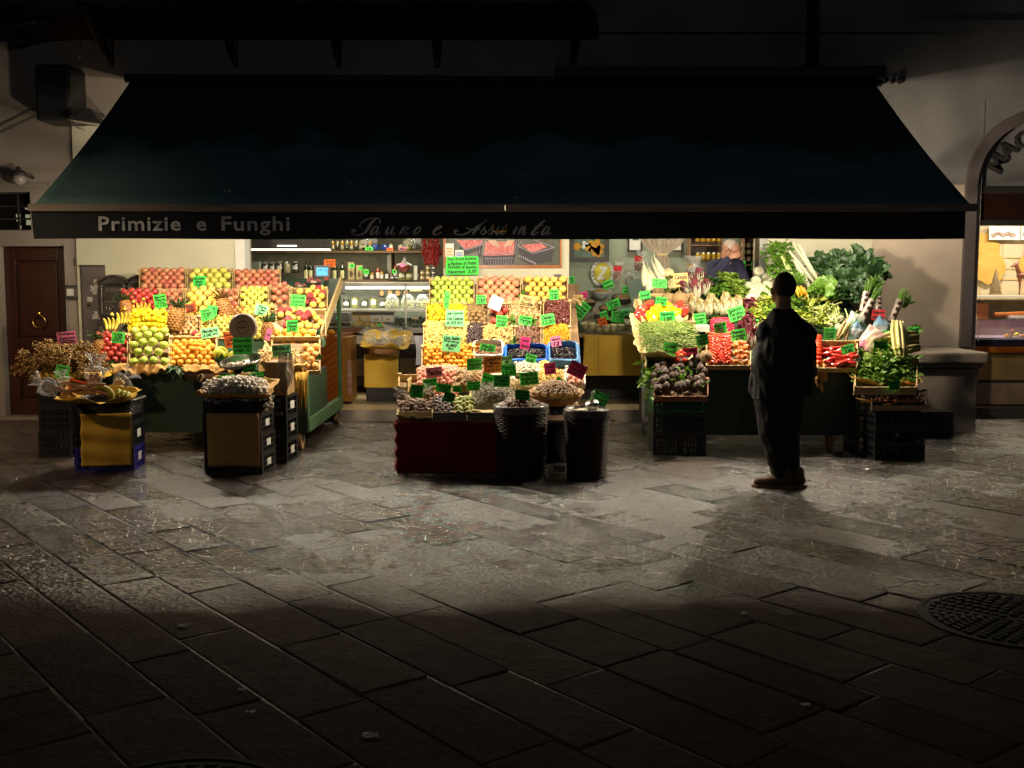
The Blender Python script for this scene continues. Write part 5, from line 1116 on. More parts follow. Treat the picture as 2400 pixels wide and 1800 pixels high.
for (u, v, l) in ((1200,752,'leaf sprig between the dried tan fruit and the pods'),(1250,755,'leaf sprig under the dates, middle stand'),(1205,805,'leaf sprig under the dried tan fruit')): sprig(u, v, S2.at(0, S2.hit(u,v,.08)[1], .08).y-.02, l, 10, .09, m_leafm, 1.2, d=(0,-.7,.2))
sprig(1226,692,11.55,'leafy twig left of the pale yellow fruit at the top right', 7,.08,m_leafm); sprig(1345,696,11.4,'dry leaves hanging out right of the pale yellow fruit', 9,.12,m_leafk,.6,(1,-.3,-.4))
def lined(sl, u0, v0, u1, v1, lab, m, h=.09):
 sl = sl.tilt(v1)
 Xa0, t0 = sl.hit(u0, v1, .02); Xa1, _ = sl.hit(u1, v1, .02); Xb0, t1 = sl.hit(u0, v0, .02); Xb1, _ = sl.hit(u1, v0, .02); cx_, ct = (Xa0+Xa1)/2, (t0+t1)/2; rx, rt = (Xa1-Xa0)/2, (t1-t0)/2; sd = U(0,50)
 def fn(s, t):
  a = 2*PI*s; e = (abs(math.cos(a))**10+abs(math.sin(a))**10)**(-1/10); n2 = noise.noise((math.cos(a)*5, math.sin(a)*5, sd+t*3))
  if t < .7: k, hh = .86, h*t/.7
  else: k, hh = .86+.22*(t-.7)/.3, h*(1-1.0*(t-.7)/.3)
  return sl.at(cx_+rx*e*(k+.03*n2)*math.cos(a), ct+rt*e*(k+.03*n2)*math.sin(a), .012+hh+.012*n2)
 mb = MB().grid(fn, 64, 9); mb.add(([sl.at(cx_-rx*.88,ct-rt*.88,.016), sl.at(cx_+rx*.88,ct-rt*.88,.016), sl.at(cx_+rx*.88,ct+rt*.88,.016), sl.at(cx_-rx*.88,ct+rt*.88,.016)], [(0,1,2,3)]))
 o = mb.build('lined_tray', m, smooth=True, solid=.002); return tag(o, lab, 'tray')
lined(S2, 1106,806,1182,846, 'white paper lined tray of brown dates', m_whitep); lined(S2, 1180,816,1288,856, 'bright blue paper lined tray of prunes', m_blue); lined(S2, 1284,808,1358,858, 'pale blue paper lined tray of prunes at the right', mat('pale blue tissue', (.12,.30,.62), (.2,.38,.66), .5, bump=.5))
heap(S2, 1118,814,1174,842, 'date', 190, .020, m_figd, 'brown dates in the white paper lined tray', 'dates', .03, .04)
heap(S2, 1190,820,1280,848, 'date', 330, .021, m_prune, 'black prunes in the bright blue lined tray', 'prunes', .04, .035); heap(S2, 1292,818,1350,850, 'date', 270, .020, m_prune, 'black prunes in the pale blue lined tray', 'prunes', .04, .035)
tray(S2F, 934,880,1062,905, 'low crate of pink peaches at the left of the lower display', .06, group='crates on the lower middle display')
F(S2F, 975,864,1085,905, .072, F_PERS, 'peach', 'pink peach behind the green price cards', 'peach', 'pink peaches, lower middle display', mound=.05)
F(S2F, 985,868,1075,896, .072, F_PERS, 'peach', 'pink peach behind the green price cards', 'peach', 'pink peaches, lower middle display', h0=.05, mound=.05, skip=.3)
mb = MB().box(-.006, 0, 0, .006, .5, .11); tag(mb.build('crate_end_board', m_wood, loc=S2F.at(PY(962,900,9.9).x, .75, .02)), 'upright yellow crate side left of the peaches', 'board')
X, t = S2F.hit(1078,884,.05); inst('green_pear', F_FG, TRS(S2F.at(X,t,.08),(0,.15,0),.042), 'dark green pear standing right of the peaches', 'pear')
heap(S2F, 1062,874,1136,916, 'walnut', 330, .018, m_walnut, 'brown walnuts heaped left of the orange card', 'walnuts', .09, .03)
heap(S2F, 1145,880,1205,905, 'nut', 120, .018, m_candw, 'pale sugared fruit behind the green cards', 'candied fruit', .04, .03)
F2T = [(1206,852,1268,872,'box of white candied fruit beneath the blue tray', m_candw),(1262,850,1292,872,'box of pale yellow candied fruit beneath the blue tray',m_candy),(1256,872,1325,900,'box of yellow candied peel in the lower display',m_candy),(1325,862,1372,900,'box of white sweets at the right end of the lower display',m_candw)]
for (u0,v0,u1,v1,l,m) in F2T:
 tray(S2F,u0,v0,u1,v1,l,.05,m_whitep,'sweets_box','open boxes of candied fruit'); heap(S2F,u0+2,v0+1,u1-2,v1-1,'cube',220,.014,m,l.replace('box of ','')+', contents','candied fruit',.05,.03)
heap(S2F, 1258,876,1322,898, 'sliver', 160, .03, m_candy, 'pale yellow candied strips right of the large green card', 'candied fruit', .06, .06)
def front_board(u0, u1, v0, v1, Y, lab):
 a, b = PY(u0,v0,Y), PY(u1,v1,Y); r = empty('crate_front_board', (a.x, Y, b.z)); tag(r, lab, 'crate board', 'crate fronts above the red cloth')
 MB().box(0,0,0,b.x-a.x,.012,a.z-b.z).build('board', mat('grey weathered board', (.26,.19,.13), (.19,.14,.10), .7, stretch=(.5,5,5)), r); MB().box(b.x-a.x-.03,-.004,.0,b.x-a.x-.002,-.0005,a.z-b.z+.006).build('corner_strip', m_woodd, r)
front_board(934,1012,965,985,8.84,'grey crate front under the brown dried fruit'); front_board(1014,1093,967,987,8.84,'grey crate front under the plums and green figs'); front_board(1095,1168,967,987,8.84,'grey crate front under the seeds paper')
papernest(S2F, 924,928,1013,978, 'cream paper under the brown dried fruit at the left corner', m_tanpaper, .05, .05)
heap(S2F, 934,936,1010,970, 'walnut', 200, .021, m_chest, 'dark brown dried balls at the left front corner', 'dried fruit', .05, .02)
F(S2F, 1012,932,1064,972, .048, F_PL, 'plum', 'dark plum in the front row above the red cloth', 'plum', 'dark plums above the red cloth', mound=.03); F(S2F, 1020,934,1060,960, .048, F_PL, 'plum', 'dark plum in the front row above the red cloth', 'plum', 'dark plums above the red cloth', h0=.04, skip=.3)
F(S2F, 1064,934,1110,974, .062, F_FG, 'green_fig', 'green fig right of the dark plums', 'fig', 'green figs above the red cloth', mound=.04, lie=True)
F(S2F, 1016,918,1075,936, .06, F_PERS, 'peach', 'small pink peach behind the dark plums', 'peach', 'small peaches behind the plums', mound=.03)
for i,(u,v,l) in enumerate(((940,926,'small clear bag of dried fruit under the pink card'),(1000,922,'tied clear bag of dried fruit beside the green card'),(1162,905,'clear bag leaning behind the grey seeds'))): plastic_bag(u, v, 9.05 if i<2 else 9.4, .05, l, U(-.4,.4), 1.0, ('nut', m_figd))
papernest(S2F, 1092,908,1216,966, 'yellow paper tray holding grey pumpkin seeds', m_tanpaper, .05, .05)
heap(S2F, 1106,912,1205,958, 'seed', 1100, .0125, m_seed, 'grey pumpkin seeds heaped in a paper tray', 'pumpkin seeds', .13, .02)
heap(S2F, 1192,898,1276,924, 'almond', 420, .0145, m_almond, 'tan almonds heaped behind the front bins', 'almonds', .07, .05)
def woven_bin(u, v0, v1, Y, rx, lab, m=m_wicker):
 c = PG(u, v1, 0); c = Vector((c.x, Y, 0)); h = PY(u, v0, Y).z; t = empty('woven_bin', (c.x, Y+rx, 0)); tag(t, lab, 'basket', 'tall dark woven bins')
 mb = MB(); rows = int(h/.016)
 for j in range(rows):
  k = j/rows; r = rx*(.84+.16*k); mb.tube([((r+.004*(1 if (i+j) % 2 else -1))*math.cos(2*PI*i/36), (r+.004*(1 if (i+j) % 2 else -1))*math.sin(2*PI*i/36), h*k+.01) for i in range(37)], .0095, 5, cap=False)
 mb.build('woven_side', m, t, smooth=True)
 MB().add(lathe([(.001,.02),(rx*.84,.02)], 24)).build('bottom', m, t)
 def ln(s, q):
  a = 2*PI*s; nz = noise.noise((math.cos(a)*4, math.sin(a)*4, u+q*2)); 
  if q < .4: r, z = rx*(.93-.05*(.4-q)/.4), h-.10+.12*q/.4
  else: r, z = rx*(1.03+.03*(q-.4)), h+.02-.075*(q-.4)/.6*(1+.4*nz)
  return Vector(((r+.008*nz)*math.cos(a), (r+.008*nz)*math.sin(a), z+.008*nz))
 MB().grid(ln, 60, 8).build('plastic_liner', m_plastw, t, smooth=True)
 MB().add(lathe([(.001,h-.04),(rx*.93,h-.04)], 24)).build('contents_bed', m_darkin, t)
 return (c.x, Y+rx, h, rx)
b1 = woven_bin(1222, 958, 1142, 8.62, .222, 'dark woven bin with chestnuts beside the red cloth')
b2 = woven_bin(1383, 966, 1138, 8.60, .185, 'dark woven bin with a metal scoop at the right of the middle stall')
def round_heap(b, kind, n, size, m, lab, cat, mound=.05):
 x, y, h, r = b; mb = MB()
 for i in range(n):
  a, q = U(0,6.28), math.sqrt(U(0,1)); mb.add(R.choice(TP[kind]), TRS((x+r*.9*q*math.cos(a), y+r*.9*q*math.sin(a), h-.03+mound*(1-q*q)+U(-.4,.4)*size), rrot(), size*U(.85,1.15)))
 mb.add(lathe([(r*.9,h-.05),(r*.6,h-.05+mound*.5),(.001,h-.05+mound)], 20), Matrix.Translation((x,y,0)))
 o = mb.build(cat.replace(' ','_'), m, smooth=True); tag(o, lab, cat, None, 'stuff')
round_heap(b1, 'walnut', 420, .0165, m_chest, 'brown chestnuts filling the woven bin beside the red cloth', 'chestnuts', .09)
round_heap(b2, 'nut', 380, .014, m_candw, 'pale beans filling the right woven bin', 'beans', .02)
sc2 = empty('metal_scoop', PY(1388,950,8.75)); sc2.rotation_euler = (.3,-.2,0); tag(sc2, 'round steel scoop standing in the right woven bin', 'scoop')
MB().add(lathe([(.001,-.055),(.035,-.045),(.055,-.01),(.058,.02),(.05,.03)], 20)).build('bowl', m_steel, sc2, smooth=True); MB().tube([(.0,0,.03),(.012,.01,.07),(.02,.0,.11),(.035,-.01,.12)], [.012,.010,.012,.010], 8).build('handle', m_steel, sc2, smooth=True)
c = PY(1306,930,9.0); 
rb = empty('round_basket', (c.x, 9.25, c.z-.04)); rb.rotation_euler = (.12, 0, 0); tag(rb, 'shallow round basket of brown nuts between the two bins', 'basket')
MB().add(lathe([(.10,-.05),(.17,-.03),(.225,.02),(.235,.05),(.225,.05),(.16,-.01),(.001,-.02)], 40)).build('bowl', m_wickl, rb, smooth=True)
MB().grid(lambda s, t: Vector(((.20+.045*t+.012*noise.noise((math.cos(2*PI*s)*5,math.sin(2*PI*s)*5,1)))*math.cos(2*PI*s), (.20+.045*t)*math.sin(2*PI*s), .025+.035*t+.02*noise.noise((math.cos(2*PI*s)*4,math.sin(2*PI*s)*4,t)))), 50, 3).build('paper_lining', m_tanpaper, rb, smooth=True)
round_heap((c.x, 9.25, c.z+.035, .225), 'walnut', 420, .0175, m_walnut, 'brown nuts heaped in the shallow round basket', 'nuts', .10)
wb = MB().tube([PG(1312,1100,0)+Vector((0,.5,0)), (c.x, 9.35, c.z-.08)], [.10,.12], 16); tag(wb.build('pedestal_drum', m_blackpl, smooth=True), 'dark drum holding up the shallow round basket', 'drum')
o = MB().box(0,0,0,.10,.005,.055).build('paper_note', m_greymet, loc=PY(1297,1106,8.95)); tag(o, 'small pale card near the ground between the two bins', 'card')
ch = MB().tube([PY(1432,985,8.7), PY(1440,985,8.68), PY(1446,988,8.66)], [.007,.006,.001], 5); tag(ch.build('orange_peel_tip', m_orange), 'orange pointed tip sticking out beside the right bin', 'peel')
ga = MB()
for k in range(5): ga.add(R.choice(TP['walnut']), TRS(PY(1362+U(-8,14), 884+U(-8,30), 9.5), rrot(), .02))
tag(ga.build('white_sugared_nuts', m_candw, smooth=True), 'white sugared nuts at the right end of the lower display', 'sweets')
F(S2F, 1330,882,1368,902, .075, F_PERS, 'peach', 'pink peach in the white box at the right end of the lower display', 'peach', 'peaches at the right end', mound=.02)
S3 = Slope(10.05, .83, 12.2, 1.66); S3.ex = .15
XR_0, XR_1 = PY(1525,900,10.1).x, PY(2030,900,10.1).x
st = empty('vegetable_stall', ((XR_0+XR_1)/2, 10.1, 0)); cxr = (XR_0+XR_1)/2; tag(st, 'dark green wheeled vegetable stall on the right', 'cart')
MB().box(XR_0-cxr+.12, 0, .16, XR_1-cxr-.1, .03, .79).build('front_panel', m_cartg, st, bevel=.006)
MB().box(XR_0-cxr+.12, .035, .16, XR_0-cxr+.15, 1.9, .79).build('side_panel', m_cartg, st); MB().box(XR_1-cxr-.13, .035, .16, XR_1-cxr-.10, 1.9, .79).build('side_panel', m_cartg, st)
mb = MB(); mb.add((MB().box(PY(1512,870,10.1).x+.03, 0, -.03, PY(2110,850,10.1).x-.05, S3.len, -.002).v, MB().box(0,0,0,1,1,1).f), Matrix.Translation((-cxr,-10.1,0)) @ S3.M(0,0,0)); mb.build('sloping_deck', m_cartg, st)
def wheel2(x, y, r=.08):
 w = MB().add(lathe([(r*.35,-.022),(r,-.022),(r,.022),(r*.35,.022)], 20), TRS((x, y, r), (0,PI/2,0))).build('wheel', m_sole, st); MB().box(x-.03,y-.02,r,x+.03,y+.02,.17).build('caster_fork', m_iron, w)
wheel2(XR_0-cxr+.30,.12); wheel2(XR_1-cxr-.3,.12)
fr = empty('trestle', (PY(1510,900,11.2).x, 11.2, 0)); tag(fr, 'thin grey trestle leg frame left of the artichokes', 'trestle')
MB().box(-.02,0,0,.01,.03,.85).build('leg', m_bar, fr); MB().box(.15,.3,0,.18,.33,.85).build('leg', m_bar, fr); MB().box(.012,.005,.14,.15,.025,.2).box(.012,.005,.44,.15,.025,.5).build('crossbar', m_bar, fr)
ruffle([S3.at(PY(1510,868,10.1).x, .0, .05), S3.at(PY(1506,760,10.9).x, .95, .09), S3.at(PY(1500,690,11.5).x, 1.65, .10)], m_tanpaper, 'crumpled cream paper hanging down the left edge of the vegetable stall', drop=.20, out=.05, amp=.05)
ruffle([S3.at(PY(1668,868,10.05).x, -.03, .03), S3.at(PY(1768,868,10.05).x, -.03, .03)], m_kraft, 'orange paper edge below the cherry tomatoes', drop=.05)
ruffle([S3.at(PY(1905,868,10.05).x, -.03, .05), S3.at(PY(1992,862,10.05).x, -.03, .05)], m_kraft, 'orange paper edge under the long red peppers', drop=.10, amp=.03)
ruffle([S3.at(PY(1896,872,10.0).x, -.08, .01), S3.at(PY(1930,870,10.0).x, -.08, .02)], m_kraft, 'torn paper flap hanging right of the standing man', drop=.2, n=20, amp=.04)
tray(S3, 1500,690,1625,752, 'paper lined crate of peppers on the vegetable stall', group='crates on the vegetable stall'); tray(S3, 1504,756,1628,836, 'crate of green beans on the vegetable stall', group='crates on the vegetable stall')
tray(S3, 1655,780,1760,856, 'crate of cherry tomatoes and tomatoes', group='crates on the vegetable stall'); tray(S3, 1915,800,2010,862, 'crate of long red peppers right of the standing man', group='crates on the vegetable stall')
papernest(S3, 1495,740,1634,850, 'cream paper nest round the green beans', m_tanpaper, .12, .05)
papernest(S3, 1494,700,1622,756, 'cream paper round the peppers', m_tanpaper, .06, .04)
def root_veg(name, P_, d, L, r, m, lab, cat, group=None, tail=True):
 d = Vector(d).normalized(); pts = [Vector((0,0,0))+d*L*k for k in (0,.08,.25,.5,.72,.85,.93)]; s = Vector((U(-1,1),0,U(-.3,.3)))*L*.1
 rr_ = [r*.55, r*.85, r, r*.95, r*.62, r*.28, r*.12]
 if tail: pts += [pts[-1]+d*L*.15+s, pts[-1]+d*L*.3+s*2.2]; rr_ += [r*.07, r*.03]
 o = MB().tube(pts, rr_, 12).build(name, m, smooth=True, loc=P_); return tag(o, lab, cat, group)
for i, (u, v, dx, dz, L, r) in enumerate(((1512,672,-.02,1,.30,.036),(1530,680,-.30,1,.32,.036),(1546,686,-.42,1,.34,.038),(1560,668,-.55,1,.33,.036),(1520,684,.05,.95,.28,.038),(1556,648,-.45,1,.26,.034))):
 root_veg('daikon', PY(u, v, 11.6), (dx, .35, dz), L, r, m_whiteveg, 'long white daikon root pointing up at the top left of the vegetable stall', 'daikon', 'daikon roots')
def bumpy(name, u, v, r, m, lab, cat, h=None, sl=S3, amp=.25, tpl=None, group=None, sub=3):
 X, t = sl.hit(u, v, h or r); o = MB().add(deform(ico(3), amp, 3.0, u)).build(name, m, smooth=True); o.matrix_world = TRS(sl.at(X, t, h or r), rrot(), r); return tag(o, lab, cat, group)
def cauli(u, v, r, lab, m=m_cauli, name='cauliflower', cat='cauliflower', leaves=m_leafy):
 X, t = S3.hit(u, v, r); root = empty(name, S3.at(X, t, r)); tag(root, lab, cat); mb = MB()
 for k in range(60):
  a = k*2.4; z = 1-k/60*1.25; q = math.sqrt(max(0,1-z*z)); d = Vector((q*math.cos(a), q*math.sin(a)-.2, z)).normalized(); mb.add(deform(ICO2,.3,3,k), TRS(d*r*.82, rrot(), r*.24))
 mb.build('florets', m, root, smooth=True); ml = MB()
 for k in range(9): a = k*.7; ml.add(LEAFR[k % 6], Matrix.Translation(Vector((math.cos(a),math.sin(a),0))*r*.6+Vector((0,0,-r*.6))) @ look((math.cos(a)*.8,math.sin(a)*.8,.8)) @ Matrix.Diagonal((r*1.1,r*1.2,r,1)))
 if leaves: ml.build('leaves', leaves, root, smooth=True)
cauli(1580,672,.095,'creamy cauliflower head under the cream price card'); cauli(1566,645,.075,'whitish round head behind the first cauliflower')
cauli(1512,706,.055,'dark broccoli head at the left edge of the stall', m_brocc, 'broccoli', 'broccoli', None); cauli(1528,702,.055,'dark broccoli head second from the left edge', m_brocc, 'broccoli', 'broccoli', None); cauli(1536,712,.045,'small dark broccoli beside the green card', m_brocc, 'broccoli', 'broccoli', None)
bumpy('celeriac', 1594,702,.085, m_celeriac, 'rough brown celeriac under the cauliflower', 'celeriac'); bumpy('celeriac', 1565,702,.075, m_celeriac, 'rough orange brown celeriac behind the yellow peppers', 'celeriac'); bumpy('celeriac', 1544,688,.07, m_celeriac, 'rough tan celeriac below the daikons', 'celeriac')
bumpy('celeriac', 1655,836,.062, m_celeriac, 'big tan root left of the cherry tomatoes', 'celeriac', .08, amp=.15)
for i,(u,v,r) in enumerate(((1632,800,.035),(1645,812,.04),(1636,818,.035),(1628,790,.03),(1648,800,.03))): bumpy('mushroom', u, v, r, m_celeriac, 'tan mushroom between the beans and the cherry tomatoes', 'mushroom', amp=.3, group='tan mushrooms')
def place(me, u, v, r, name, lab, cat, group=None, rot=None, sl=S3, h=None, sc=None):
 X, t = sl.hit(u, v, h or r); inst(name, me, TRS(sl.at(X, t, h or r), rot or (U(-1.2,1.2),U(-1.2,1.2),U(0,6)), sc or r), lab, cat, group)
for (u, v) in ((1506,727),(1500,738),(1524,716),(1510,743)): place(F_PR, u, v, .055, 'red_pepper', 'glossy red pepper at the left edge of the vegetable stall', 'pepper', 'red peppers, left edge', h=.08)
for (u, v) in ((1524,742),(1535,730),(1548,742),(1542,722),(1562,718),(1570,728),(1584,734),(1556,736),(1530,748)): place(F_PYP, u, v, .055, 'yellow_pepper', 'glossy yellow pepper above the green beans', 'pepper', 'yellow peppers', h=.09)
for (u, v) in ((1590,722),(1602,728),(1596,718)): place(F_PR, u, v, .055, 'red_pepper', 'glossy red pepper right of the yellow peppers', 'pepper', 'red peppers, right of the yellow ones', h=.09)
S3b = S3.tilt(836); Xa, ta = S3b.hit(1512,834,.05); Xb, tb = S3b.hit(1622,757,.05); mb = MB()
for i in range(700):
 a, b = U(-1,1), U(-1,1); p = S3b.at((Xa+Xb)/2+(Xb-Xa)/2*a*.95, (ta+tb)/2+(tb-ta)/2*b*.9, .045+.08*(1-a*a*a*a)*(1-b*b)+U(0,.03)); th_ = U(0,PI); L = U(.05,.085); d = Vector((math.cos(th_), math.sin(th_)*.8, math.sin(th_)*.45+U(-.2,.2))); n_ = Vector((-d.y, d.x, U(-.3,.3)))*U(-.25,.25)
 mb.tube([p-d*L, p+n_*L*.6, p+d*L], [.003,.0052,.003], 4)
mb.grid(lambda s, t: S3b.at(Xa+(Xb-Xa)*s, ta+(tb-ta)*t, .02+.06*(1-(2*s-1)**4)*(1-(2*t-1)**2)), 8, 8)
tag(mb.build('green_beans', m_bean, smooth=True), 'tangled heap of thin green beans', 'green beans', None, 'stuff')
def headlong(u, v, L, r, d, lab, m=m_radic, cat='radicchio', name='radicchio', rib=True, n=9, group=None, h=.1, tpl=LEAF, wide=1.6):
 X, t = S3.hit(u, v, h); root = empty(name, S3.at(X, t, h)); tag(root, lab, cat, group); d = Vector(d).normalized(); side = d.cross(Vector((0,-1,.4))).normalized(); out = Vector((0,-1,.4)).normalized(); mb = MB(); ms = MB()
 for k in range(n):
  a = 2*PI*k/n; o_ = (side*math.cos(a)+out*math.sin(a))*r*.5; mb.add(tpl[k % 6], Matrix.Translation(o_*.6) @ look(d+o_*2, U(-.3,.3)+a, Vector((0,-1,.3))) @ Matrix.Diagonal((r*wide*1.6,L,L*.5,1)))
  if rib: q = o_*1.25+out*r*.25; ms.tube([q*.6-d*L*.05, q+d*L*.3, q+d*L*.68], [r*.22,r*.14,r*.04], 5)
 mb.build('leaves', m, root, smooth=True)
 if rib: ms.build('white_ribs', m_whiteveg, root, smooth=True)
for i,(u,v,L,r,dx) in enumerate(((1634,698,.24,.055,0),(1618,690,.20,.045,-.5),(1650,690,.2,.05,.35),(1622,668,.18,.05,-.3),(1640,665,.2,.055,.1))): headlong(u,v,L,r,(dx,.3,1),'purple radicchio head with white ribs behind the endives', group='purple radicchio heads')
for (u,v) in ((1742,722),(1752,730),(1760,720),(1744,752),(1752,762),(1746,775)): headlong(u,v,.12,.05,(U(-.6,.6),-.2,.6),'round dark radicchio beside the standing man', n=12, rib=False, tpl=LEAFR, group='dark radicchio heads', wide=1.2)
for (u,v,dx) in ((1745,800,.1),(1752,806,.25),(1758,795,.3),(1762,815,.2)): headlong(u,v,.24,.03,(dx,.3,1),'long striped radicchio leaning left of the man', group='long striped radicchio', n=7)
for (u,v,m,l,L) in ((1665,668,m_leafd,'dark green lettuce left of the bright one',.15),(1660,688,m_leafm,'mid green lettuce under the dark one',.13),(1705,660,m_leafb,'bright green curly lettuce in front of the shopkeeper',.17),(1722,676,m_leafb,'second bright curly lettuce, nearer the white bulbs',.16),(1738,690,m_leafb,'small bright lettuce beside the white bulbs',.13),(1700,685,m_leafm,'mid green lettuce beneath the bright ones',.14),(1765,724,m_leafy,'pale yellow endive left of the man',.14),(1772,745,m_leafy,'pale yellow endive lower left of the man',.14),(1758,740,m_leafb,'frilly pale lettuce beside the dark radicchio',.12),(1795,712,m_leafy,'pale endive just behind the man',.14)):
 X, t = S3.hit(u, v, .08); root = empty('lettuce', S3.at(X, t, .07)); tag(root, l, 'lettuce'); mb = MB()
 for k in range(46):
  a = k*2.4; e = 1.35-1.25*(k/46); d = Vector((math.cos(a)*math.cos(e), math.sin(a)*math.cos(e)-.25, math.sin(e))); mb.add(LEAFR[k % 6], look(d, U(-.4,.4)) @ Matrix.Diagonal((L*.75,L*U(.75,1.1),L*.8,1)))
 mb.build('leaves', m, root, smooth=True)
for (u,v,dx) in ((1632,728,-.2),(1645,735,-.1),(1660,738,.05),(1680,735,.0),(1695,738,.1),(1710,732,.2),(1724,726,.3),(1668,722,0),(1700,718,.1)):
 headlong(u, v, .17, .05, (dx,.2,1), 'straw coloured endive head in the row above the radishes', m_leafk, 'endive', 'endive', True, 12, 'straw coloured endives', wide=1.5)
for (u,v) in ((1778,637),(1798,652),(1772,659),(1756,672),(1777,673),(1797,670),(1762,684),(1790,683),(1808,683),(1776,692),(1802,698),(1760,700),(1788,708),(1815,668),(1812,698)):
 place(F_TUR, u, v, .062, 'white_onion', 'flat white onion in the pyramid behind the man', 'onion', 'white onions in a pyramid', rot=(1.15+U(-.2,.2), U(-.2,.2), U(-.3,.3)), h=.10)
F(S3, 1664,748,1722,784, .030, ball('radish', mat('radish skin', (.50,.02,.06), (.42,.015,.04), .3, rand=((.52,.02,.07),(.4,.015,.04)), coat=.3)), 'radish', 'small red radish above the cherry tomatoes', 'radish', 'radishes', h0=.04, mound=.05)
leafheap(S3, 1650,738,1700,762, 26, .09, m_leafm, 'radish leaves behind the red radishes', 'leaves', 'radish_leaves', mound=.05)
F(S3, 1660,784,1714,854, .034, F_CH, 'cherry_tomato', 'small red cherry tomato in the crate left of the man', 'cherry tomato', 'cherry tomatoes', h0=.04, mound=.03, lie=True)
F(S3, 1664,788,1712,850, .034, F_CH, 'cherry_tomato', 'small red cherry tomato in the crate left of the man', 'cherry tomato', 'cherry tomatoes', h0=.065, mound=.03, lie=True, skip=.3)
F(S3, 1712,800,1758,856, .075, F_TOO, 'tomato', 'orange green tomato left of the man', 'tomato', 'ripening tomatoes', mound=.05)
F(S3, 1716,806,1752,846, .075, F_TOO, 'tomato', 'orange green tomato left of the man', 'tomato', 'ripening tomatoes', h0=.05, mound=.05, skip=.2)
F(S3, 1578,826,1612,852, .06, F_TO, 'tomato', 'red tomato behind the artichokes', 'tomato', 'red tomatoes behind the artichokes', mound=.04)
F(S3, 1902,790,1932,858, .075, F_TO, 'tomato', 'red tomato right beside the man', 'tomato', 'red tomatoes right of the man', mound=.04)
F(S3, 1930,800,1962,818, .038, ball('shallot', m_celeriac), 'shallot', 'small tan onion above the long red peppers', 'onion', 'small tan onions')
S3p = S3.tilt(862)
for i in range(26):
 X, t = S3p.hit(1934+U(0,70), 816+U(0,38), .07); inst('long_red_pepper', F_RT, TRS(S3p.at(X, t, .05+U(0,.03)), (U(-.3,.3), PI/2+U(-.4,.4), U(-.5,.5)), .034), 'long red pepper in the heap right of the man', 'pepper', 'long red peppers')
pt = empty('punnet', PY(1642,768,10.75)); tag(pt, 'small white punnet of dark figs left of the radishes', 'punnet'); MB().box(-.08,-.05,-.04,.08,-.045,.02).box(-.08,.045,-.04,.08,.05,.03).box(-.08,-.045,-.04,-.075,.045,.025).box(.075,-.045,-.04,.08,.045,.025).box(-.075,-.045,-.04,.075,.045,-.03).build('tray', m_whitep, pt)
for k in range(6): inst('purple_fig', F_PL, TRS(PY(1642,768,10.75)+Vector((-.05+.033*(k % 4), -.02+.04*(k//4), .0)), rrot(), .021), 'dark fig in the small white punnet', 'fig', 'figs in the white punnet')
def stalks(name, u, v, Y, d, n, L, r, sp, m, lab, cat, leafm=None, ln=None, wide=.5, tpl=LEAF, nl=30, spl=.7):
 root = empty(name, PY(u, v, Y)); tag(root, lab, cat); d = Vector(d).normalized(); mb = MB(); ml = MB()
 for k in range(n):
  o_ = Vector((U(-1,1), U(-.6,.6), 0))*r*math.sqrt(n)*.8; dd = (d+Vector((U(-1,1),U(-1,1),U(-1,1)))*sp).normalized()
  mb.tube([o_, o_+d*L*.5, o_+d*L*.5+dd*L*.5], [r, r*.9, r*.6], 7)
 mb.build('stalks', m, root, smooth=True)
 if leafm:
  for k in range(nl): dd = (d+Vector((U(-1,1),U(-1,.6),U(-1,1)))*spl).normalized(); ml.add(tpl[k % 6], Matrix.Translation(d*L*U(.8,1)+dd*L*.05) @ look(dd, U(-1,1)) @ Matrix.Diagonal((ln*wide,ln*U(.6,1.2),ln,1)))
  ml.build('leaves', leafm, root, smooth=True)
 return root
stalks('celery', 1865,664,11.6,(-.45,.25,1),12,.34,.013,.10,m_stalk,'tall celery with pale stalks and bright leaves behind the man','celery',m_leafm,.10,.8,nl=0)
leafheap(Slope(11.6,1.7,11.9,2.05), 1790,572,1852,612, 110, .085, m_leafm, 'bright celery leaves over the white onions', 'celery leaves', 'celery_leaves', mound=.05)
leafheap(Slope(11.5,1.45,11.8,1.85), 1800,618,1860,650, 110, .075, m_leafm, 'parsley leaves right above the man head', 'parsley', 'parsley_leaves', mound=.05); leafheap(Slope(11.6,1.6,11.8,1.9), 1822,600,1848,628, 60, .08, m_leafm, 'green celery tops beside the pale stalks', 'celery leaves', 'celery_leaves', mound=.04)
for i,(u,v,dx,L,r) in enumerate(((1945,700,-.62,.72,.019),(1925,672,-.50,.52,.017),(1908,690,-.55,.42,.021),(1930,690,-.75,.60,.015))): 
 root = empty('leek', PY(u,v,11.5)); tag(root, ('long leek leaning from the kale up to the valance','second long leek left of the kale','short thick leek right of the carrots','thin leek between the long ones')[i], 'leek'); d = Vector((dx,.25,1)).normalized(); mb = MB().tube([Vector((0,0,0)), d*L*.35, d*L*.8, d*L], [r*1.0,r,r*.95,r*.8], 10); mb.build('shaft', m_whiteveg, root, smooth=True)
 ml = MB()
 for k in range(7): ml.add(LEAFK[k % 6], Matrix.Translation(Vector((0,0,0))) @ look(-d+Vector((U(-.5,.5),-.6,U(-.2,.4))), U(-1,1)) @ Matrix.Diagonal((.10,.22,.1,1)))
 ml.build('leaves', mat('blue green leek leaf', (.10,.14,.09), (.06,.09,.06), .5), root, smooth=True)
for k in range(7): root_veg('carrot', PY(1862+k*3.6, 672+U(-3,3), 11.35), (.35+U(-.1,.1),-.3,-1), .13, .013, m_orange, 'thin orange carrot with tops behind the man shoulder', 'carrot', 'carrots')
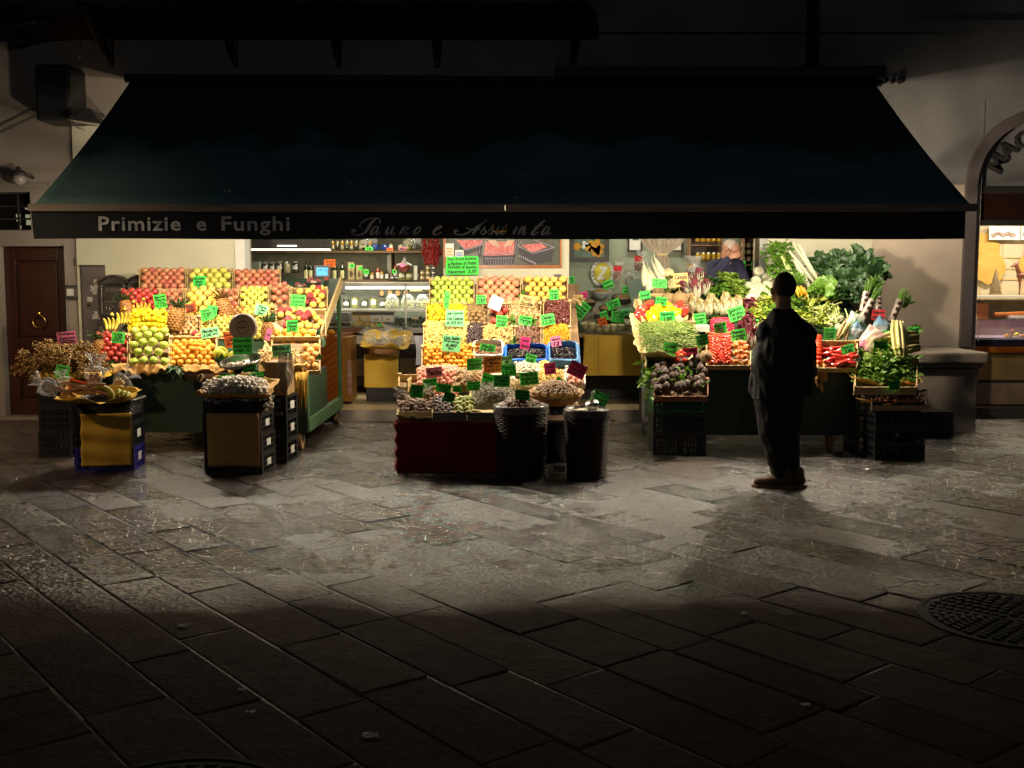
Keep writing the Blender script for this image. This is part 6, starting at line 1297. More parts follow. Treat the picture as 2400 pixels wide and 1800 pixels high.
bunch('leaf_sprig','feathery green carrot tops behind the man shoulder','leaf sprig', PY(1872,664,11.4),(0,-.2,.7), 30, .13, .05, .8, m_leafm, LEAFK)
for i,(u,v,Y,n,L,m,l) in enumerate(((1935,640,11.75,14,.26,m_leafd,'broad savoy leaf bunch at the left end of the kale'),(1968,632,11.8,14,.24,m_leafd,'dark purple green kale bunch, second from the left'),(2010,640,11.8,16,.30,m_leafd,'tallest dark kale bunch near the wall'),(2040,655,11.7,14,.26,m_leafd,'dark kale bunch at the right end'),(1960,670,11.5,18,.22,m_leafd,'dark chard bunch below the savoy leaves'),(1995,672,11.5,18,.22,m_leafd,'dark spinach bunch in the middle of the kale bank'),(1985,700,11.2,16,.2,m_leafd,'dark leaf bunch right of the green card'),(1930,690,11.2,16,.2,m_leafm,'green leaf bunch left of the green card'),(2020,700,11.3,14,.2,m_leafd,'dark leaf bunch above the wrapped asparagus'))):
 bunch('kale_bunch' if i < 4 else 'leaf_bunch', l, 'leafy greens', PY(u,v,Y), ((i-1.3)*.12 if i < 4 else U(-.2,.2),-.15,1), n*3, L*.9, .2, .62, m, LEAFQ if i % 2 == 0 else LEAFR, m_stalk, .006, .3)
leafheap(S3, 1925,640,2030,712, 170, .15, m_leafd, 'mass of dark green spinach and chard leaves under the kale', 'leafy greens', 'spinach_leaves', mound=.12, wide=1.5, stems=60, h0=.06)
cauli(2052,645,.085,'green cabbage head right of the kale', m_leafm, 'cabbage', 'cabbage', m_leafd); bumpy('cabbage', 2048,672,.085, m_cauli, 'pale round cabbage behind the wrapped asparagus', 'cabbage', .12, amp=.06)
for (u,v,dx) in ((1940,744,-.6),(1955,752,-.5),(1970,748,-.4),(1948,762,-.6),(1965,768,-.3),(1985,760,0.5)):
 X, t = S3.hit(u, v, .08); root = empty('fennel_bulb', S3.at(X,t,.08)); tag(root, 'white fennel bulb with green stems right of the man', 'fennel', 'fennel bulbs'); MB().add(deform(ico(2),.15,3,u), TRS((0,0,0),(0,0,0),(.042,.034,.045))).build('bulb', m_whiteveg, root, smooth=True)
 mb = MB()
 for k in range(7): d = Vector((dx+U(-.4,.4), .3+U(-.3,.3), .6+U(-.2,.3))); mb.tube([(0,0,.02), d*.09, d*.2+Vector((U(-.05,.05),0,-.02))], [.011,.008,.004], 6)
 mb.build('stems', m_stalk, root, smooth=True)
leafheap(S3, 1890,700,1950,770, 60, .17, m_leafy, 'loose pale green leaves right of the man shoulder', 'leaves', 'green_leaves', tpl=LEAFK, mound=.08, wide=.6, stems=60, h0=.06)
m_wrapp = mat('printed asparagus wrapper', (.30,.22,.17), (.55,.47,.42), .25, scale=16, bump=.3)
def aspar(u, v, Y, d, lab, L=.30):
 root = empty('asparagus_bundle', PY(u,v,Y)); tag(root, lab, 'asparagus'); d = Vector(d).normalized(); mb = MB(); side = d.cross(Vector((0,1,0))).normalized(); o2 = d.cross(side)
 for k in range(22): q = (side*U(-1,1)+o2*U(-.6,.6))*.026; mb.tube([q*.8, q+d*L*.8, q*1.7+d*L*U(1.0,1.2)], [.005,.006,.002], 5)
 mb.build('green_tips', m_leafm, root, smooth=True)
 mb = MB(); w = .036; pts = [(-w,.1),(w,.1),(w*1.1,.72),(-w*1.1,.72)]
 mb.grid(lambda s, t: side*math.cos(PI*s)*w*1.05+Vector((0,-1,.2))*(math.sin(PI*s)*w*.9)+d*L*(.02+.70*t), 10, 6); mb.build('wrapper', m_wrapp, root, smooth=True)
 for z in (.22,.42,.6): MB().grid(lambda s, t: side*math.cos(PI*(.35+.3*s))*w*1.1+Vector((0,-1,.2))*(math.sin(PI*(.35+.3*s))*w*.95+.001)+d*L*(z-.05+.1*t), 4, 1).build('dark_print', mat('dark wrapper print', (.05,.02,.015), None, .4), root)
 mb = MB().tube([d*L*.01, d*L*.12], .03, 8); mb.build('rubber_band', mat('violet band', (.35,.15,.3), None, .4), root)
aspar(2021,732,11.0,(.25,.2,1),'wrapped asparagus bundle left of the red card'); aspar(2018,752,10.75,(.60,.2,1),'tilted pink wrapped asparagus bundle in the middle', .34); aspar(2058,735,11.1,(.1,.3,1),'shaded asparagus bundle behind the red card',.26); aspar(2088,755,10.9,(.45,.2,1),'wrapped asparagus bundle nearest the wall',.34)
bunch('leaf_bunch','green grassy tops over the first wrapped bundle','leafy greens', PY(2048,680,11.1),(.3,-.1,1), 40,.16,.03,.5,m_leafm,LEAFK); bunch('leaf_bunch','grassy chive tops nearest the wall','leafy greens', PY(2118,720,11.0),(.5,-.1,.9), 40,.14,.02,.45,m_leafm,LEAFK)
m_bagb = mat('blue print bag', (.12,.32,.55), (.6,.62,.6), .15, scale=7, alpha=.8, spec=.9, bump=.6); m_bagp = mat('pink print bag', (.75,.2,.35), (.7,.62,.4), .15, scale=7, alpha=.85, spec=.9, bump=.6)
def pillow(u, v, Y, w, h, rot, m, lab, con=None):
 root = empty('salad_bag', PY(u,v,Y)); root.rotation_euler = (-.5, rot, 0); tag(root, lab, 'bag', 'printed salad bags')
 for s_, nm in ((1,'film'),): MB().grid(lambda a, b: Vector(((a-.5)*w, -.035*math.sin(PI*a)**.6*math.sin(PI*b)**.6-.012*noise.noise((a*5,b*5,u)), (b-.5)*h)), 16, 16).build(nm, m, root, smooth=True)
 mb = MB()
 for k in range(26): mb.add(R.choice(LEAF), TRS((U(-.4,.3)*w, -.008, U(-.4,.2)*h), (PI/2+U(-.4,.4),U(-3,3),0), .05))
 mb.build('contents', con or m_leafm, root, smooth=True)
pillow(2006,756,10.55,.17,.20,.5,mat('clear print bag', (.75,.75,.72), (.3,.45,.3), .12, scale=9, alpha=.7, spec=.9, bump=.6),'white printed salad bag under the tilted asparagus'); pillow(2012,780,10.4,.19,.16,.9,m_bagb,'blue printed bag beneath the white one'); pillow(2072,772,10.5,.24,.20,.7,m_bagb,'clear and blue salad bag left of the standing cardoon'); pillow(2040,795,10.25,.24,.18,-.95,m_bagp,'pink and yellow bag of vegetables above the rocket',m_leafy)
def cardoon(pu, pv, qu, qv, Y, w, lab, n=7, Yq=None):
 P_, Q = PY(pu,pv,Y), PY(qu,qv,Yq or Y); root = empty('cardoon', P_); tag(root, lab, 'cardoon', 'cardoons'); mb = MB(); d = Q-P_; side = d.cross(Vector((0,1,0))).normalized()
 for k in range(n):
  a = (k/(n-1)-.5); o_ = side*a*w*.9+Vector((0,-.03*math.cos(a*PI)+.02*(k % 2),0)); mb.tube([o_*.55, o_*1.0+d*.3, o_*1.05+d*.75, o_*.8+d], [w*.10,w*.16,w*.15,w*.09], 7)
 mb.build('stalks', m_cardoon, root, smooth=True)
 MB().tube([side*w*.5+d*.35+Vector((0,-.05,0)), d*.35+Vector((0,-.065,0)), -side*w*.5+d*.35+Vector((0,-.05,0))], .004, 5).build('string', m_wood, root)
cardoon(2113,842,2104,752,10.05,.13,'pale cardoon standing upright at the right end of the stall', Yq=10.3); cardoon(2050,798,2153,790,10.25,.12,'pale cardoon lying across behind the upright one'); cardoon(2060,822,2156,812,10.4,.10,'lower cardoon lying under the first one'); cardoon(1965,795,1990,755,10.45,.06,'thin pale stalks left of the salad bags',4)
for k,(u,v,dx) in enumerate(((1968,815,-.35),(1978,812,.35),(1962,790,.6))): root_veg('parsnip', PY(u,v,10.3), (dx,.4,1), .24, .02, m_celeriac, 'slim tan root above the long red peppers', 'root', 'slim tan roots')
sprig(2140,775,10.5,'dark curly leaves behind the upright cardoon',22,.09,m_leafm,1.2)
XC = PY(2078,900,9.95).x
for k in range(3): lattice_crate('plastic_crate', ('lowest','second','topmost')[k]+' black crate under the rocket greens', (XC-.02, 10.05, k*.205), .56, .38, .20, m_blackpl, 'crate', 'stacked plastic crates')
SR = Slope(9.88, .66, 10.35, .80)
rk = tray(SR, 2003,850,2150,905, 'wooden crate of rocket greens at the right end', .09, group='wooden crates at the right end')
leafheap(SR, 2005,838,2148,900, 420, .085, m_leafm, 'heap of bright rocket leaves in the wooden crate', 'rocket', 'rocket_leaves', mound=.14, wide=.9, stems=90, h0=.05); leafheap(SR, 2008,828,2120,880, 150, .08, m_leafb, 'pale rocket leaves on top of the heap', 'rocket', 'rocket_leaves', mound=.20, wide=.9, h0=.08)
papernest(SR, 2000,830,2175,905, 'orange paper lining the rocket crate', m_kraft, .10, .05)
bumpy('paper_wad', 2135,850,.06, m_kraft, 'crumpled orange paper behind the rocket', 'paper', .1, sl=SR, amp=.5)
XD = PY(2112,1000,9.6).x
for k in range(3): lattice_crate('plastic_crate', ('lowest','second','topmost')[k]+' black crate under the small shallots', (XD, 9.78, k*.145), .46, .34, .14, m_blackpl, 'crate', 'stacked plastic crates', rows=2, slots=6)
SW = Slope(9.58, .44, 9.92, .50)
tray(SW, 2042,915,2170,950, 'printed pale wooden crate of small shallots', .055, mat('printed pale board', (.50,.36,.24), (.42,.3,.2), .7), group='wooden crates at the right end')
mb = MB(); tx = text_tpl('Frutta e Salute', 0, 'CENTER', .2); mb.add(tx, TRS(SW.at(PY(2106,945,9.57).x, -.013, .028),(PI/2-.15,0,0),(.046,.046,1))); mb.build('lettering', mat('red print', (.42,.06,.04), None, .7), None); bpy.data.objects['lettering'].name
lt = [o for o in bpy.data.objects if o.name.startswith('lettering') and o.parent is None][-1]; tr_ = [o for o in bpy.data.objects if o.get('label') == 'printed pale wooden crate of small shallots'][0]
bpy.context.view_layer.update(); lt.parent = tr_; lt.matrix_parent_inverse = tr_.matrix_world.inverted()
papernest(SW, 2016,905,2180,944, 'orange paper lining the shallots crate', m_kraft, .06, .05)
heap(SW, 2048,918,2164,940, 'nut', 260, .014, m_shal, 'small pinkish shallots in the printed crate', 'shallots', .03, .04)
root = lattice_crate('plastic_crate', 'low black crate lying beside the stone bench', (PY(2195,990,11.0).x, 11.12, 0), .34, .3, .27, m_blackpl, 'crate', 'stacked plastic crates')
MB().box(-.17,-.15,.272,.17,.15,.28).build('lid', m_blackpl, root)
XE = PY(1592,1000,9.95).x; hh = .19
cols = [m_blackpl, m_blackpl, m_greenpl, m_blackpl]
for k in range(3): lattice_crate('plastic_crate', ('lowest black crate','middle black crate','topmost green crate')[k]+' of the stack under the artichokes', (XE, 10.08, k*(hh+.004)), .50, .34, hh, cols[k], 'crate', 'stacked plastic crates', slots=14)
SA3 = Slope(9.85, .595, 10.25, .86)
rt_ = tray(SA3, 1532,890,1660,928, 'wooden crate of artichokes printed with red letters', .07, mat('reddish printed board', (.34,.15,.09), (.28,.11,.07), .7), group='wooden crates at the right end')
mb = MB(); mb.add(text_tpl('CASATE NOVELLA', .01), TRS((.0,-.002,.03),(PI/2,0,0),(.04,.05,1))); mb.build('lettering', mat('dark red print', (.16,.02,.015), None, .7), rt_)
def arti_mesh():
 mb = MB().add(sph(.8, 10, 6), None)
 for j in range(6):
  for i in range(8):
   a = 2*PI*(i+(j % 2)*.5)/8; e = -.6+j*.38; d = Vector((math.cos(a)*math.cos(e), math.sin(a)*math.cos(e), math.sin(e)+.5)); mb.add(scl(ICO,(.42,.16,.5)), TRS(Vector((math.cos(a)*math.cos(e), math.sin(a)*math.cos(e), math.sin(e)))*.78, (0,0,a-PI/2)))
 mb.tube([(0,0,-.8),(0,0,-1.8)], .18, 6); return mb
AM = arti_mesh(); F_ART = mesh_of('artichoke', (AM.v, AM.f), m_arti)
for i in range(62):
 u, v = U(1530,1652), U(832,912); X, t = SA3.hit(u, v, .09); inst('artichoke', F_ART, TRS(SA3.at(X, t, .07+U(0,.05)), (U(-.2,1.3), U(-.8,.8), U(0,6)), .036), 'dark violet artichoke in the crate left of the cherry tomatoes', 'artichoke', 'artichokes')
leafheap(SA3, 1514,842,1560,925, 60, .14, m_leafm, 'long green artichoke leaves at the left of the crate', 'leaves', 'artichoke_leaves', tpl=LEAFK, mound=.06, wide=.7, toward=(-.7,-.6,-.1)); leafheap(SA3, 1560,860,1650,920, 26, .12, m_leafm, 'green leaves between the artichokes', 'leaves', 'artichoke_leaves', tpl=LEAFK, mound=.08, wide=.7)
for (u, v, m, l, L) in ((1800,740,m_leafb,'bright lettuce hidden behind the standing man',.14),(1840,735,m_leafm,'green lettuce behind the man at shoulder height',.14),(1880,745,m_leafy,'pale endive behind the man on the right',.13),(1860,770,m_leafb,'frilly lettuce lower behind the man',.13)):
 X, t = S3.hit(u, v, .08); root = empty('lettuce', S3.at(X, t, .07)); tag(root, l, 'lettuce'); mb = MB()
 for k in range(46):
  a = k*2.4; e = 1.35-1.25*(k/46); mb.add(LEAFR[k % 6], look(Vector((math.cos(a)*math.cos(e), math.sin(a)*math.cos(e)-.25, math.sin(e))), U(-.4,.4)) @ Matrix.Diagonal((L*.75,L*U(.75,1.1),L*.8,1)))
 mb.build('leaves', m, root, smooth=True)
tray(S3, 1775,790,1895,858, 'crate of tomatoes hidden behind the standing man', group='crates on the vegetable stall')
F(S3, 1778,790,1892,856, .075, F_TO, 'tomato', 'red tomato in the crate behind the standing man', 'tomato', 'red tomatoes behind the man', mound=.03)
leafheap(S3, 1790,690,1900,740, 90, .13, m_leafm, 'loose green chicory leaves behind the man', 'leaves', 'chicory_leaves', mound=.08, wide=1.2, h0=.05)
def bottle(u, vb, Y, h, r, m, lab, plate=True, lm=None, cap=None, group='bottles and jars behind the fridge'):
 P_ = PY(u, vb, Y); t = empty('bottle', P_); tag(t, lab, 'bottle', group)
 MB().add(lathe([(.001,0),(r,.003),(r,h*.58),(r*.85,h*.66),(r*.33,h*.76),(r*.30,h*.95),(.001,h*.95)], 14)).build('glass_body', m, t, smooth=True)
 MB().add(lathe([(r*.36,h*.9),(r*.36,h),(.001,h)], 10)).build('cap', cap or m_iron, t)
 if plate: MB().grid(lambda s, q: Vector((r*1.02*math.sin((s-.5)*1.6), -r*1.02*math.cos((s-.5)*1.6), h*(.08+.42*q))), 6, 1).build('label', lm or m_whitep, t)
 return t
def jar(u, vb, Y, h, r, m, lab, lid=None, plate=True, group='jars on the shelves', lm=None):
 P_ = PY(u, vb, Y); t = empty('jar', P_); tag(t, lab, 'jar', group)
 MB().add(lathe([(.001,0),(r*.9,.0),(r,h*.08),(r,h*.76),(r*.75,h*.85),(.001,h*.85)], 14)).build('glass_body', m, t, smooth=True)
 MB().add(lathe([(r*.78,h*.84),(r*.78,h),(.001,h)], 12)).build('lid', lid or m_cork, t)
 if plate: MB().grid(lambda s, q: Vector((r*1.02*math.sin((s-.5)*1.5), -r*1.02*math.cos((s-.5)*1.5), h*(.3+.32*q))), 5, 1).build('label', lm or m_whitep, t)
YB = 15.3
m_dk = mat('dark bottle glass', (.012,.016,.008), None, .08, spec=.8); m_jdark = mat('jar of dark herbs', (.05,.045,.025), (.03,.03,.02), .15, coat=.5); m_jgold = mat('jar of gold preserve', (.45,.28,.04), (.35,.2,.03), .12, coat=.6); m_jol = mat('jar of olives', (.22,.22,.05), (.16,.15,.04), .12, coat=.6, scale=30); m_jred = mat('jar of red sauce', (.25,.02,.012), None, .12, coat=.6); m_jpal = mat('jar of pale pulses', (.42,.36,.22), (.3,.26,.15), .2, coat=.5, scale=60)
sh = empty('wall_shelf', (0,0,0)); tag(sh, 'long shelves on the back wall holding bottles and jars', 'shelf')
xs0, xs1 = PY(560,600,YB).x, PY(1040,600,YB).x
for v, nm in ((588,'upper'),(655,'lower')): z = PY(800,v,YB).z; MB().box(xs0, YB-.08, z-.03, xs1, YB+.4, z).build('shelf_board', mat('brown shelf board', (.16,.09,.04), None, .5), sh)
MB().box(PY(913,620,YB).x, YB-.02, PY(1,655,YB).z, PY(913,620,YB).x+.03, YB+.4, PY(1,588,YB).z-.03).build('upright', m_woodd, sh)
for i in range(9):
 for j in range(2):
  jar(780+i*11, 585-j*10.5, YB, .062, .028, [m_jpal,m_jgold,m_jdark,m_jpal][(i*2+j) % 4], 'small jar in the stacked rows on the upper shelf', plate=False, lid=m_steel, group='small jars on the upper shelf')
for k,(u,r,l,m) in enumerate(((858,.16,'clear bag of pulses on the upper shelf',m_plast),(962,.15,'second clear bag at the right of the upper shelf',m_plast))): plastic_bag(u, 570, YB, .09, l, 1.3, 1.1, ('nut', m_jpal))
for u in (880, 903): jar(u, 587, YB, .10, .06, mat('blue glass', (.03,.06,.25), None, .1, coat=.5), 'round blue glass jar on the upper shelf' if u == 880 else 'second blue glass jar on the upper shelf', lid=m_iron, plate=False)
bottle(917, 586, YB, .15, .035, m_jdark, 'short dark bottle between the blue jars and the pink card'); jar(940,587,YB,.09,.05,m_jpal,'round jar behind the pink shelf card',lid=m_steel,plate=False); jar(958,587,YB,.08,.05,m_jol,'round jar at the right end of the upper shelf',lid=m_steel,plate=False)
spec = [('jar',623,.16,.045,m_jdark),('jar',639,.16,.045,m_jdark),('jar',656,.17,.05,m_jdark),('jar',693,.17,.05,m_jdark)]
for k,(ty,u,h,r,m) in enumerate(spec): jar(u, 640, YB, h, r, m, ['glass jar with white label nearest the corner trim','second labelled jar from the corner trim','third labelled jar from the corner trim','labelled jar left of the olive oil bottles'][k], lid=m_glass)
jar(673,640,YB,.16,.05,m_jpal,'whitish jar between the labelled dark jars',lid=m_steel,plate=False)
lab_y = mat('cream yellow label', (.66,.6,.3), (.7,.66,.45), .6)
for k,(u,l) in enumerate(((718,'tall oil bottle left of the blue screen'),(729,'second tall oil bottle left of the blue screen'),(785,'tall dark oil bottle right of the blue screen'),(803,'second tall dark oil bottle right of the screen'))): bottle(u, 656, YB-.05, .27, .037, m_dk, l, lm=lab_y)
for k,(u,l) in enumerate(((824,'tall cream carton with a bottle print and green card'),(843,'shorter cream carton beside it'))):
 t = empty('carton', PY(u, 656, YB-.03)); tag(t, l, 'box', 'cartons on the back shelf'); hgt = .25-.04*k; MB().box(-.045,-.03,0,.045,.05,hgt).build('box', mat('cream carton', (.52,.42,.22), None, .7), t); MB().add(scl(sph(1,12,8,1.5),(.02,.004,.03)), TRS((0,-.031,.08))).box(-.004,-.0335,.1,.004,-.0305,.19).build('print', mat('brown carton print', (.16,.1,.05), None, .7), t)
items = [(858,655,.15,.04,m_jdark,'jar'),(872,655,.12,.03,m_jgold,'bottle'),(886,655,.20,.035,m_jred,'bottle'),(895,655,.14,.03,m_jgold,'bottle'),(907,655,.15,.035,m_dk,'bottle'),(927,655,.24,.035,m_jred,'bottle'),(978,655,.17,.03,m_dk,'bottle')]
wl_ = ['jar behind the first green shelf card','short golden bottle beside the green shelf card','tall red bottle in the middle of the back shelf','small golden bottle right of the tall red one','dark bottle with an orange label','tall red sauce bottle beside the small basket','dark bottle left of the honey jars']
for (u,v,h,r,m,ty),l in zip(items, wl_): (jar if ty == 'jar' else bottle)(u, v, YB-.05, h, r, m, l)
for k,u in enumerate((920,931)): jar(u,656,YB-.12,.07,.032,m_jdark,('small dark jar at the front of the shelf','second small dark jar at the front')[k],lid=m_steel)
for k,u in enumerate((942,959)): jar(u,656,YB-.12,.12,.055,m_jol,('round jar of olives under the small basket','second jar of olives, right of the first')[k],lid=m_iron)
for i in range(3):
 for j in range(2+(i > 0)): jar(990+i*13,656-j*11.5,YB-.08,.065,.034,m_jgold if i < 2 else m_jdark,'honey jar stacked at the right end of the back shelf',lid=m_steel,plate=True,group='stacked honey jars')
gb = empty('gift_basket', PY(948,628,YB-.15)); tag(gb, 'small white gift basket with red packet above the olives', 'basket')
for k in range(4): a = .5+k*.8; MB().cbox((.05*math.cos(a),0,.05+.04*math.sin(a)), (.13,.012,.02), 0, Matrix.Rotation(a,4,'Y')).build('slat', m_whitep, gb)
MB().add(lathe([(.04,-.06),(.085,0),(.09,.03),(.001,.03)], 16)).build('bowl', m_jred, gb, smooth=True)
tb = MB().add(lathe([(.03,0),(.035,.05),(.028,.06),(.034,.11),(.028,.12),(.033,.17),(.026,.18),(.03,.24),(.001,.26)], 12)); tag(tb.build('stacked_cups', m_glass, smooth=True, loc=PY(912,640,YB-.05)), 'stack of clear plastic cups on the back shelf', 'cups')
sg = MB().box(0,0,0,.05,.01,.2); tag(sg.build('paper_sign', m_whitep, loc=PY(970,656,YB-.12)), 'narrow white folded sign among the jars', 'sign')
tin = MB().box(0,0,0,.2,.25,.17); tag(tin.build('tin_canister', mat('pale green metal tin', (.25,.3,.24), None, .4, .3), loc=PY(580,640,YB), bevel=.03), 'pale grey metal canister by the corner trim', 'canister')
lf = empty('fluorescent_fitting', (0,0,0)); tag(lf, 'long white lit fitting at the top left of the shop interior', 'lamp'); P_ = PY(575,586,13.6); Q_ = PY(773,586,13.6)
MB().box(P_.x, 13.6, P_.z, Q_.x, 13.66, P_.z+.012).build('lit_tube', m_tube, lf); MB().box(P_.x, 13.58, P_.z+.014, Q_.x, 13.72, P_.z+.20).build('housing', m_darkin, lf); MB().box(PY(650,576,13.57).x, 13.57, PY(650,577,13.57).z, PY(695,576,13.57).x, 13.578, PY(650,575,13.57).z).build('slot', m_tube, lf)
YF_ = 14.3; fr_ = empty('display_fridge', (0,0,0)); tag(fr_, 'lit glass fronted refrigerated counter at the back of the shop', 'fridge')
fx0, fx1 = PY(770,700,YF_).x, PY(1040,700,YF_).x; zt = PY(1,661,YF_).z; zq = PY(1,842,YF_).z; Z = lambda v: PY(1, v, YF_).z
MB().box(fx0-.2, YF_-.02, Z(672), fx1, YF_+.9, zt).build('top', m_white, fr_, bevel=.01)
tt = MB().box(fx0+.12, YF_+.02, Z(677), fx1, YF_+.05, Z(672)-.003); tt.build('lit_tube', m_tube, fr_)
MB().quad((fx0-.2,YF_+.88,Z(775)),(fx1,YF_+.88,Z(775)),(fx1,YF_+.88,zt),(fx0-.2,YF_+.88,zt)).build('inner_back', mat('fridge inner', (.36,.38,.28), None, .5), fr_)
MB().box(fx0-.2, YF_+.02, Z(730), fx1, YF_+.6, Z(725)).build('inner_shelf', m_white, fr_)
MB().box(fx0-.2, YF_-.03, Z(780), fx1, YF_+.9, Z(768)).build('counter_ledge', m_steel, fr_)
MB().box(fx0-.2, YF_-.0, Z(806), fx1, YF_+.88, Z(786)).build('front_rail', m_white, fr_)
MB().box(fx0-.2, YF_+.02, zf+.1, fx1, YF_+.85, Z(806)-.003).build('base', m_darkin, fr_); MB().box(fx0-.2, YF_-.0, Z(880), fx1, YF_+.019, Z(840)).build('lower_panel', mat('grey brown panel', (.17,.14,.10), None, .6), fr_)
MB().quad((fx0,YF_-.005,Z(768)),(fx1,YF_-.005,Z(768)),(fx1,YF_-.005,Z(672)),(fx0,YF_-.005,Z(672))).build('glass_pane', mat('fridge glass', (.9,.95,.92), None, .03, alpha=.07, spec=.7), fr_)
MB().box(PY(951,700,YF_).x-.012, YF_-.02, Z(780), PY(951,700,YF_).x+.012, YF_-.006, Z(665)).build('pane_divider', m_white, fr_)
for k,(u,h) in enumerate(((790,.12),(812,.11),(832,.15),(855,.11),(876,.14),(897,.10))): jar(u, 722, YF_+.35, h+.02, .05, m_jdark if k % 2 else m_jol, ['dark jar at the left inside the lit fridge','second jar inside the lit fridge','third jar, taller, inside the lit fridge','fourth jar with a white paper inside the fridge','fifth jar, square label, inside the fridge','small jar left of the cork lidded row'][k], lid=m_iron, lm=m_whitep, group='jars in the lit fridge')
for k in range(5): jar(895+k*19 if k < 4 else 1003, 697, YF_+.5, .10, .04, m_jdark, 'cork lidded jar lying at the back of the fridge', lid=m_cork, plate=False, group='cork lidded jars'); 
for k in range(4): MB().add(lathe([(.001,-.0),(.035,0),(.035,.01)], 16), TRS(PY(895+k*19,687,YF_+.4),(PI/2,0,0))).build('cork_disc', m_cork, fr_)
m_pasta = hm('pasta shape', (.66,.60,.2), (.4,.42,.1), (.7,.66,.34))
for k,(u,l) in enumerate(((919,'domed bag of pasta left in the fridge'),(956,'domed bag of pasta behind the divider'),(990,'domed bag of pasta at the right of the fridge'))):
 t = empty('pasta_bag', PY(u, 722, YF_+.15)); tag(t, l, 'bag', 'bags of pasta in the fridge'); mb = MB()
 for i in range(70): mb.add(R.choice(TP['chip']), TRS((U(-.085,.085), U(-.05,.05), U(.0,.10)), rrot(), .016))
 mb.build('pasta', m_pasta, t, smooth=True); MB().add(lathe([(.09,0),(.10,.06),(.085,.13),(.05,.18),(.001,.19)], 16)).build('film', m_plast, t, smooth=True)
for k,(u,w,m) in enumerate(((830,28,m_candy),(857,28,m_candy),(882,30,m_whitep),(910,30,m_whitep),(975,24,m_whitep))):
 t = empty('cheese_pack', PY(u, 755, YF_+.3)); tag(t, ['yellow pack at the left of the lower fridge deck','second yellow pack on the lower deck','bright white pack under the lamp glare','printed white pack beside the glare','small printed white pack near the greens'][k], 'pack', 'packs on the fridge deck'); MB().box(-w*.0026,0,0,w*.0026,.05,.15 if k < 4 else .07).build('pack', m, t, bevel=.005); MB().box(-.03,-.002,.02,.03,-.0005,.05).build('label', m_whitep if k < 2 else m_olive, t)
ghp = Slope(YF_+.02, PY(1,772,YF_).z, YF_+.3, PY(1,768,YF_).z+.06)
for (u,v,l,m) in ((845,760,'yellow paper wrapped packet on the fridge deck',m_candy),(887,762,'yellow peppers on the fridge deck',m_candy)): 
 mb = MB(); [mb.add(R.choice(TP['walnut']), TRS(PY(u+U(-18,18), v+U(-3,4), YF_+.12), rrot(), .028)) for _ in range(12)]; tag(mb.build('yellow_produce', m, smooth=True), l, 'produce')
leafheap(ghp, 935,750,1000,770, 60, .07, m_leafd, 'dark green leaves in the fridge deck', 'leaves', 'basil_leaves', mound=.04)
cr = empty('cash_register', PY(755,700,13.4)); tag(cr, 'till with a small blue screen behind the heart boxes', 'till'); q = lambda u, v: PY(u, v, 13.4)-PY(755,700,13.4)
a_, b_ = q(736,651), q(772,622); MB().box(a_.x,0,a_.z,b_.x,.08,b_.z).build('screen_housing', mat('grey plastic', (.22,.2,.2), None, .5), cr, bevel=.012)
a_, b_ = q(742,646), q(768,627); MB().box(a_.x,-.004,a_.z,b_.x,-.0005,b_.z).build('screen', mat('blue lit screen', (.1,.5,.75), None, .5, emit=(.16,.62,.95), estr=.75), cr)
mb = MB(); mb.add(text_tpl('1,85  kg'), TRS((q(755,636).x,-.006,q(755,633).z),(PI/2,0,0),(.035,.035,1))); mb.build('screen_digits', m_black, cr)
a_, b_ = q(770,690), q(803,662); MB().box(a_.x,0.02,a_.z,b_.x,.25,b_.z).build('body', mat('grey plastic', (.22,.2,.2), None, .5), cr, bevel=.015)
ws = empty('counter_scale', PY(790,755,13.5)); tag(ws, 'flat grey electronic scale with a green light', 'scale'); q2 = lambda u, v: PY(u, v, 13.5)-PY(790,755,13.5)
a_, b_ = q2(766,753), q2(818,733); MB().box(a_.x,0,a_.z,b_.x,.25,b_.z).build('body', mat('grey plastic', (.22,.2,.2), None, .5), ws, bevel=.01); a_, b_ = q2(764,764), q2(824,756); MB().box(a_.x,-.06,a_.z,b_.x,.3,b_.z).build('plate', m_steel, ws, bevel=.005); MB().add(sph(.014), TRS((q2(790,745).x,-.003,q2(790,745).z))).build('green_light', mat('green lit dot', (.05,.6,.25), None, .5, emit=(.05,.7,.25), estr=.7), ws)
ct = empty('wooden_counter', (0,0,0)); tag(ct, 'varnished orange wood counter with diagonal boards beside the left cart', 'counter')
x0, x1 = PY(740,850,13.0).x, PY(803,850,13.0).x; zc = PY(1,787,13.0).z
MB().box(x0,13.0,zf+.03,x1,13.9,zc).build('body', m_orwood, ct); mb = MB().box(x0,12.985,zf+.03,x0+.04,12.999,zc).box(x1-.03,12.985,zf+.03,x1,12.999,zc).box(x0+.04,12.985,zc-.04,x1-.03,12.999,zc).box(x0+.04,12.985,zf+.03,x1-.03,12.999,zf+.08); mb.build('frame', m_orwood, ct, bevel=.003)
mb = MB()
for i in range(9): mb.tube([(x0+.04,12.998,zf+.05+i*.085),(x1-.03,12.998,zf+.22+i*.085)],.004,4)
mb.build('board_grooves', m_wicker, ct)
MB().box(x1+.002,13.0,zf+.03,PY(822,850,13.0).x,13.5,zc-.02).build('end_panel', mat('yellow wood panel', (.42,.2,.05), (.3,.13,.03), .4, stretch=(5,5,.5)), ct)
sp = MB().box(0,0,0,.05,.02,.85); tag(sp.build('vertical_scroll', mat('red printed sheet', (.35,.05,.03), (.5,.42,.36), .5, scale=7), loc=PY(814,868,12.98)-Vector((0,0,.0))), 'narrow red and white printed sheet on the counter end', 'poster')
for o in (bpy.data.objects['vertical_scroll'],): o.location.z = zf+.12; o.scale.z = .5
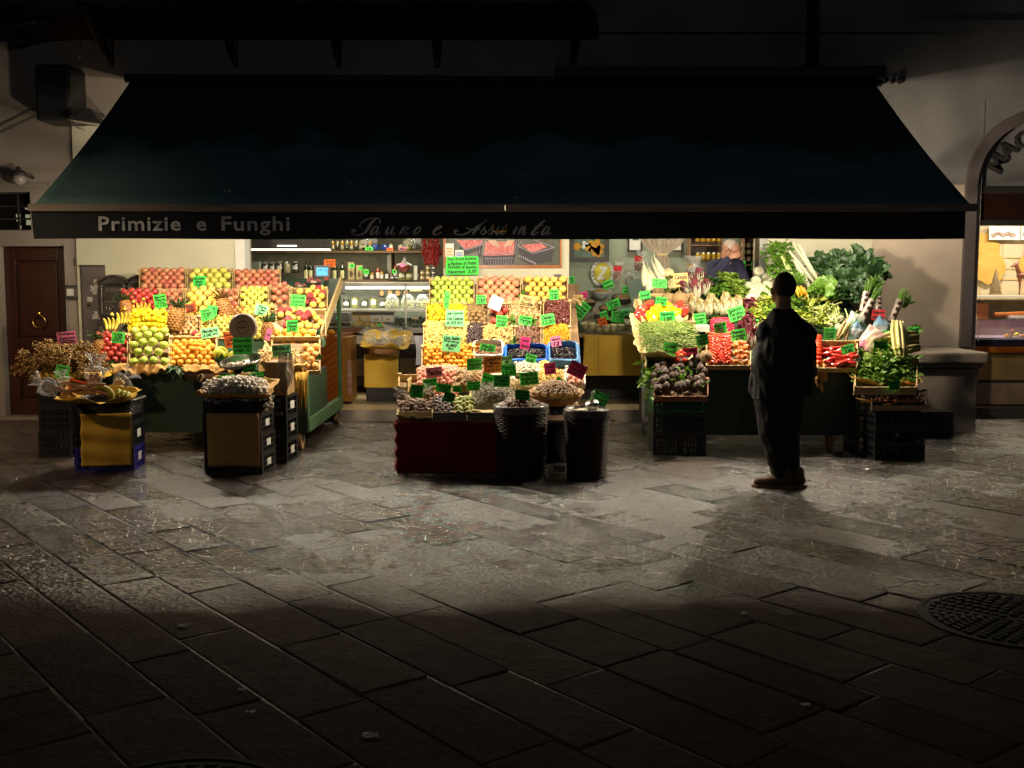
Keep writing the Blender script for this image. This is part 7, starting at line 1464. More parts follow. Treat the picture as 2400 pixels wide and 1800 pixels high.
op = MB().add(sph(1,14,9,.75)); tag(op.build('pumpkin', m_orange, smooth=True), 'small orange squash standing on the wooden counter', 'pumpkin'); bpy.data.objects['pumpkin'].matrix_world = TRS(PY(776,779,13.2),(0,0,0),.05)
pd = empty('pedestal_table', (PY(894,880,13.2).x, 13.2, zf+.005)); tag(pd, 'small stand wrapped in yellow paper in the shop doorway', 'stand')
w_ = (PY(935,870,13.2).x-PY(855,870,13.2).x)/2; zt_ = PY(1,831,13.2).z-zf
MB().box(-w_+.02,.01,.0,w_-.02,.4,zt_).build('box', m_darkin, pd); MB().grid(lambda s, t: Vector(((s-.5)*2*w_, -.002-.006*math.sin(t*7+s*4), PY(1,909,13.2).z-zf+(zt_-(PY(1,909,13.2).z-zf))*t)), 12, 14).build('paper_front', m_paper, pd, smooth=True)
bk = basket(894, 812, 13.15, .21, .18, .12, 'brown woven basket of bagged goods in the doorway', m_wickl, .8, zt=None)
SBk = Slope(13.05, PY(1,812,13.1).z-.01, 13.4, PY(1,812,13.1).z+.06)
papernest(SBk, 836,780,962,818, 'brown paper standing up in the doorway basket', m_paper, .09, .08)
for (u,v,l,rt) in ((868,795,'clear bag at the left of the doorway basket',-.6),(905,790,'clear bag in the middle of the doorway basket',.3),(945,798,'clear bag hanging off the right of the doorway basket',1.3)): plastic_bag(u,v,13.15,.085,l,rt,1.1,('chip',m_candw))
cb_ = empty('chili_braid', PY(1012,565,12.9)); tag(cb_, 'bunch of dried red chillies hanging by the pillar', 'chillies'); mb = MB()
for i in range(300):
 z = -U(0,1)**.8*.30+.04; w = .13*(1-(-z/.3)**2*.6) if z < 0 else .12; a = U(0,6.28); P0 = Vector((w*math.sqrt(U(0,1))*math.cos(a), w*.6*math.sin(a), z)); d = Vector((U(-.4,.4),U(-.3,.1),-1)).normalized()*U(.04,.07); mb.tube([P0, P0+d*.5+Vector((U(-.01,.01),0,0)), P0+d], [.006,.0075,.001], 5)
mb.build('pods', m_chili, cb_, smooth=True); MB().tube([(0,0,.3),(0,0,0)], .006, 5).build('string', m_wood, cb_)
yP = YW-.034
po = empty('framed_poster', (0,0,0)); tag(po, 'wooden framed photo poster of chillies in black crates on the pillar', 'poster')
pq = lambda u, v, y=yP: PY(u, v, y); p0, p1 = pq(1046,622), pq(1312,540)
MB().box(p0.x,yP-.012,p0.z+.0,p1.x,yP-.002,p1.z).build('print', mat('poster dark green ground', (.03,.045,.02), (.07,.06,.04), .4, scale=30), po)
mb = MB().box(p0.x-.03,yP-.03,p0.z-.03,p1.x+.02,yP-.001,p0.z).box(p0.x-.03,yP-.03,p0.z,p0.x,yP-.001,p1.z).box(p1.x,yP-.03,p0.z,p1.x+.02,yP-.001,p1.z); mb.build('frame', m_orwood, po)
mc = mat('printed chillies', (.42,.06,.06), (.6,.22,.2), .5, scale=45, detail=1); mbk = mat('printed black crate', (.02,.015,.02), None, .5); mlil = mat('printed crate edge', (.42,.36,.45), None, .5)
def poly(pts, y, m, nm, par): mb = MB().add(([(*[(pq(u,v,yP).x), y, pq(u,v,yP).z],) for u, v in pts], [tuple(range(len(pts)))])); return mb.build(nm, m, par)
for i, pts in enumerate(([(1070,563),(1132,563),(1130,572),(1092,584),(1078,572)], [(1138,566),(1206,566),(1204,598),(1134,600)], [(1222,574),(1268,570),(1282,580),(1246,592)])): poly(pts, yP-.018, mc, 'chilli_print', po)
for i, pts in enumerate(([(1078,575),(1092,586),(1130,575),(1128,586),(1092,597),(1076,588)], [(1130,598),(1206,598),(1204,618),(1134,620)], [(1214,578),(1248,594),(1284,580),(1300,580),(1292,614),(1240,620),(1218,606)], [(1124,562),(1132,562),(1128,604),(1120,604)], [(1207,562),(1213,562),(1208,604),(1204,600)])): poly(pts, yP-.016, mbk, 'crate_print', po)
mb = MB()
for a, b in (((1078,574),(1092,586)),((1092,586),(1132,574)),((1126,564),(1124,594)),((1210,564),(1206,594)),((1128,596),(1206,594)),((1213,577),(1250,594)),((1250,594),(1300,580)),((1213,577),(1225,562)),((1300,580),(1250,562)),((1136,606),(1203,605))):
 A_, B_ = pq(*a), pq(*b); mb.tube([(A_.x,yP-.02,A_.z),(B_.x,yP-.02,B_.z)], .006, 4)
for i in range(11): A_, B_ = pq(1138+i*6,608), pq(1138+i*6,619); mb.tube([(A_.x,yP-.02,A_.z),(B_.x,yP-.02,B_.z)], .004, 4)
for i in range(9): A_ = pq(1218+i*4.5, 600+i*2.2); mb.cbox((A_.x,yP-.019,A_.z), (.012,.003,.022))
mb.build('crate_edge_print', mlil, po)
poly([(1144,563),(1162,563),(1172,576),(1166,580),(1150,572)], yP-.021, mat('printed hand', (.6,.36,.26), None, .5), 'hand_print', po); poly([(1206,563),(1190,563),(1180,574),(1184,580),(1200,572)], yP-.021, mat('printed hand', (.6,.36,.26), None, .5), 'hand_print', po)
for (a0,b0,a1,b1,lab,m2) in ((1044,602,1064,571,'cream leaflet with small printed tables on the poster corner',m_olive),(1067,602,1087,586,'white card with blue bands on the poster corner',mat('blue bands', (.12,.2,.5), None, .6))):
 L0, L1 = pq(a0,b0), pq(a1,b1); t = empty('leaflet', (L0.x, yP-.034, L0.z)); tag(t, lab, 'leaflet'); W, H = L1.x-L0.x, L1.z-L0.z; MB().box(0,0,0,W,.002,H).build('sheet', m_whitep, t)
 mb = MB(); [mb.box(W*.12,-.002,H*(.1+.22*k),W*.88,-.0005,H*(.22+.22*k)) for k in range(3)]; mb.build('printed_blocks', m2, t)
sk = MB().box(0,0,0,.09,.01,.045); tag(sk.build('wall_socket', m_greymet, loc=pq(1298,652)), 'small grey socket plate on the pillar under the poster', 'socket')
wn_ = MB().grid(lambda s, t: Vector((.1*s+.01*math.sin(t*4), -.01*math.sin(s*3), .32*t)), 6, 8); tag(wn_.build('hanging_notice', mat('lilac white sheet', (.5,.48,.55), (.42,.38,.4), .6, scale=5), loc=PY(974,855,11.95), smooth=True), 'pale lilac sheet hanging left of the small orange fruit', 'notice')
yS = 14.08
def framed(u0,v0,u1,v1,lab,fm,inner,fw=.06,y=yS):
 a, b = PY(u0,v1,y), PY(u1,v0,y); t = empty('framed_picture', (a.x, y-.03, a.z)); tag(t, lab, 'picture'); W, H = b.x-a.x, b.z-a.z
 MB().box(0,0,0,W,.028,fw).box(0,0,fw,fw,.028,H).box(W-fw,0,fw,W,.028,H).build('frame', fm, t); MB().box(fw,.01,fw,W-fw,.02,H).build('mount', inner, t); return t, W, H
t, W, H = framed(1334,530,1428,614,'black framed picture of orange flowers round a white vase', m_iron, mat('painting green ground', (.05,.10,.04), (.10,.15,.12), .5, scale=9))
def blob(par, cx_, cz, r, m, nm, n=5): 
 mb = MB(); pts = [(cx_+r*(1+.25*math.cos(n*a))*math.cos(a), .008, cz+r*(1+.25*math.cos(n*a))*math.sin(a)) for a in [2*PI*i/30 for i in range(30)]]; mb.add((pts, [tuple(range(30))])); mb.build(nm, m, par)
for (u,v,r) in ((1352,578,.05),(1396,578,.095),(1400,590,.07),(1380,580,.05)): P_ = PY(u,v,yS); blob(t, P_.x-t.location.x, P_.z-t.location.z, r, mat('painted orange flower', (.6,.3,.03), (.5,.22,.02), .6), 'flower_print')
P_ = PY(1371,574,yS); blob(t, P_.x-t.location.x, P_.z-t.location.z, .045, m_whitep, 'vase_print', 3)
t, W, H = framed(1471,530,1505,590,'thin framed black and white picture left of the string curtain', m_wicker, m_whitep, .02); MB().box(.06,.005,.15,W-.04,.009,H-.05).build('print', mat('grey print', (.08,.08,.08), (.2,.2,.2), .6, scale=30), t)
t, W, H = framed(1560,530,1600,590,'thin framed picture right of the string curtain', m_wicker, m_whitep, .02); MB().box(.0,.005,.15,W-.06,.009,H-.05).build('print', mat('grey print', (.08,.08,.08), (.2,.2,.2), .6, scale=30), t)
P_ = PY(1412,640,yS-.01); em = empty('round_emblem', P_); tag(em, 'yellow oval consortium emblem on the wall under the flower picture', 'emblem')
def disc(rx, rz, y, m, nm): MB().add(([(rx*math.cos(2*PI*i/40), y, rz*math.sin(2*PI*i/40)) for i in range(40)], [tuple(range(40))])).build(nm, m, em)
disc(.157,.185,.006,m_black,'outer_ring'); disc(.153,.181,.004,m_whitep,'white_band'); disc(.112,.140,.002,m_black,'inner_ring'); disc(.108,.136,.0,mat('emblem yellow', (.6,.52,.03), None, .5),'yellow_field')
zp = [(-.045,.085),(.055,.085),(.048,.05),(-.005,-.05),(.05,-.05),(.04,-.085),(-.06,-.085),(-.052,-.05),(0,.05),(-.05,.05)]
MB().add(([(x+z*.15, -.002, z) for x, z in zp], [(0,1,2,8,9),(2,3,7,8),(3,4,5,6,7)])).build('letter_z', m_whitep, em)
mb = MB(); wordr = [('CONSORZIO', 100, 250), ('AGNUOLO FINO', 75, -75), ('B', 258, 259)]
for w, a0, a1 in wordr:
 for i, ch in enumerate(w):
  if ch == ' ': continue
  a = math.radians(a0+(a1-a0)*i/max(1,len(w)-1)); flip = a0 < a1
  mb.add(text_tpl(ch, .01), Matrix.Translation((.132*math.cos(a), .002, .160*math.sin(a))) @ Matrix.Rotation(-(a-PI/2)+(PI if flip else 0), 4, 'Y') @ Matrix.Rotation(PI/2, 4, 'X') @ Matrix.Scale(.042, 4))
mb.build('lettering', m_black, em)
cu = empty('string_curtain', PY(1552,600,12.9)); tag(cu, 'knotted cream string curtain tied in the middle over the vegetable stall', 'curtain'); mb = MB(); X = .26
for k in range(44):
 s = k/43*2-1; x0 = s*.42; xt = s*.055; y = U(-.03,.03)
 mb.tube([(x0, y, .55), (x0*.86, y, .36), (x0*.5+xt*.3, y, .14), (xt, y*.6, .015), (s*.09, y, -.08), (s*.095, y, -.4)], .0055, 4)
mb.build('strings', mat('cream string', (.50,.42,.33), (.42,.34,.26), .8), cu); MB().add(lathe([(.062,-.012),(.072,0),(.062,.012)], 20), TRS((0,0,.015),(0,0,0),(1,.6,1))).build('tie_band', m_tanpaper, cu, smooth=True)
for (u0,u1,v0,v1,nm,l) in ((1612,1690,540,608,'display_cabinet','wooden cabinet of tied preserve bags behind the shopkeeper'),(1735,1775,540,690,'tall_shelf','dark tall shelf of small jars right of the shopkeeper')):
 a, b = PY(u0,v1,13.8), PY(u1,v0,13.8); t = empty(nm, (a.x,13.7,a.z)); tag(t, l, 'shelf'); W, H = b.x-a.x, b.z-a.z
 MB().box(0,.2,0,W,.22,H).build('back_panel', m_wicker, t); MB().box(0,0,0,W,.2,.02).box(0,0,.02,.02,.2,H).box(W-.02,0,.02,W,.2,H).box(.02,0,H*.45,W-.02,.2,H*.45+.015).build('frame', m_woodd, t)
for i in range(5):
 for j in range(2): jar(1636+i*12.5, 588-j*21+ (22 if j == 0 else 0), 13.72, .10, .035, m_jgold, 'golden preserve jar beside the shopkeeper head', plate=False, lid=m_jpal, group='golden preserve jars')
for i in range(3):
 for j in range(3): jar(1742+i*13, 612-j*16, 13.75, .065, .03, m_jpal, 'cream jar on the dark shelf right of the shopkeeper', plate=False, lid=m_iron, group='cream jars on the dark shelf')
sh2 = [o for o in bpy.data.objects if o.get('label','').startswith('dark tall shelf')][0]
sx0, sx1 = PY(1362,800,13.2).x, PY(1508,800,13.2).x; z0, z1 = PY(1,880,13.2).z, PY(1,786,13.2).z
tb_ = empty('spice_table', ((sx0+sx1)/2, 13.2, zf+.005)); cxs = (sx0+sx1)/2; tag(tb_, 'spice counter fronted with hanging yellow paper', 'table')
MB().box(sx0-cxs-.25,-.05,z1-zf-.03,sx1-cxs+.3,.75,z1-zf).build('table_top', m_woodd, tb_)
def pf(s, t):
 x = sx0-cxs+(sx1-sx0)*s; cut = .10*max(0, .12-s)/.12*(t > .6)*(t-.6)/.4
 return Vector((x+ (.06*(t-0) if s < .02 else 0), -.06-.012*math.sin(s*14+t*3)*(1-t)-.004, (z0-zf)+(z1-z0)*t))
MB().grid(pf, 30, 16).build('paper_front', m_paper, tb_, smooth=True)
for x in (sx0-cxs-.2, sx1-cxs+.25): MB().box(x,.0,0,x+.04,.04,z1-zf-.03).build('leg', m_woodd, tb_)
MB().box(sx0-cxs-.2,.3,0,sx1-cxs+.25,.34,z1-zf-.04).build('back_panel', m_darkin, tb_)
for x_f in (.27,.66): MB().box(sx0-cxs+(sx1-sx0)*x_f,-.078,z0-zf+.01,sx0-cxs+(sx1-sx0)*x_f+.003,-.070,z1-zf-.01).build('paper_seam', m_wicker, tb_)
SS = Slope(13.15, z1+.02, 14.0, z1+.52)
def sbowl(u, v, r, lab, m=m_iron, fillm=m_spice, Y=None):
 X, t = SS.hit(u, v, .05); P_ = SS.at(X, t, .05); root = empty('spice_bowl', P_); root.rotation_euler = (.22,0,0); tag(root, lab, 'bowl', 'bowls on the spice counter')
 MB().add(lathe([(r*.5,-.09),(r*.8,-.06),(r,-.0),(r*1.02,.01),(r*.96,.0),(r*.8,-.02)], 28)).build('bowl', m, root, smooth=True); MB().add(lathe([(r*.95,-.008),(r*.6,.015),(.001,.03)], 24)).build('contents', fillm, root, smooth=True)
sbowl(1408,682,.135,'bowl with blue white rim and a scoop of ground spice',mat('blue white enamel bowl', (.3,.36,.4), (.5,.52,.5), .2, scale=12, coat=.5)); sbowl(1460,696,.15,'dark bowl of brown spice right of the enamel bowl'); sbowl(1375,706,.13,'dark bowl of spice under the pink card'); sbowl(1425,722,.12,'dark bowl of folded brown spice in the middle'); sbowl(1465,735,.13,'dark bowl of green spice near the peppers', fillm=m_jol); sbowl(1340,712,.12,'dark bowl behind the big tilted card'); sbowl(1468,752,.12,'bowl of tan spice behind the small packets', m_wicker, m_jpal); sbowl(1440,748,.11,'bowl of pale spice behind the packets', m_wicker, m_jpal)
MB().add(lathe([(.001,-.02),(.025,0),(.03,.02)], 12)).tube([(0,0,.01),(.03,0,.10)], .007, 6).build('spice_scoop', m_iron, loc=SS.at(*SS.hit(1412,676,.05), .08)); tag(bpy.data.objects['spice_scoop'], 'dark scoop stuck in the enamel spice bowl', 'scoop')
m_pk = hm('clear spice packet', (.34,.30,.14), (.28,.22,.09), (.4,.36,.2))
for i,(u,v,r_) in enumerate(((1372,768,-.3),(1388,770,.0),(1404,773,.05),(1421,774,.1),(1438,773,0),(1455,773,.1),(1470,770,.2),(1480,760,.5),(1340,772,-.4),(1348,758,.3),(1492,768,.1),(1335,750,.6))):
 X, t = SS.hit(u, v, .03); root = empty('spice_packet', SS.at(X, t, .05)); root.rotation_euler = (-.15, r_, U(-.2,.2)); tag(root, 'small clear packet of ground spice with a paper flap', 'packet', 'spice packets along the counter edge')
 mb = MB().add(scl(sph(1,10,7),(.042,.025,.05))); mb.build('packet_body', m_pk, root, smooth=True); MB().add(([(-.042,-.022,.028),(.042,-.022,.028),(.036,.0,.062),(-.036,.0,.062)], [(0,1,2,3)])).build('paper_flap', mat('beige paper flap', (.5,.46,.24), None, .7), root, solid=.003)
jp = MB().box(0,0,0,.08,.02,.06); tag(jp.build('picture_packet', mat('dark red picture card', (.3,.06,.06), (.5,.42,.35), .4, scale=20), loc=SS.at(*SS.hit(1390,738,.05), .06)), 'small red picture packet beside the green cards', 'packet')
for i,(u,v,s_,l) in enumerate(((1448,640,.07,'red topped gift bag at the back of the spice counter'),(1498,618,.08,'tall gift bag with a red top, left of the curtain'),(1475,650,.07,'pink topped gift bag left of the daikons'),(1375,745,.09,'clear bag with grey label on the spice counter'),(1628,640,.10,'dark gift bag with a square label behind the radicchio'))):
 X, t = (SS.hit(u, v, .1)); plastic_bag(u, v, 13.7 if i != 4 else 13.0, s_, l, U(-.2,.2), 1.3, ('nut', m_figd))
for i,(u,v,l) in enumerate(((1448,630,'small red paper tag on the counter gift bag'),(1497,607,'small red paper tag on the tall gift bag'),(1620,625,'square tan tag behind the radicchio'))): tag(MB().box(-.05,0,-.03,.05,.004,.04).build('paper_tag', CARD['r'] if i < 2 else m_olive, loc=PY(u,v,13.4)), l, 'tag')
bxx = MB().box(0,0,0,.12,.15,.12); tag(bxx.build('brown_carton', mat('brown cardboard', (.40,.24,.12), None, .7), loc=PY(1333,690,13.4)), 'brown carton just inside the doorway right of the pillar', 'box')
YD = 13.3; x0, x1 = ac.x-ar+.05, 7.6; Zd = lambda v, Y=YD: PY(2300, v, Y).z
rm = empty('butcher_interior', (0,0,0)); tag(rm, 'lit tiled back room seen through the arched shop front on the right', 'shop interior')
MB().quad((x0-.3,YD+.9,0),(x1,YD+.9,0),(x1,YD+.9,3),(x0-.3,YD+.9,3)).build('back_wall', mat('cream tile wall', (.52,.45,.32), (.48,.41,.29), .4), rm)
mb = MB()
for v in (604, 630, 655, 700, 712): z = PY(2300,v,YD+.89).z; mb.box(x0,YD+.885,z-.004,x1,YD+.889,z+.004)
for i in range(9): mb.box(x0+.28*i,YD+.885,.8,x0+.28*i+.006,YD+.888,2.3)
mb.build('tile_joints', m_olive, rm)
MB().quad((x0,YW+.2,0),(x0,YD+.9,0),(x0,YD+.9,3),(x0,YW+.2,3)).quad((x1,YD+.9,0),(x1,YW+.2,0),(x1,YW+.2,3),(x1,YD+.9,3)).quad((x0,YW+.2,2.75),(x0,YD+.9,2.75),(x1,YD+.9,2.75),(x1,YW+.2,2.75)).build('side_wall', m_cream, rm)
MB().box(x0,YD+.3,Zd(692,YD+.6)-.03,x1,YD+.85,Zd(692,YD+.6)).build('shelf', m_white, rm)
gc = empty('glass_counter', (0,0,0)); tag(gc, 'glass display counter in the right shop window', 'counter')
yc = YW+.25
MB().box(x0,yc,Zd(812,yc),x1,YD+.3,Zd(796,yc)).build('base_rail', mat('navy counter rail', (.02,.02,.04), None, .3), gc)
MB().box(x0,yc-.04,Zd(826,yc),x1,YD+.3,Zd(813,yc)).build('wood_trim', m_orwood, gc)
MB().box(x0,yc+.02,Zd(891,yc),x1,YD+.3,Zd(826,yc)-.003).build('front_panel', mat('warm tan panel', (.45,.30,.13), (.4,.26,.11), .5), gc); MB().box(x0,yc+.012,Zd(896,yc),x1,yc+.3,Zd(892,yc)).build('dark_seam', m_iron, gc)
MB().box(x0,yc+.02,Zd(948,yc),x1,YD+.3,Zd(897,yc)).build('lower_panel', mat('pinkish tan panel', (.5,.33,.24), None, .5), gc)
MB().box(x0,YW+.0,0,x1,YW+.12,Zd(960,YW)).build('plinth', m_iron, gc)
MB().box(x0,YW-.01,Zd(975,YW)-.1,x1,YW+.29,.1).build('sill', m_greymet, gc)
MB().quad((x0,yc+.02,Zd(796,yc)),(x1,yc+.02,Zd(796,yc)),(x1,yc+.14,Zd(752,yc)),(x0,yc+.14,Zd(752,yc))).build('curved_glass', m_glass, gc); MB().box(x0,yc+.12,Zd(752,yc),x1,yc+.15,Zd(750,yc)).build('glass_edge', mat('lilac glass edge', (.5,.45,.65), None, .2), gc)
MB().box(x0,yc+.06,Zd(796,yc)+.003,x1,YD+.28,Zd(796,yc)+.02).build('inner_tray', mat('lilac tray', (.42,.35,.55), None, .3), gc)
MB().box(x0,YD+.25,Zd(794,YD),x1,YD+.27,Zd(752,YD)).build('inner_back', mat('rose inner back', (.28,.16,.18), (.2,.1,.12), .4), gc)
MB().tube([PY(2278,690,yc),PY(2284,712,yc),PY(2290,750,yc-.01),PY(2293,800,yc-.01)],.006,5).build('glass_seam', m_steel, gc)
tag(MB().add(sph(1,14,6),TRS(PY(2272,775,yc+.0),(0,0,0),(.035,.004,.018))).build('green_sticker', CARD['g'], smooth=True), 'oval green sticker on the glass counter', 'sticker')
for i,(u,v,r,m) in enumerate(((2359,787,.022,m_orange),(2369,787,.022,m_mango),(2382,784,.024,m_lemon),(2392,788,.024,m_mango),(2372,776,.02,m_pome),(2272,788,.03,m_celeriac),(2404,786,.03,m_orange))): inst('wrapped_sweet', ball('wrapped_sweet', m), TRS(PY(u,v,yc+.15),(0,1.2,0),(r,r,r*1.4)), ('orange sweet in the glass counter','peach coloured sweet in the glass counter','yellow sweet in the glass counter','rosy sweet in the glass counter','pink sweet lying on top of the others','tan loaf at the left of the glass counter','orange sweet at the right edge')[i], 'sweet')
MB().box(0,0,0,.25,.12,.20).build('wooden_block', mat('reddish wood block', (.42,.16,.07), None, .5), loc=PY(2270,748,YD+.35)); tag(bpy.data.objects['wooden_block'], 'reddish wooden block below the window shelf', 'box')
tag(MB().tube([PY(2330,738,YD+.3),PY(2400,735,YD+.3)],.03,10).build('paper_roll', m_orwood), 'brown paper roll lying under the window shelf', 'roll'); tag(MB().box(0,0,0,.3,.1,.03).build('white_tray', m_whitep, loc=PY(2368,746,YD+.2)), 'white tray edge on the glass counter top', 'tray')
for i,(cu_,cv,r,y,l) in enumerate(((2300,590,.26,YD+.86,'upper kraft paper octagon on the window back wall'),(2320,628,.22,YD+.84,'lower kraft paper octagon overlapping the first'),(2415,620,.16,YD+.84,'kraft paper shape behind the horse figure'))):
 mb = MB(); c_ = PY(cu_,cv,y); mb.add(([(r*math.cos(2*PI*k/8+.3+i*.4), 0, r*math.sin(2*PI*k/8+.3+i*.4)) for k in range(8)], [tuple(range(8))])); tag(mb.build('kraft_octagon', mat('ochre kraft card', (.50,.30,.08), (.44,.25,.06), .7), loc=c_, solid=.006), l, 'paper')
for i,(u0,u1,l) in enumerate(((2318,2392,'small black and white horse photo at the top of the window'),(2393,2420,'second photo at the right edge of the window'))):
 a, b = PY(u0,562,YD+.8), PY(u1,530,YD+.8); t = empty('photograph', (a.x, YD+.8, a.z)); tag(t, l, 'picture'); MB().box(0,0,0,b.x-a.x,.01,b.z-a.z).build('print', m_whitep, t); mb = MB()
 for k in range(5): mb.add(deform(ICO2,.5,2,k+i*7), TRS((.06+(b.x-a.x-.1)*k/5, -.001, .06+.02*(k % 2)), (0,0,0), (.04,.002,.03)))
 mb.build('figures_print', mat('sepia print', (.2,.15,.13), (.35,.28,.25), .6, scale=20), t, smooth=True)
tr = empty('cone_tree', PY(2332,690,YD+.5)); tag(tr, 'small bark covered cone tree on the window shelf', 'decoration'); mb = MB().add(deform(lathe([(.075,0),(.06,.08),(.035,.2),(.001,.34)], 16), .1, 9)); 
for k in range(90): z = U(0,.3); a = U(0,6.28); mb.add(ICO, TRS((.075*(1-z/.34)*math.cos(a), .075*(1-z/.34)*math.sin(a), z), rrot(), U(.006,.012)))
mb.build('cone', hm('bark chip', (.14,.10,.05), (.3,.22,.12), (.08,.05,.03)), tr)
hs = empty('horse_figurine', PY(2392,690,YD+.5)); tag(hs, 'brown wooden horse figurine with thin bridle on the window shelf', 'figurine')
def organic(parts, vox, name, m, parent, sm=8, fold=0):
 mb = MB()
 for p in parts:
  if p[0] == 'c':
   _, a, b, ra, rb = p; a, b = Vector(a), Vector(b); d = (b-a); L = d.length; n = 7
   if L < 1e-6: continue
   dn = d/L; pts = [a-dn*ra*.95]+[a-dn*ra*.6]+[a]+[b]+[b+dn*rb*.6]+[b+dn*rb*.95]; rr_ = [ra*.3, ra*.8, ra, rb, rb*.8, rb*.3]
   mb.tube(pts, rr_, 14)
  else:
   _, c, r, rot = p; mb.add(sph(1, 18, 12), TRS(c, rot, r))
 o = mb.build(name, m, parent, smooth=True); md = o.modifiers.new('r', 'REMESH'); md.mode = 'VOXEL'; md.voxel_size = vox; md.use_smooth_shade = True
 ms = o.modifiers.new('s', 'SMOOTH'); ms.iterations = sm; ms.factor = .5
 dg = bpy.context.evaluated_depsgraph_get(); me = bpy.data.meshes.new_from_object(o.evaluated_get(dg)); o.modifiers.clear(); o.data = me; me.materials.clear(); me.materials.append(m)
 if fold:
  for v in me.vertices: q = v.co; v.co = q + v.normal*fold*(noise.noise((q.x*9+q.z*3, q.y*9, q.z*5))+.6*noise.noise((q.x*22, q.y*22, q.z*11+q.x*9)))
 me.polygons.foreach_set('use_smooth', [True]*len(me.polygons)); return o
E3 = (0,0,0)
organic([('c',(-.02,0,.24),(.14,0,.25),.045,.05),('c',(-.02,0,.25),(-.07,0,.37),.035,.024),('c',(-.07,0,.385),(-.135,0,.355),.024,.013),('c',(-.06,-.012,.40),(-.063,-.012,.42),.006,.003),
('c',(-.02,-.022,.2),(-.03,-.022,.11),.018,.011),('c',(-.03,-.022,.11),(-.025,-.022,.0),.010,.009),('c',(-.02,.022,.2),(0,.022,.11),.018,.011),('c',(0,.022,.11),(-.01,.022,0),.010,.009),
('c',(.15,-.022,.22),(.14,-.022,.13),.028,.014),('c',(.14,-.022,.13),(.16,-.022,.08),.013,.010),('c',(.16,-.022,.08),(.15,-.022,0),.010,.009),('c',(.15,.022,.22),(.17,.022,.12),.028,.014),('c',(.17,.022,.12),(.18,.022,0),.012,.009),('c',(.19,0,.26),(.215,0,.12),.014,.006)], .006, 'body', mat('brown horse wood', (.14,.05,.025), (.1,.03,.015), .35), hs, 3)
MB().tube([(-.13,-.013,.355),(-.12,-.012,.33),(-.10,-.02,.30),(-.06,-.03,.33)], .002, 4).build('bridle', m_iron, hs)
def hand_parts(w, f, up, s=1, curl=.5):
 w, f, up = Vector(w), Vector(f).normalized(), Vector(up).normalized(); sd = f.cross(up).normalized(); P_ = []
 pc = w+f*.045*s
 for k in (-1,0,1): P_.append(('c', w+sd*.014*k*s, w+f*.085*s+sd*.024*k*s, .016*s, .015*s))
 for k, L in enumerate((.068,.078,.072,.056)):
  b0 = w+f*.088*s+sd*(-.03+.02*k)*s; d1 = (f-up*curl*.5).normalized(); m1 = b0+d1*L*.5*s; d2 = (f-up*curl*1.6).normalized(); P_ += [('c', b0, m1, .0095*s, .009*s), ('c', m1, m1+d2*L*.5*s, .0088*s, .0065*s)]
 tb = w+f*.025*s-sd*.03*s; td = (f*.75-sd*.75-up*.3).normalized(); P_ += [('c', tb, tb+td*.04*s, .012*s, .0105*s), ('c', tb+td*.04*s, tb+td*.04*s+(td+f*.5-up*.3).normalized()*.032*s, .010*s, .0075*s)]
 return P_
YC = 8.33
def C(u, v, dy=0): return PY(u, v, YC+dy)
cu_ = empty('person', C(1830,1145)); cu_.location.z = 0; tag(cu_, 'man in dark coat and trousers standing with his back to us at the vegetable stall', 'person'); off = Vector(cu_.location)
def L_(p): return Vector(p)-off
def cc(a, b, ra, rb): return ('c', L_(C(*a)), L_(C(*b)), ra, rb)
hd = L_(C(1836,676,.02))
head = [('e', hd+Vector((0,-.012,.012)), (.079,.094,.108), (0,0,.6)), ('e', hd+Vector((-.022,.03,-.045)), (.058,.07,.08), (0,0,.6)), cc((1836,690,.0),(1836,745,.02),.058,.062),
('c', hd+Vector((-.045,.085,-.01)), hd+Vector((-.058,.105,-.035)), .012,.014), ('c', hd+Vector((-.03,.075,-.09)), hd+Vector((-.045,.09,-.085)), .022,.018), ('c', hd+Vector((-.03,.085,.015)), hd+Vector((-.055,.075,.015)), .014,.014),
('c', hd+Vector((-.04,.09,-.062)), hd+Vector((-.05,.085,-.062)), .012,.012),
('e', hd+Vector((-.083,.0,-.018)), (.016,.022,.034), (.1,.2,.7)), ('e', hd+Vector((.080,.016,-.018)), (.016,.022,.034), (.1,-.2,.4))]
body = head+[cc((1836,785,.02),(1835,930,.0),.10,.12), cc((1835,765,.02),(1803,772,.02),.07,.05), cc((1835,765,.02),(1878,780,0),.07,.055), cc((1880,785,0),(1896,840,.03),.04,.035), cc((1896,840,.03),(1866,880,.22),.035,.03), cc((1798,785,.03),(1784,840,.08),.045,.038), cc((1784,840,.08),(1787,880,.17),.036,.03),
cc((1850,930,0),(1848,1040,.02),.09,.06), cc((1848,1040,.02),(1855,1128,.05),.055,.042), cc((1812,930,0),(1815,1040,.0),.09,.06), cc((1815,1040,0),(1832,1125,-.02),.055,.042)]
body += [(p[0], *p[1:]) for p in hand_parts(L_(C(1866,882,.24)), (-.9,.3,-.2), (.3,.9,.3))] + [(p[0], *p[1:]) for p in hand_parts(L_(C(1788,884,.17)), (.5,.4,-.6), (-.9,.1,0))]
organic(body, .008, 'body', m_skin, cu_, 4)
mb = MB().add(sph(1, 26, 18)); mb.v = [p for p in mb.v]; hc = hd+Vector((.004,-.022,.016)); 
hair = mb.build('hair', m_hairg, cu_, smooth=True); bm = bmesh.new(); bm.from_mesh(hair.data); bmesh.ops.delete(bm, geom=[v for v in bm.verts if v.co.z < -.72 or (v.co.y > .62 and v.co.z < .35) or (v.co.y > .25 and v.co.z < -.35)], context='VERTS'); bm.to_mesh(hair.data); bm.free(); hair.matrix_local = TRS(hc, (0,0,.6), (.081,.093,.112))
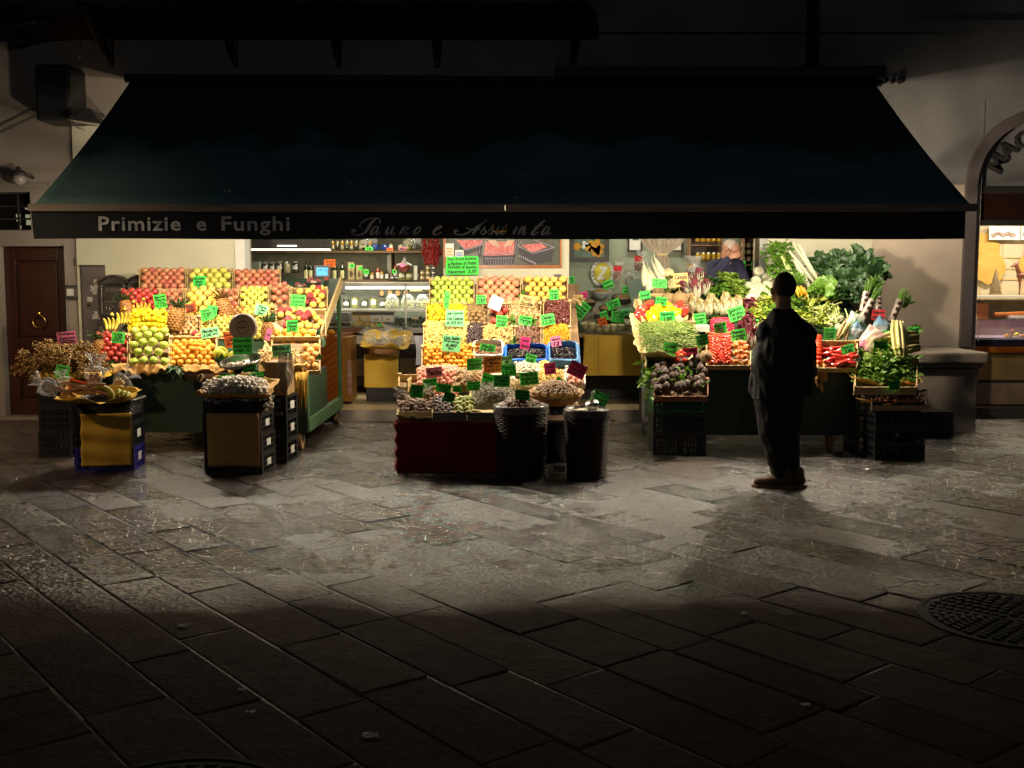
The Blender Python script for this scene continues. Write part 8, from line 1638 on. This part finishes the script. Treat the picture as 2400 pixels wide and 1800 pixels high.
coat = [cc((1834,756,.02),(1832,800,.02),.135,.165), cc((1830,800,.02),(1826,850,.02),.168,.178), cc((1828,850,.02),(1830,940,.01),.172,.168), ('e', L_(C(1812,850,.02)), (.17,.17,.22), (0,0,0)), ('e', L_(C(1845,800,.0)), (.17,.15,.19), (0,0,0)),
cc((1832,760,.02),(1800,776,.03),.09,.082), cc((1836,758,.02),(1880,778,0),.095,.088), cc((1878,780,0),(1896,820,0),.088,.07), cc((1896,820,0),(1898,872,.05),.066,.056), cc((1898,872,.05),(1872,895,.22),.055,.045),
cc((1798,782,.03),(1782,835,.08),.075,.064), cc((1782,835,.08),(1786,876,.16),.062,.05), cc((1836,733,.02),(1836,758,.02),.074,.09), cc((1842,747,.02),(1890,784,.0),.078,.088), cc((1828,747,.02),(1793,784,.02),.074,.08), cc((1805,870,.0),(1803,950,.0),.13,.13), cc((1868,860,.0),(1872,950,0),.12,.12), cc((1872,800,.0),(1876,870,.0),.10,.12), cc((1788,800,.05),(1768,915,.08),.05,.05), cc((1795,790,.05),(1778,850,.1),.07,.06)]
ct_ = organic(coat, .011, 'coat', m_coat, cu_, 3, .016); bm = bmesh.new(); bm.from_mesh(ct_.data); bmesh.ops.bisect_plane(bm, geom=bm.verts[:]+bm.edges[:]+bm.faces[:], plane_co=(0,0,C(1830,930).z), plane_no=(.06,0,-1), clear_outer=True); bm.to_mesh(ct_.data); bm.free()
mb = MB().tube([L_(C(1836,731,.02))+Vector((.066*math.cos(a), .064*math.sin(a), .016*math.sin(a))) for a in [i*PI/10 for i in range(21)]], .026, 8, cap=False); mb.build('collar', m_coat, cu_, smooth=True)
tro = [cc((1828,905,0),(1828,940,0),.15,.15), cc((1848,935,.0),(1848,1010,.02),.125,.10), cc((1848,1010,.02),(1852,1125,.04),.098,.075), cc((1806,935,0),(1809,1010,.0),.125,.105), cc((1809,1010,.0),(1820,1060,-.02),.105,.09), cc((1820,1060,-.02),(1832,1118,-.02),.09,.07), cc((1852,1112,.04),(1854,1128,.04),.068,.066)]
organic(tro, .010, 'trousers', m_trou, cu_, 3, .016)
def shoe(u, v, dy, yaw, nm='shoe'):
 b = L_(C(u, v, dy)); b.z = 0; s = Matrix.Translation(b) @ Matrix.Rotation(yaw, 4, 'Z'); f = lambda x, y, z: s @ Vector((x, y, z))
 o = organic([('c', f(0,-.07,.055), f(0,.03,.06), .042,.042), ('c', f(0,.02,.05), f(0,.16,.04), .044,.034), ('c', f(-.012,.1,.036), f(-.004,.17,.034), .036,.03), ('c', f(0,-.06,.08), f(0,-.05,.13), .040,.042)], .007, nm, m_shoe, cu_, 3)
 mb = MB(); pts = [(-.042,-.10),(-.03,-.115),(.03,-.115),(.042,-.10),(.036,0),(.05,.1),(.042,.18),(.015,.215),(-.02,.21),(-.046,.17),(-.05,.09),(-.036,0)]; n = len(pts)
 mb.v = [tuple(f(x,y,0)) for x,y in pts]+[tuple(f(x,y,.024)) for x,y in pts]; mb.f = [tuple(range(n-1,-1,-1)), tuple(range(n,2*n))]+[(i,(i+1)%n,n+(i+1)%n,n+i) for i in range(n)]; mb.m = [0]*len(mb.f); mb.build('sole', m_sole, o)
shoe(1826,1140,-.04,1.35); shoe(1860,1140,.03,.55)
YK = 12.95
def K(u, v, dy=0): return PY(u, v, YK+dy)
zk = .50
sk_ = empty('person', (K(1700,660).x, YK, zk)); tag(sk_, 'white haired shopkeeper in navy sweater leaning over the vegetables, hand at his face', 'person'); off2 = Vector(sk_.location)
kk = lambda p: Vector(p)-off2
def kc(a, b, ra, rb): return ('c', kk(K(*a)), kk(K(*b)), ra, rb)
pl = empty('step_platform', (K(1700,660).x, YK-.05, zf+.005)); tag(pl, 'low wooden platform hidden behind the vegetable stall', 'platform'); MB().box(-.4,-.2,0,.4,.4,zk-zf-.008).build('body', m_woodd, pl)
h0 = kk(K(1712,586,-.02))
face_d = Vector((.62,-.45,-.55)).normalized(); upv = Vector((.45,-.1,.85)); upv = (upv-face_d*upv.dot(face_d)).normalized(); sdv = face_d.cross(upv)
hp = lambda f, s, u: h0+face_d*f+sdv*s+upv*u
headk = [('c', hp(-.03,0,.02), hp(.02,0,.03), .092,.088), ('c', hp(.03,0,-.05), hp(.045,0,-.085), .062,.045), ('c', hp(.09,0,.0), hp(.108,0,-.03), .010,.014), ('c', hp(.075,-.03,.02), hp(.075,.03,.02), .018,.018), ('c', hp(.07,-.022,-.06), hp(.07,.022,-.06), .014,.014),
('e', hp(-.01,.085,-.01), (.02,.014,.03), (0,0,.4)), ('e', hp(-.01,-.085,-.01), (.02,.014,.03), (0,0,.4)), ('c', hp(-.03,0,-.04), kk(K(1700,624,.08)), .058,.065)]
bodyk = headk+[kc((1700,630,.08),(1698,720,.1),.14,.15), kc((1698,720,.1),(1698,800,.1),.13,.12), kc((1676,624,.06),(1724,624,.06),.05,.05), kc((1674,628,.05),(1668,652,-.1),.042,.038), kc((1668,652,-.1),(1708,606,-.2),.042,.03), kc((1728,622,.02),(1745,650,-.15),.05,.04), kc((1745,650,-.15),(1762,685,-.45),.04,.028)]
hip = kk(K(1698,790,.1)); bodyk += [('c', hip+Vector((-.09,0,0)), Vector((-.1,.05,.5)), .09,.065), ('c', Vector((-.1,.05,.5)), Vector((-.1,.06,.06)), .06,.045), ('c', hip+Vector((.09,0,0)), Vector((.1,.05,.5)), .09,.065), ('c', Vector((.1,.05,.5)), Vector((.1,.06,.06)), .06,.045), ('c', Vector((-.1,.08,.04)), Vector((-.1,-.1,.035)), .04,.035), ('c', Vector((.1,.08,.04)), Vector((.1,-.1,.035)), .04,.035)]
bodyk += hand_parts(kk(K(1711,603,-.22)), (.75,-.1,.25), (0,-1,.1), .95, .9) + hand_parts(kk(K(1762,686,-.46)), (.5,-.5,-.6), (.3,-.3,.9), .95, .4)
organic(bodyk, .008, 'body', m_skin, sk_, 2)
mb = MB().add(sph(1, 24, 16)); hr = mb.build('hair', m_hairw, sk_, smooth=True); bm = bmesh.new(); bm.from_mesh(hr.data); bmesh.ops.delete(bm, geom=[v for v in bm.verts if v.co.y > .35 and v.co.z < .62 or v.co.z < -.35], context='VERTS'); bm.to_mesh(hr.data); bm.free()
hr.matrix_local = Matrix.Translation(hp(-.006,0,.028)) @ Matrix((sdv, face_d, upv)).transposed().to_4x4() @ Matrix.Diagonal((.094,.116,.094,1))
mb = MB(); e = lambda s: [hp(.098+.004*0,s*.033,.0)+(sdv*math.cos(a)*.021+upv*math.sin(a)*.016) for a in [i*PI/8 for i in range(17)]]
for s in (-1,1): mb.tube(e(s), .0028, 5, cap=False); mb.tube([hp(.098,s*.054,.004), hp(.03,s*.092,.0), hp(-.01,s*.094,-.0)], .003, 5)
mb.tube([hp(.1,-.012,.003), hp(.1,.012,.003)], .0025, 5); mb.build('glasses', m_iron, sk_, smooth=True)
swk = [kc((1698,640,.08),(1698,700,.1),.165,.175), kc((1698,700,.1),(1698,790,.1),.175,.17), kc((1672,624,.05),(1728,622,.05),.085,.085), kc((1672,626,.04),(1667,654,-.08),.082,.070), kc((1667,654,-.08),(1692,625,-.18),.070,.058), kc((1692,625,-.18),(1704,610,-.21),.058,.05), kc((1728,624,.02),(1745,652,-.15),.08,.062), kc((1745,652,-.15),(1757,676,-.38),.062,.048), kc((1698,618,.07),(1700,610,.05),.08,.072)]
organic(swk, .010, 'sweater', m_navy, sk_, 3)
mb = MB().tube([kk(K(1700,610,.045))+Vector((.068*math.cos(a), .062*math.sin(a)-.0, .02*math.cos(a))) for a in [i*PI/10 for i in range(21)]], .013, 8, cap=False); mb.build('collar', m_navy, sk_, smooth=True)
organic([('c', hip+Vector((0,0,.05)), hip+Vector((0,0,-.05)), .165,.16), ('c', hip+Vector((-.09,0,0)), Vector((-.1,.05,.5)), .105,.08), ('c', Vector((-.1,.05,.5)), Vector((-.1,.06,.08)), .078,.06), ('c', hip+Vector((.09,0,0)), Vector((.1,.05,.5)), .105,.08), ('c', Vector((.1,.05,.5)), Vector((.1,.06,.08)), .078,.06)], .012, 'trousers', m_trou, sk_, 2)
def cards(sl, rows, Y=None):
 for r in rows:
  u, v, w, h, rot, c, txt, lab = r[:8]; card(u, v, w, h, c, txt, lab, rot, sl, r[8] if len(r) > 8 else Y)
cards(S1, [
(156,792,42,30,-6,'k','Origano|Secco|mazzo','pink price card standing in the dried oregano',9.85),
(146,871,32,30,8,'g','Origano|Kiwi|6.00','green price card on the front of the dried oregano',9.3),
(181,903,44,26,14,'o','Banane Rosse|kg 4.50','orange price card in the far left basket',9.0),
(204,917,16,10,20,'g','3.00','small green card half buried in the far left basket',9.0),
(376,706,33,32,-6,'g','Mele Rosse|Stark|2.50|kg 2.80','green price card right of the dark red apples'),
(466,664,34,34,-2,'G','Pere Golden|Mele|2.80|kg','deep green price card in the big yellow apples'),
(277,791,30,27,6,'g','Uva|3.00|6.50 kg','green price card above the red apples at the front left'),
(484,737,32,28,-14,'g','Pere|Abate|3.80|kg','green price card leaning in the yellow pears'),
(497,728,24,24,5,'G','Pere|kg 2.50','darker green card behind the leaning one'),
(447,722,26,22,-14,'R','Kaki|2.00','brick red price card below the tall pineapple'),
(492,780,42,24,-8,'l','Mandarini|3.00 kg','pale green price card above the mandarins'),
(613,727,30,26,16,'l','Pere|1.80|kg','pale green price card right of the small pinkish fruit'),
(698,706,38,30,3,'g','Arance Sicilia|Succo|2.00 kg','green price card in the upper orange crate'),
(685,764,28,28,-4,'G','Arance|Navel|2.50','deep green price card in the lower orange crate'),
(538,796,24,38,-8,'o','Pompelmi|1.50|kg','orange price card left of the scale dial'),
(568,811,44,40,-2,'G','Funghi|Porcini Secchi|100 gr','large deep green card hanging below the scale dial',9.82),
(660,822,44,28,-5,'l','Bacche di|Ginepro','very pale green card in the curled mushrooms'),
(585,867,30,26,-6,'G','Aglio|Zenzero|kg 6.00','deep green card under the scale pan',9.55),
(533,891,34,26,-4,'g','Aglio|2.50 kg','green price card at the left of the garlic',8.92),
(603,885,32,26,-12,'g','Aglio|Rosso|6.80','green price card at the right of the garlic',8.95),
(629,784,14,28,18,'k','Ananas','slim pink tag hanging on a pineapple')])
cards(S2, [
(1047,703,12,40,4,'g','Limoni|3.00','narrow green card turned sideways at the lemons'),
(1066,746,44,38,2,'l','Sala e Spinosa|Uva Catania|6.50 kg','large pale green card above the pale grapes'),
(1058,805,46,38,3,'l','Uva Italia|Regina|6.80|kg','large pale green card above the small orange fruit'),
(1128,702,23,21,-2,'g','Mango|Brasil|4.00','small green card at the foot of the blushed mangoes'),
(1162,710,30,32,22,'w','','blank pinkish white card over the pomegranates'),
(1235,706,36,26,10,'y','Noci|Sicilia','cream card over the dried mushrooms'),
(1299,690,24,24,-4,'g','Pompelmi|Corsica|2.80','green card in the pale yellow fruit'),
(1176,753,27,27,5,'g','Fichi secchi|dolci|6.80','green card over the dried tan fruit'),
(1231,751,30,22,8,'g','Datteri|Palma|12.00','green card over the brown dried pods'),
(1284,749,32,26,-8,'g','Datteri|12.00','green card below the dates'),
(1143,815,36,17,8,'g','Fichi|15.00','green card leaning over the white tray'),
(1231,804,22,28,8,'p','Zenzero|Secco','magenta card at the foot of the brown dried pods'),
(1303,800,24,24,-10,'k','Albicocche|12','pink card at the foot of the dried apricots'),
(1244,840,26,20,14,'g','Prugne|6.00','green card in the bright blue lined tray')])
cards(S2F, [
(1018,873,38,24,-8,'k','Pesche','pink card standing in the pink peaches'),
(1112,854,36,28,-2,'G','Nocciole e Noci|Italia|6.80 kg','deep green card left of the big orange one',9.75),
(1155,855,44,40,-2,'o','Tartufi di|S. Miniato|100 gr|18.00 kg','large orange card in the middle of the lower display',9.6),
(1187,844,28,20,-10,'l','Pinoli|6','pale green card behind the orange one',9.9),
(1192,868,36,27,-4,'g','Pistacchi|13.00','green card overlapping the right of the orange one',9.5),
(1289,864,27,27,-5,'p','Canditi|12.00','magenta card in the yellow candied peel'),
(1353,867,42,34,26,'p','Frutta|Candita|16.00 kg','large tilted magenta card at the right end of the lower display',9.4),
(1142,893,28,36,14,'g','Mandorle|9.00','green card left of the San card, leaning',9.35),
(1176,893,38,28,2,'G','San Luca|1800|al kg','deep green card above the grey seeds',9.2),
(1240,887,44,30,-6,'g','Pistacchi di|Bronte Sale|13.50','wide green card above the almonds'),
(1310,900,24,30,30,'g','Noci|9.00','green card tilted like a diamond in the brown nuts'),
(1225,926,36,24,4,'G','Castagne|Mugello|6.80 kg','deep green card in the chestnut bin',8.75),
(1404,934,42,32,24,'G','Fagioli|Toscani|6.50','deep green tilted card behind the steel scoop',8.95),
(977,917,32,30,3,'G','Fichi secchi|6.50|kg','deep green card at the left front corner of the lower display',9.0),
(1008,897,34,20,-6,'g','Susine|2.40','green card behind the left corner card'),
(1040,910,36,20,8,'G','Susine|2.80','green card under the pink peaches'),
(1052,931,26,24,20,'G','Fichi|Calabria|6.00','deep green tilted card over the dark plums'),
(1071,912,23,14,4,'G','Noci|5.80','small deep green card left of the seeds'),
(1110,905,31,22,-3,'G','Nespole|Pugliesi|6.80','deep green card behind the green figs')])
cards(SS, [
(1357,722,44,40,38,'g','Peperoncino|forte|tritato|10.00','big tilted green card at the left of the spice counter',12.9),
(1365,692,26,14,-12,'p','Curry','wrinkled pink card at the back of the spice counter'),
(1339,656,16,18,-8,'G','Sale|2','small dark green card just right of the pillar',13.4),
(1425,667,24,20,-22,'g','Spezie|miste','green card stuck in the enamel spice bowl'),
(1468,679,18,17,-4,'g','Curry|4.00','small green card in front of the brown spice bowl'),
(1438,713,32,20,-24,'g','Zafferano|5.00','long green card sloping between the bowls'),
(1416,740,19,22,-14,'g','Anice|2.50','green card beside the red picture packet'),
(1448,742,31,26,4,'g','Zafferano|Abruzzo|qualita|6.50 g','square green card above the spice packets'),
(1412,754,20,18,-16,'o','Paprica|2.00','orange card among the spice packets'),
(1467,731,22,18,-14,'l','Timo','pale green card behind the square one'),
(1481,742,10,26,-10,'g','','narrow green card edge beside the peppers'),
(1490,755,8,10,0,'p','','tiny pink card corner beside the peppers')])
cards(S3, [
(1546,664,38,21,3,'g','Rafano Daikon|6.80|3.50 kg','green card in front of the daikon roots',11.3),
(1596,656,34,32,-5,'y','Cavolo|Cavolfiore','cream card above the cauliflower',11.5),
(1512,691,26,18,-10,'G','Ravanelli','deep green card above the broccoli'),
(1550,706,26,20,4,'G','Broccoli|2.80','deep green card between broccoli and celeriac'),
(1564,742,36,24,-6,'G','Peperoni|3.80','deep green card in the yellow peppers'),
(1640,747,28,25,-8,'g','Funghi|di bosco|6.80','green card above the white punnet'),
(1726,735,38,32,-18,'g','Radicchio|Tardivo|6.80','bright green tilted card over the endives'),
(1689,769,30,27,-12,'G','Ravanelli|bio|1.50','deep green card over the radishes'),
(1731,786,34,29,-12,'g','Pomodori|da insalata|3.00','bright green tilted card over the tomatoes'),
(1646,797,28,26,-14,'G','Funghi|Pleurotus|4.00','deep green card over the tan mushrooms'),
(1570,824,32,42,6,'g','Carciofi|Morelli|2.50','tall green card above the artichokes',10.1),
(1618,827,34,24,-6,'p','Pomodori|Fiorentini','magenta card above the artichokes',10.1),
(1769,760,16,24,6,'g','3','green card half hidden by the standing man'),
(1958,687,30,26,6,'G','Bietola|2.80 kg','deep green card in the dark kale leaves'),
(2058,738,30,24,3,'r','Asparagi|selvatici','red card among the wrapped asparagus',10.75),
(1945,781,28,26,-3,'g','Cipolle|Certaldo|2.80','green card above the red tomatoes right of the man'),
(1987,818,30,20,-18,'g','Peperoni|3.80','green tilted card over the long red peppers'),
(2065,811,34,24,-3,'G','Rucola|Selvatica|1.00','deep green card above the rocket'),
(2141,778,26,24,-4,'g','Cardi|2.80','bright green card behind the cardoons',10.35),
(2076,782,22,14,-3,'g','Misto|2.00','small green card on the salad bag',10.35),
(2097,903,30,21,-6,'G','Scalogno|3.00','deep green card above the shallots crate',9.6)])
card(1083,622,77,44,'g','Pom. di sugo Sardegna|e Pachino di Pozzo|Fagiolini di Spagna|Nostrani  3.50','large handwritten green notice taped below the poster',0,None,YW-.08,0,False,curl=.1)
for (u,v,w,h,rot,c,txt,lab,Y) in ((773,617,26,18,-3,'o','Olio Nuovo|8.00','orange card above the blue screen',15.1),(865,583,18,8,0,'g','2.50','green card on the upper back shelf',15.1),(914,584,15,7,0,'o','3.00','orange card on the upper back shelf',15.1),(944,583,17,8,0,'k','Miele','pink card on the upper back shelf',15.1),
(825,623,12,9,5,'g','9.80','green card stuck on the tall cream carton',15.15),(845,629,9,9,-8,'g','7.50','green card stuck on the shorter carton',15.15),(858,637,13,11,0,'g','5.00','green card on the lower back shelf',15.1),(924,636,10,9,0,'g','4','small green card beside the small basket',15.1),(943,621,10,9,-20,'k','','pink packet in the small white basket',15.0),
(1735,615,8,16,-4,'k','','pink tag hanging right of the shopkeeper',13.5),(1745,620,6,18,-4,'g','4','narrow green tag hanging right of the shopkeeper',13.5),(1763,623,6,20,2,'g','6','second narrow green tag hanging on the dark shelf',13.5),(975,676,28,13,0,'y','Taleggio','beige sign clipped inside the fridge',14.6),(890,762,9,7,0,'g','','small green tag on the fridge deck',14.3)):
 card(u, v, w, h, c, txt, lab, rot, None, Y, 0, False)
WARM = (1.0, .86, .65)
def lamp_thing(x, y, z, power, lab, r=.06, top=None, col=WARM):
 t = empty('assumed_hanging_lamp', (x, y, z)); tag(t, lab, 'lamp', 'assumed lamps hung under the awning')  # lamps assumed behind the valance, never in view
 MB().add(lathe([(.13,.05),(.11,.08),(.06,.12),(.03,.15),(.001,.15)], 24, cap=False)).build('lamp_shade', m_cartg, t, smooth=True, solid=.003)
 MB().add(sph(.04, 12, 8), TRS((0,0,.03))).build('bulb', m_bulb, t, smooth=True)
 if top: MB().tube([(0,0,.17),(0,0,top-z)], .006, 5).build('cord', m_iron, t)
 ld = bpy.data.lights.new('assumed_bulb_light', 'POINT'); ld.energy = power; ld.color = col; ld.shadow_soft_size = r
 lo = bpy.data.objects.new('assumed_bulb_light', ld); COL.objects.link(lo); lo.parent = t; lo.location = (0,0,-.03)
def aw_z(y): k = (YW-.08-y)/(YW-.08-YF); return a_t0.z+(a_b0.z-a_t0.z)*k
LP = [(-3.3,10.22,2.142),(-1.95,10.2,2.168),(-.35,10.2,2.138),(1.25,10.2,2.178),(2.62,10.2,2.155),(3.85,11.3,2.5)]  # last position is an extra lamp added to brighten the right wall
LW = [62, 66, 72, 58, 96, 42]
for i, ((x, y, z), w_) in enumerate(zip(LP, LW)): lamp_thing(x, y, z, w_*LK, ['assumed enamel lamp under the awning, nearest the mailboxes','assumed enamel lamp over the middle of the left cart','assumed enamel lamp over the centre stand','assumed enamel lamp over the peppers','assumed enamel lamp over the white onions','added enamel lamp near the right end of the awning'][i], top=aw_z(y)-.03)
def area(loc, sx, sy, power, col, rot=(0,0,0), name='assumed_ceiling_light'):
 ld = bpy.data.lights.new(name, 'AREA'); ld.shape = 'RECTANGLE'; ld.size = sx; ld.size_y = sy; ld.energy = power; ld.color = col
 lo = bpy.data.objects.new(name, ld); COL.objects.link(lo); lo.location = loc; lo.rotation_euler = rot; return lo
def ceil_lamp(x, y, z, power, lab, col=(1,.92,.66), L=1.2):
 t = empty('assumed_ceiling_lamp', (x, y, z)); tag(t, lab, 'lamp', 'assumed tube lamps on the ceilings'); MB().box(-L/2,-.06,0,L/2,.06,.05).build('housing', m_white, t); MB().box(-L/2+.03,-.03,-.03,L/2-.03,.03,-.002).build('tube', m_tube, t); a = area((0,0,-.04), L, .06, power, col); a.parent = t  # assumed ceiling tubes, out of view, lighting the shop rooms
ceil_lamp(-2.0, 14.3, 2.9, 18*LK, 'assumed tube lamp on the ceiling of the back shop'); ceil_lamp(1.8, 13.5, 2.9, 6*LK, 'assumed tube lamp on the ceiling over the spice counter', (1,.95,.72)); ceil_lamp(6.4, 13.35, 2.62, 24*LK, 'assumed tube lamp in the window of the right shop', (1,.86,.62))
a = area((PY(900,680,YF_).x, YF_+.1, PY(1,680,YF_).z-.01), 2.0, .05, 5*LK, (1,1,.8), (.5,0,0), 'fridge_tube_light')
sl_ = empty('added_street_lamp', (-6.7, 6.9, 0)); tag(sl_, 'assumed wall height street lamp, out of view left of the door', 'street lamp'); MB().tube([(0,0,0),(0,0,3.0)], [.06,.035], 10).build('pole', m_iron, sl_)  # assumed lamp, out of view, lighting the left wall and crate fronts
MB().add(lathe([(.05,0),(.12,.05),(.10,.22)], 16, cap=False), TRS((0,0,3.0))).build('lantern', m_glass, sl_, smooth=True)
ld = bpy.data.lights.new('assumed_street_light', 'SPOT'); ld.spot_size = 1.15; ld.spot_blend = 1; ld.energy = 190*LK; ld.color = (1,.68,.36); ld.shadow_soft_size = .08; lo = bpy.data.objects.new('assumed_street_light', ld); COL.objects.link(lo); lo.parent = sl_; lo.location = (0,0,3.1); lo.rotation_euler = (Vector((-4.6,10.6,.5))-Vector((-6.7,6.9,3.1))).to_track_quat('-Z','Y').to_euler()
fs = empty('added_street_lamp', (-2, -14, 0)); tag(fs, 'added tall street lamp, unseen, across the square behind the viewer', 'street lamp'); MB().tube([(0,0,0),(0,0,8.8)], [.08,.05], 10).build('pole', m_iron, fs); MB().add(lathe([(.05,0),(.14,.05),(.12,.25)], 16, cap=False), TRS((0,0,8.8))).build('lantern', m_glass, fs, smooth=True)  # unseen lamp added to light the facade, awning and valance lettering
ld = bpy.data.lights.new('added_far_street_light', 'POINT'); ld.energy = FARK; ld.color = (.86,.93,1); ld.shadow_soft_size = .1; lo = bpy.data.objects.new('added_far_street_light', ld); COL.objects.link(lo); lo.parent = fs; lo.location = (0,0,9)
w = bpy.data.worlds.new('World'); SC.world = w; w.use_nodes = True; nt = w.node_tree; bg = nt.nodes['Background']
sky = nt.nodes.new('ShaderNodeTexSky'); sky.sky_type = 'NISHITA'; sky.sun_disc = False; sky.sun_elevation = math.radians(15); sky.sun_rotation = math.radians(180)
hs_ = nt.nodes.new('ShaderNodeHueSaturation'); hs_.inputs['Saturation'].default_value = .25; nt.links.new(sky.outputs[0], hs_.inputs['Color']); nt.links.new(hs_.outputs[0], bg.inputs['Color']); bg.inputs['Strength'].default_value = SKYK
SC.view_settings.view_transform = 'Standard'; SC.view_settings.look = 'None'; SC.view_settings.exposure = 0; SC.view_settings.gamma = 1
SC.cycles.use_denoising = True; SC.cycles.max_bounces = 6; SC.cycles.diffuse_bounces = 2; SC.cycles.glossy_bounces = 3; SC.cycles.transparent_max_bounces = 12; SC.cycles.sample_clamp_indirect = 4; SC.cycles.caustics_reflective = False; SC.cycles.caustics_refractive = False
SC.cycles.use_light_tree = True
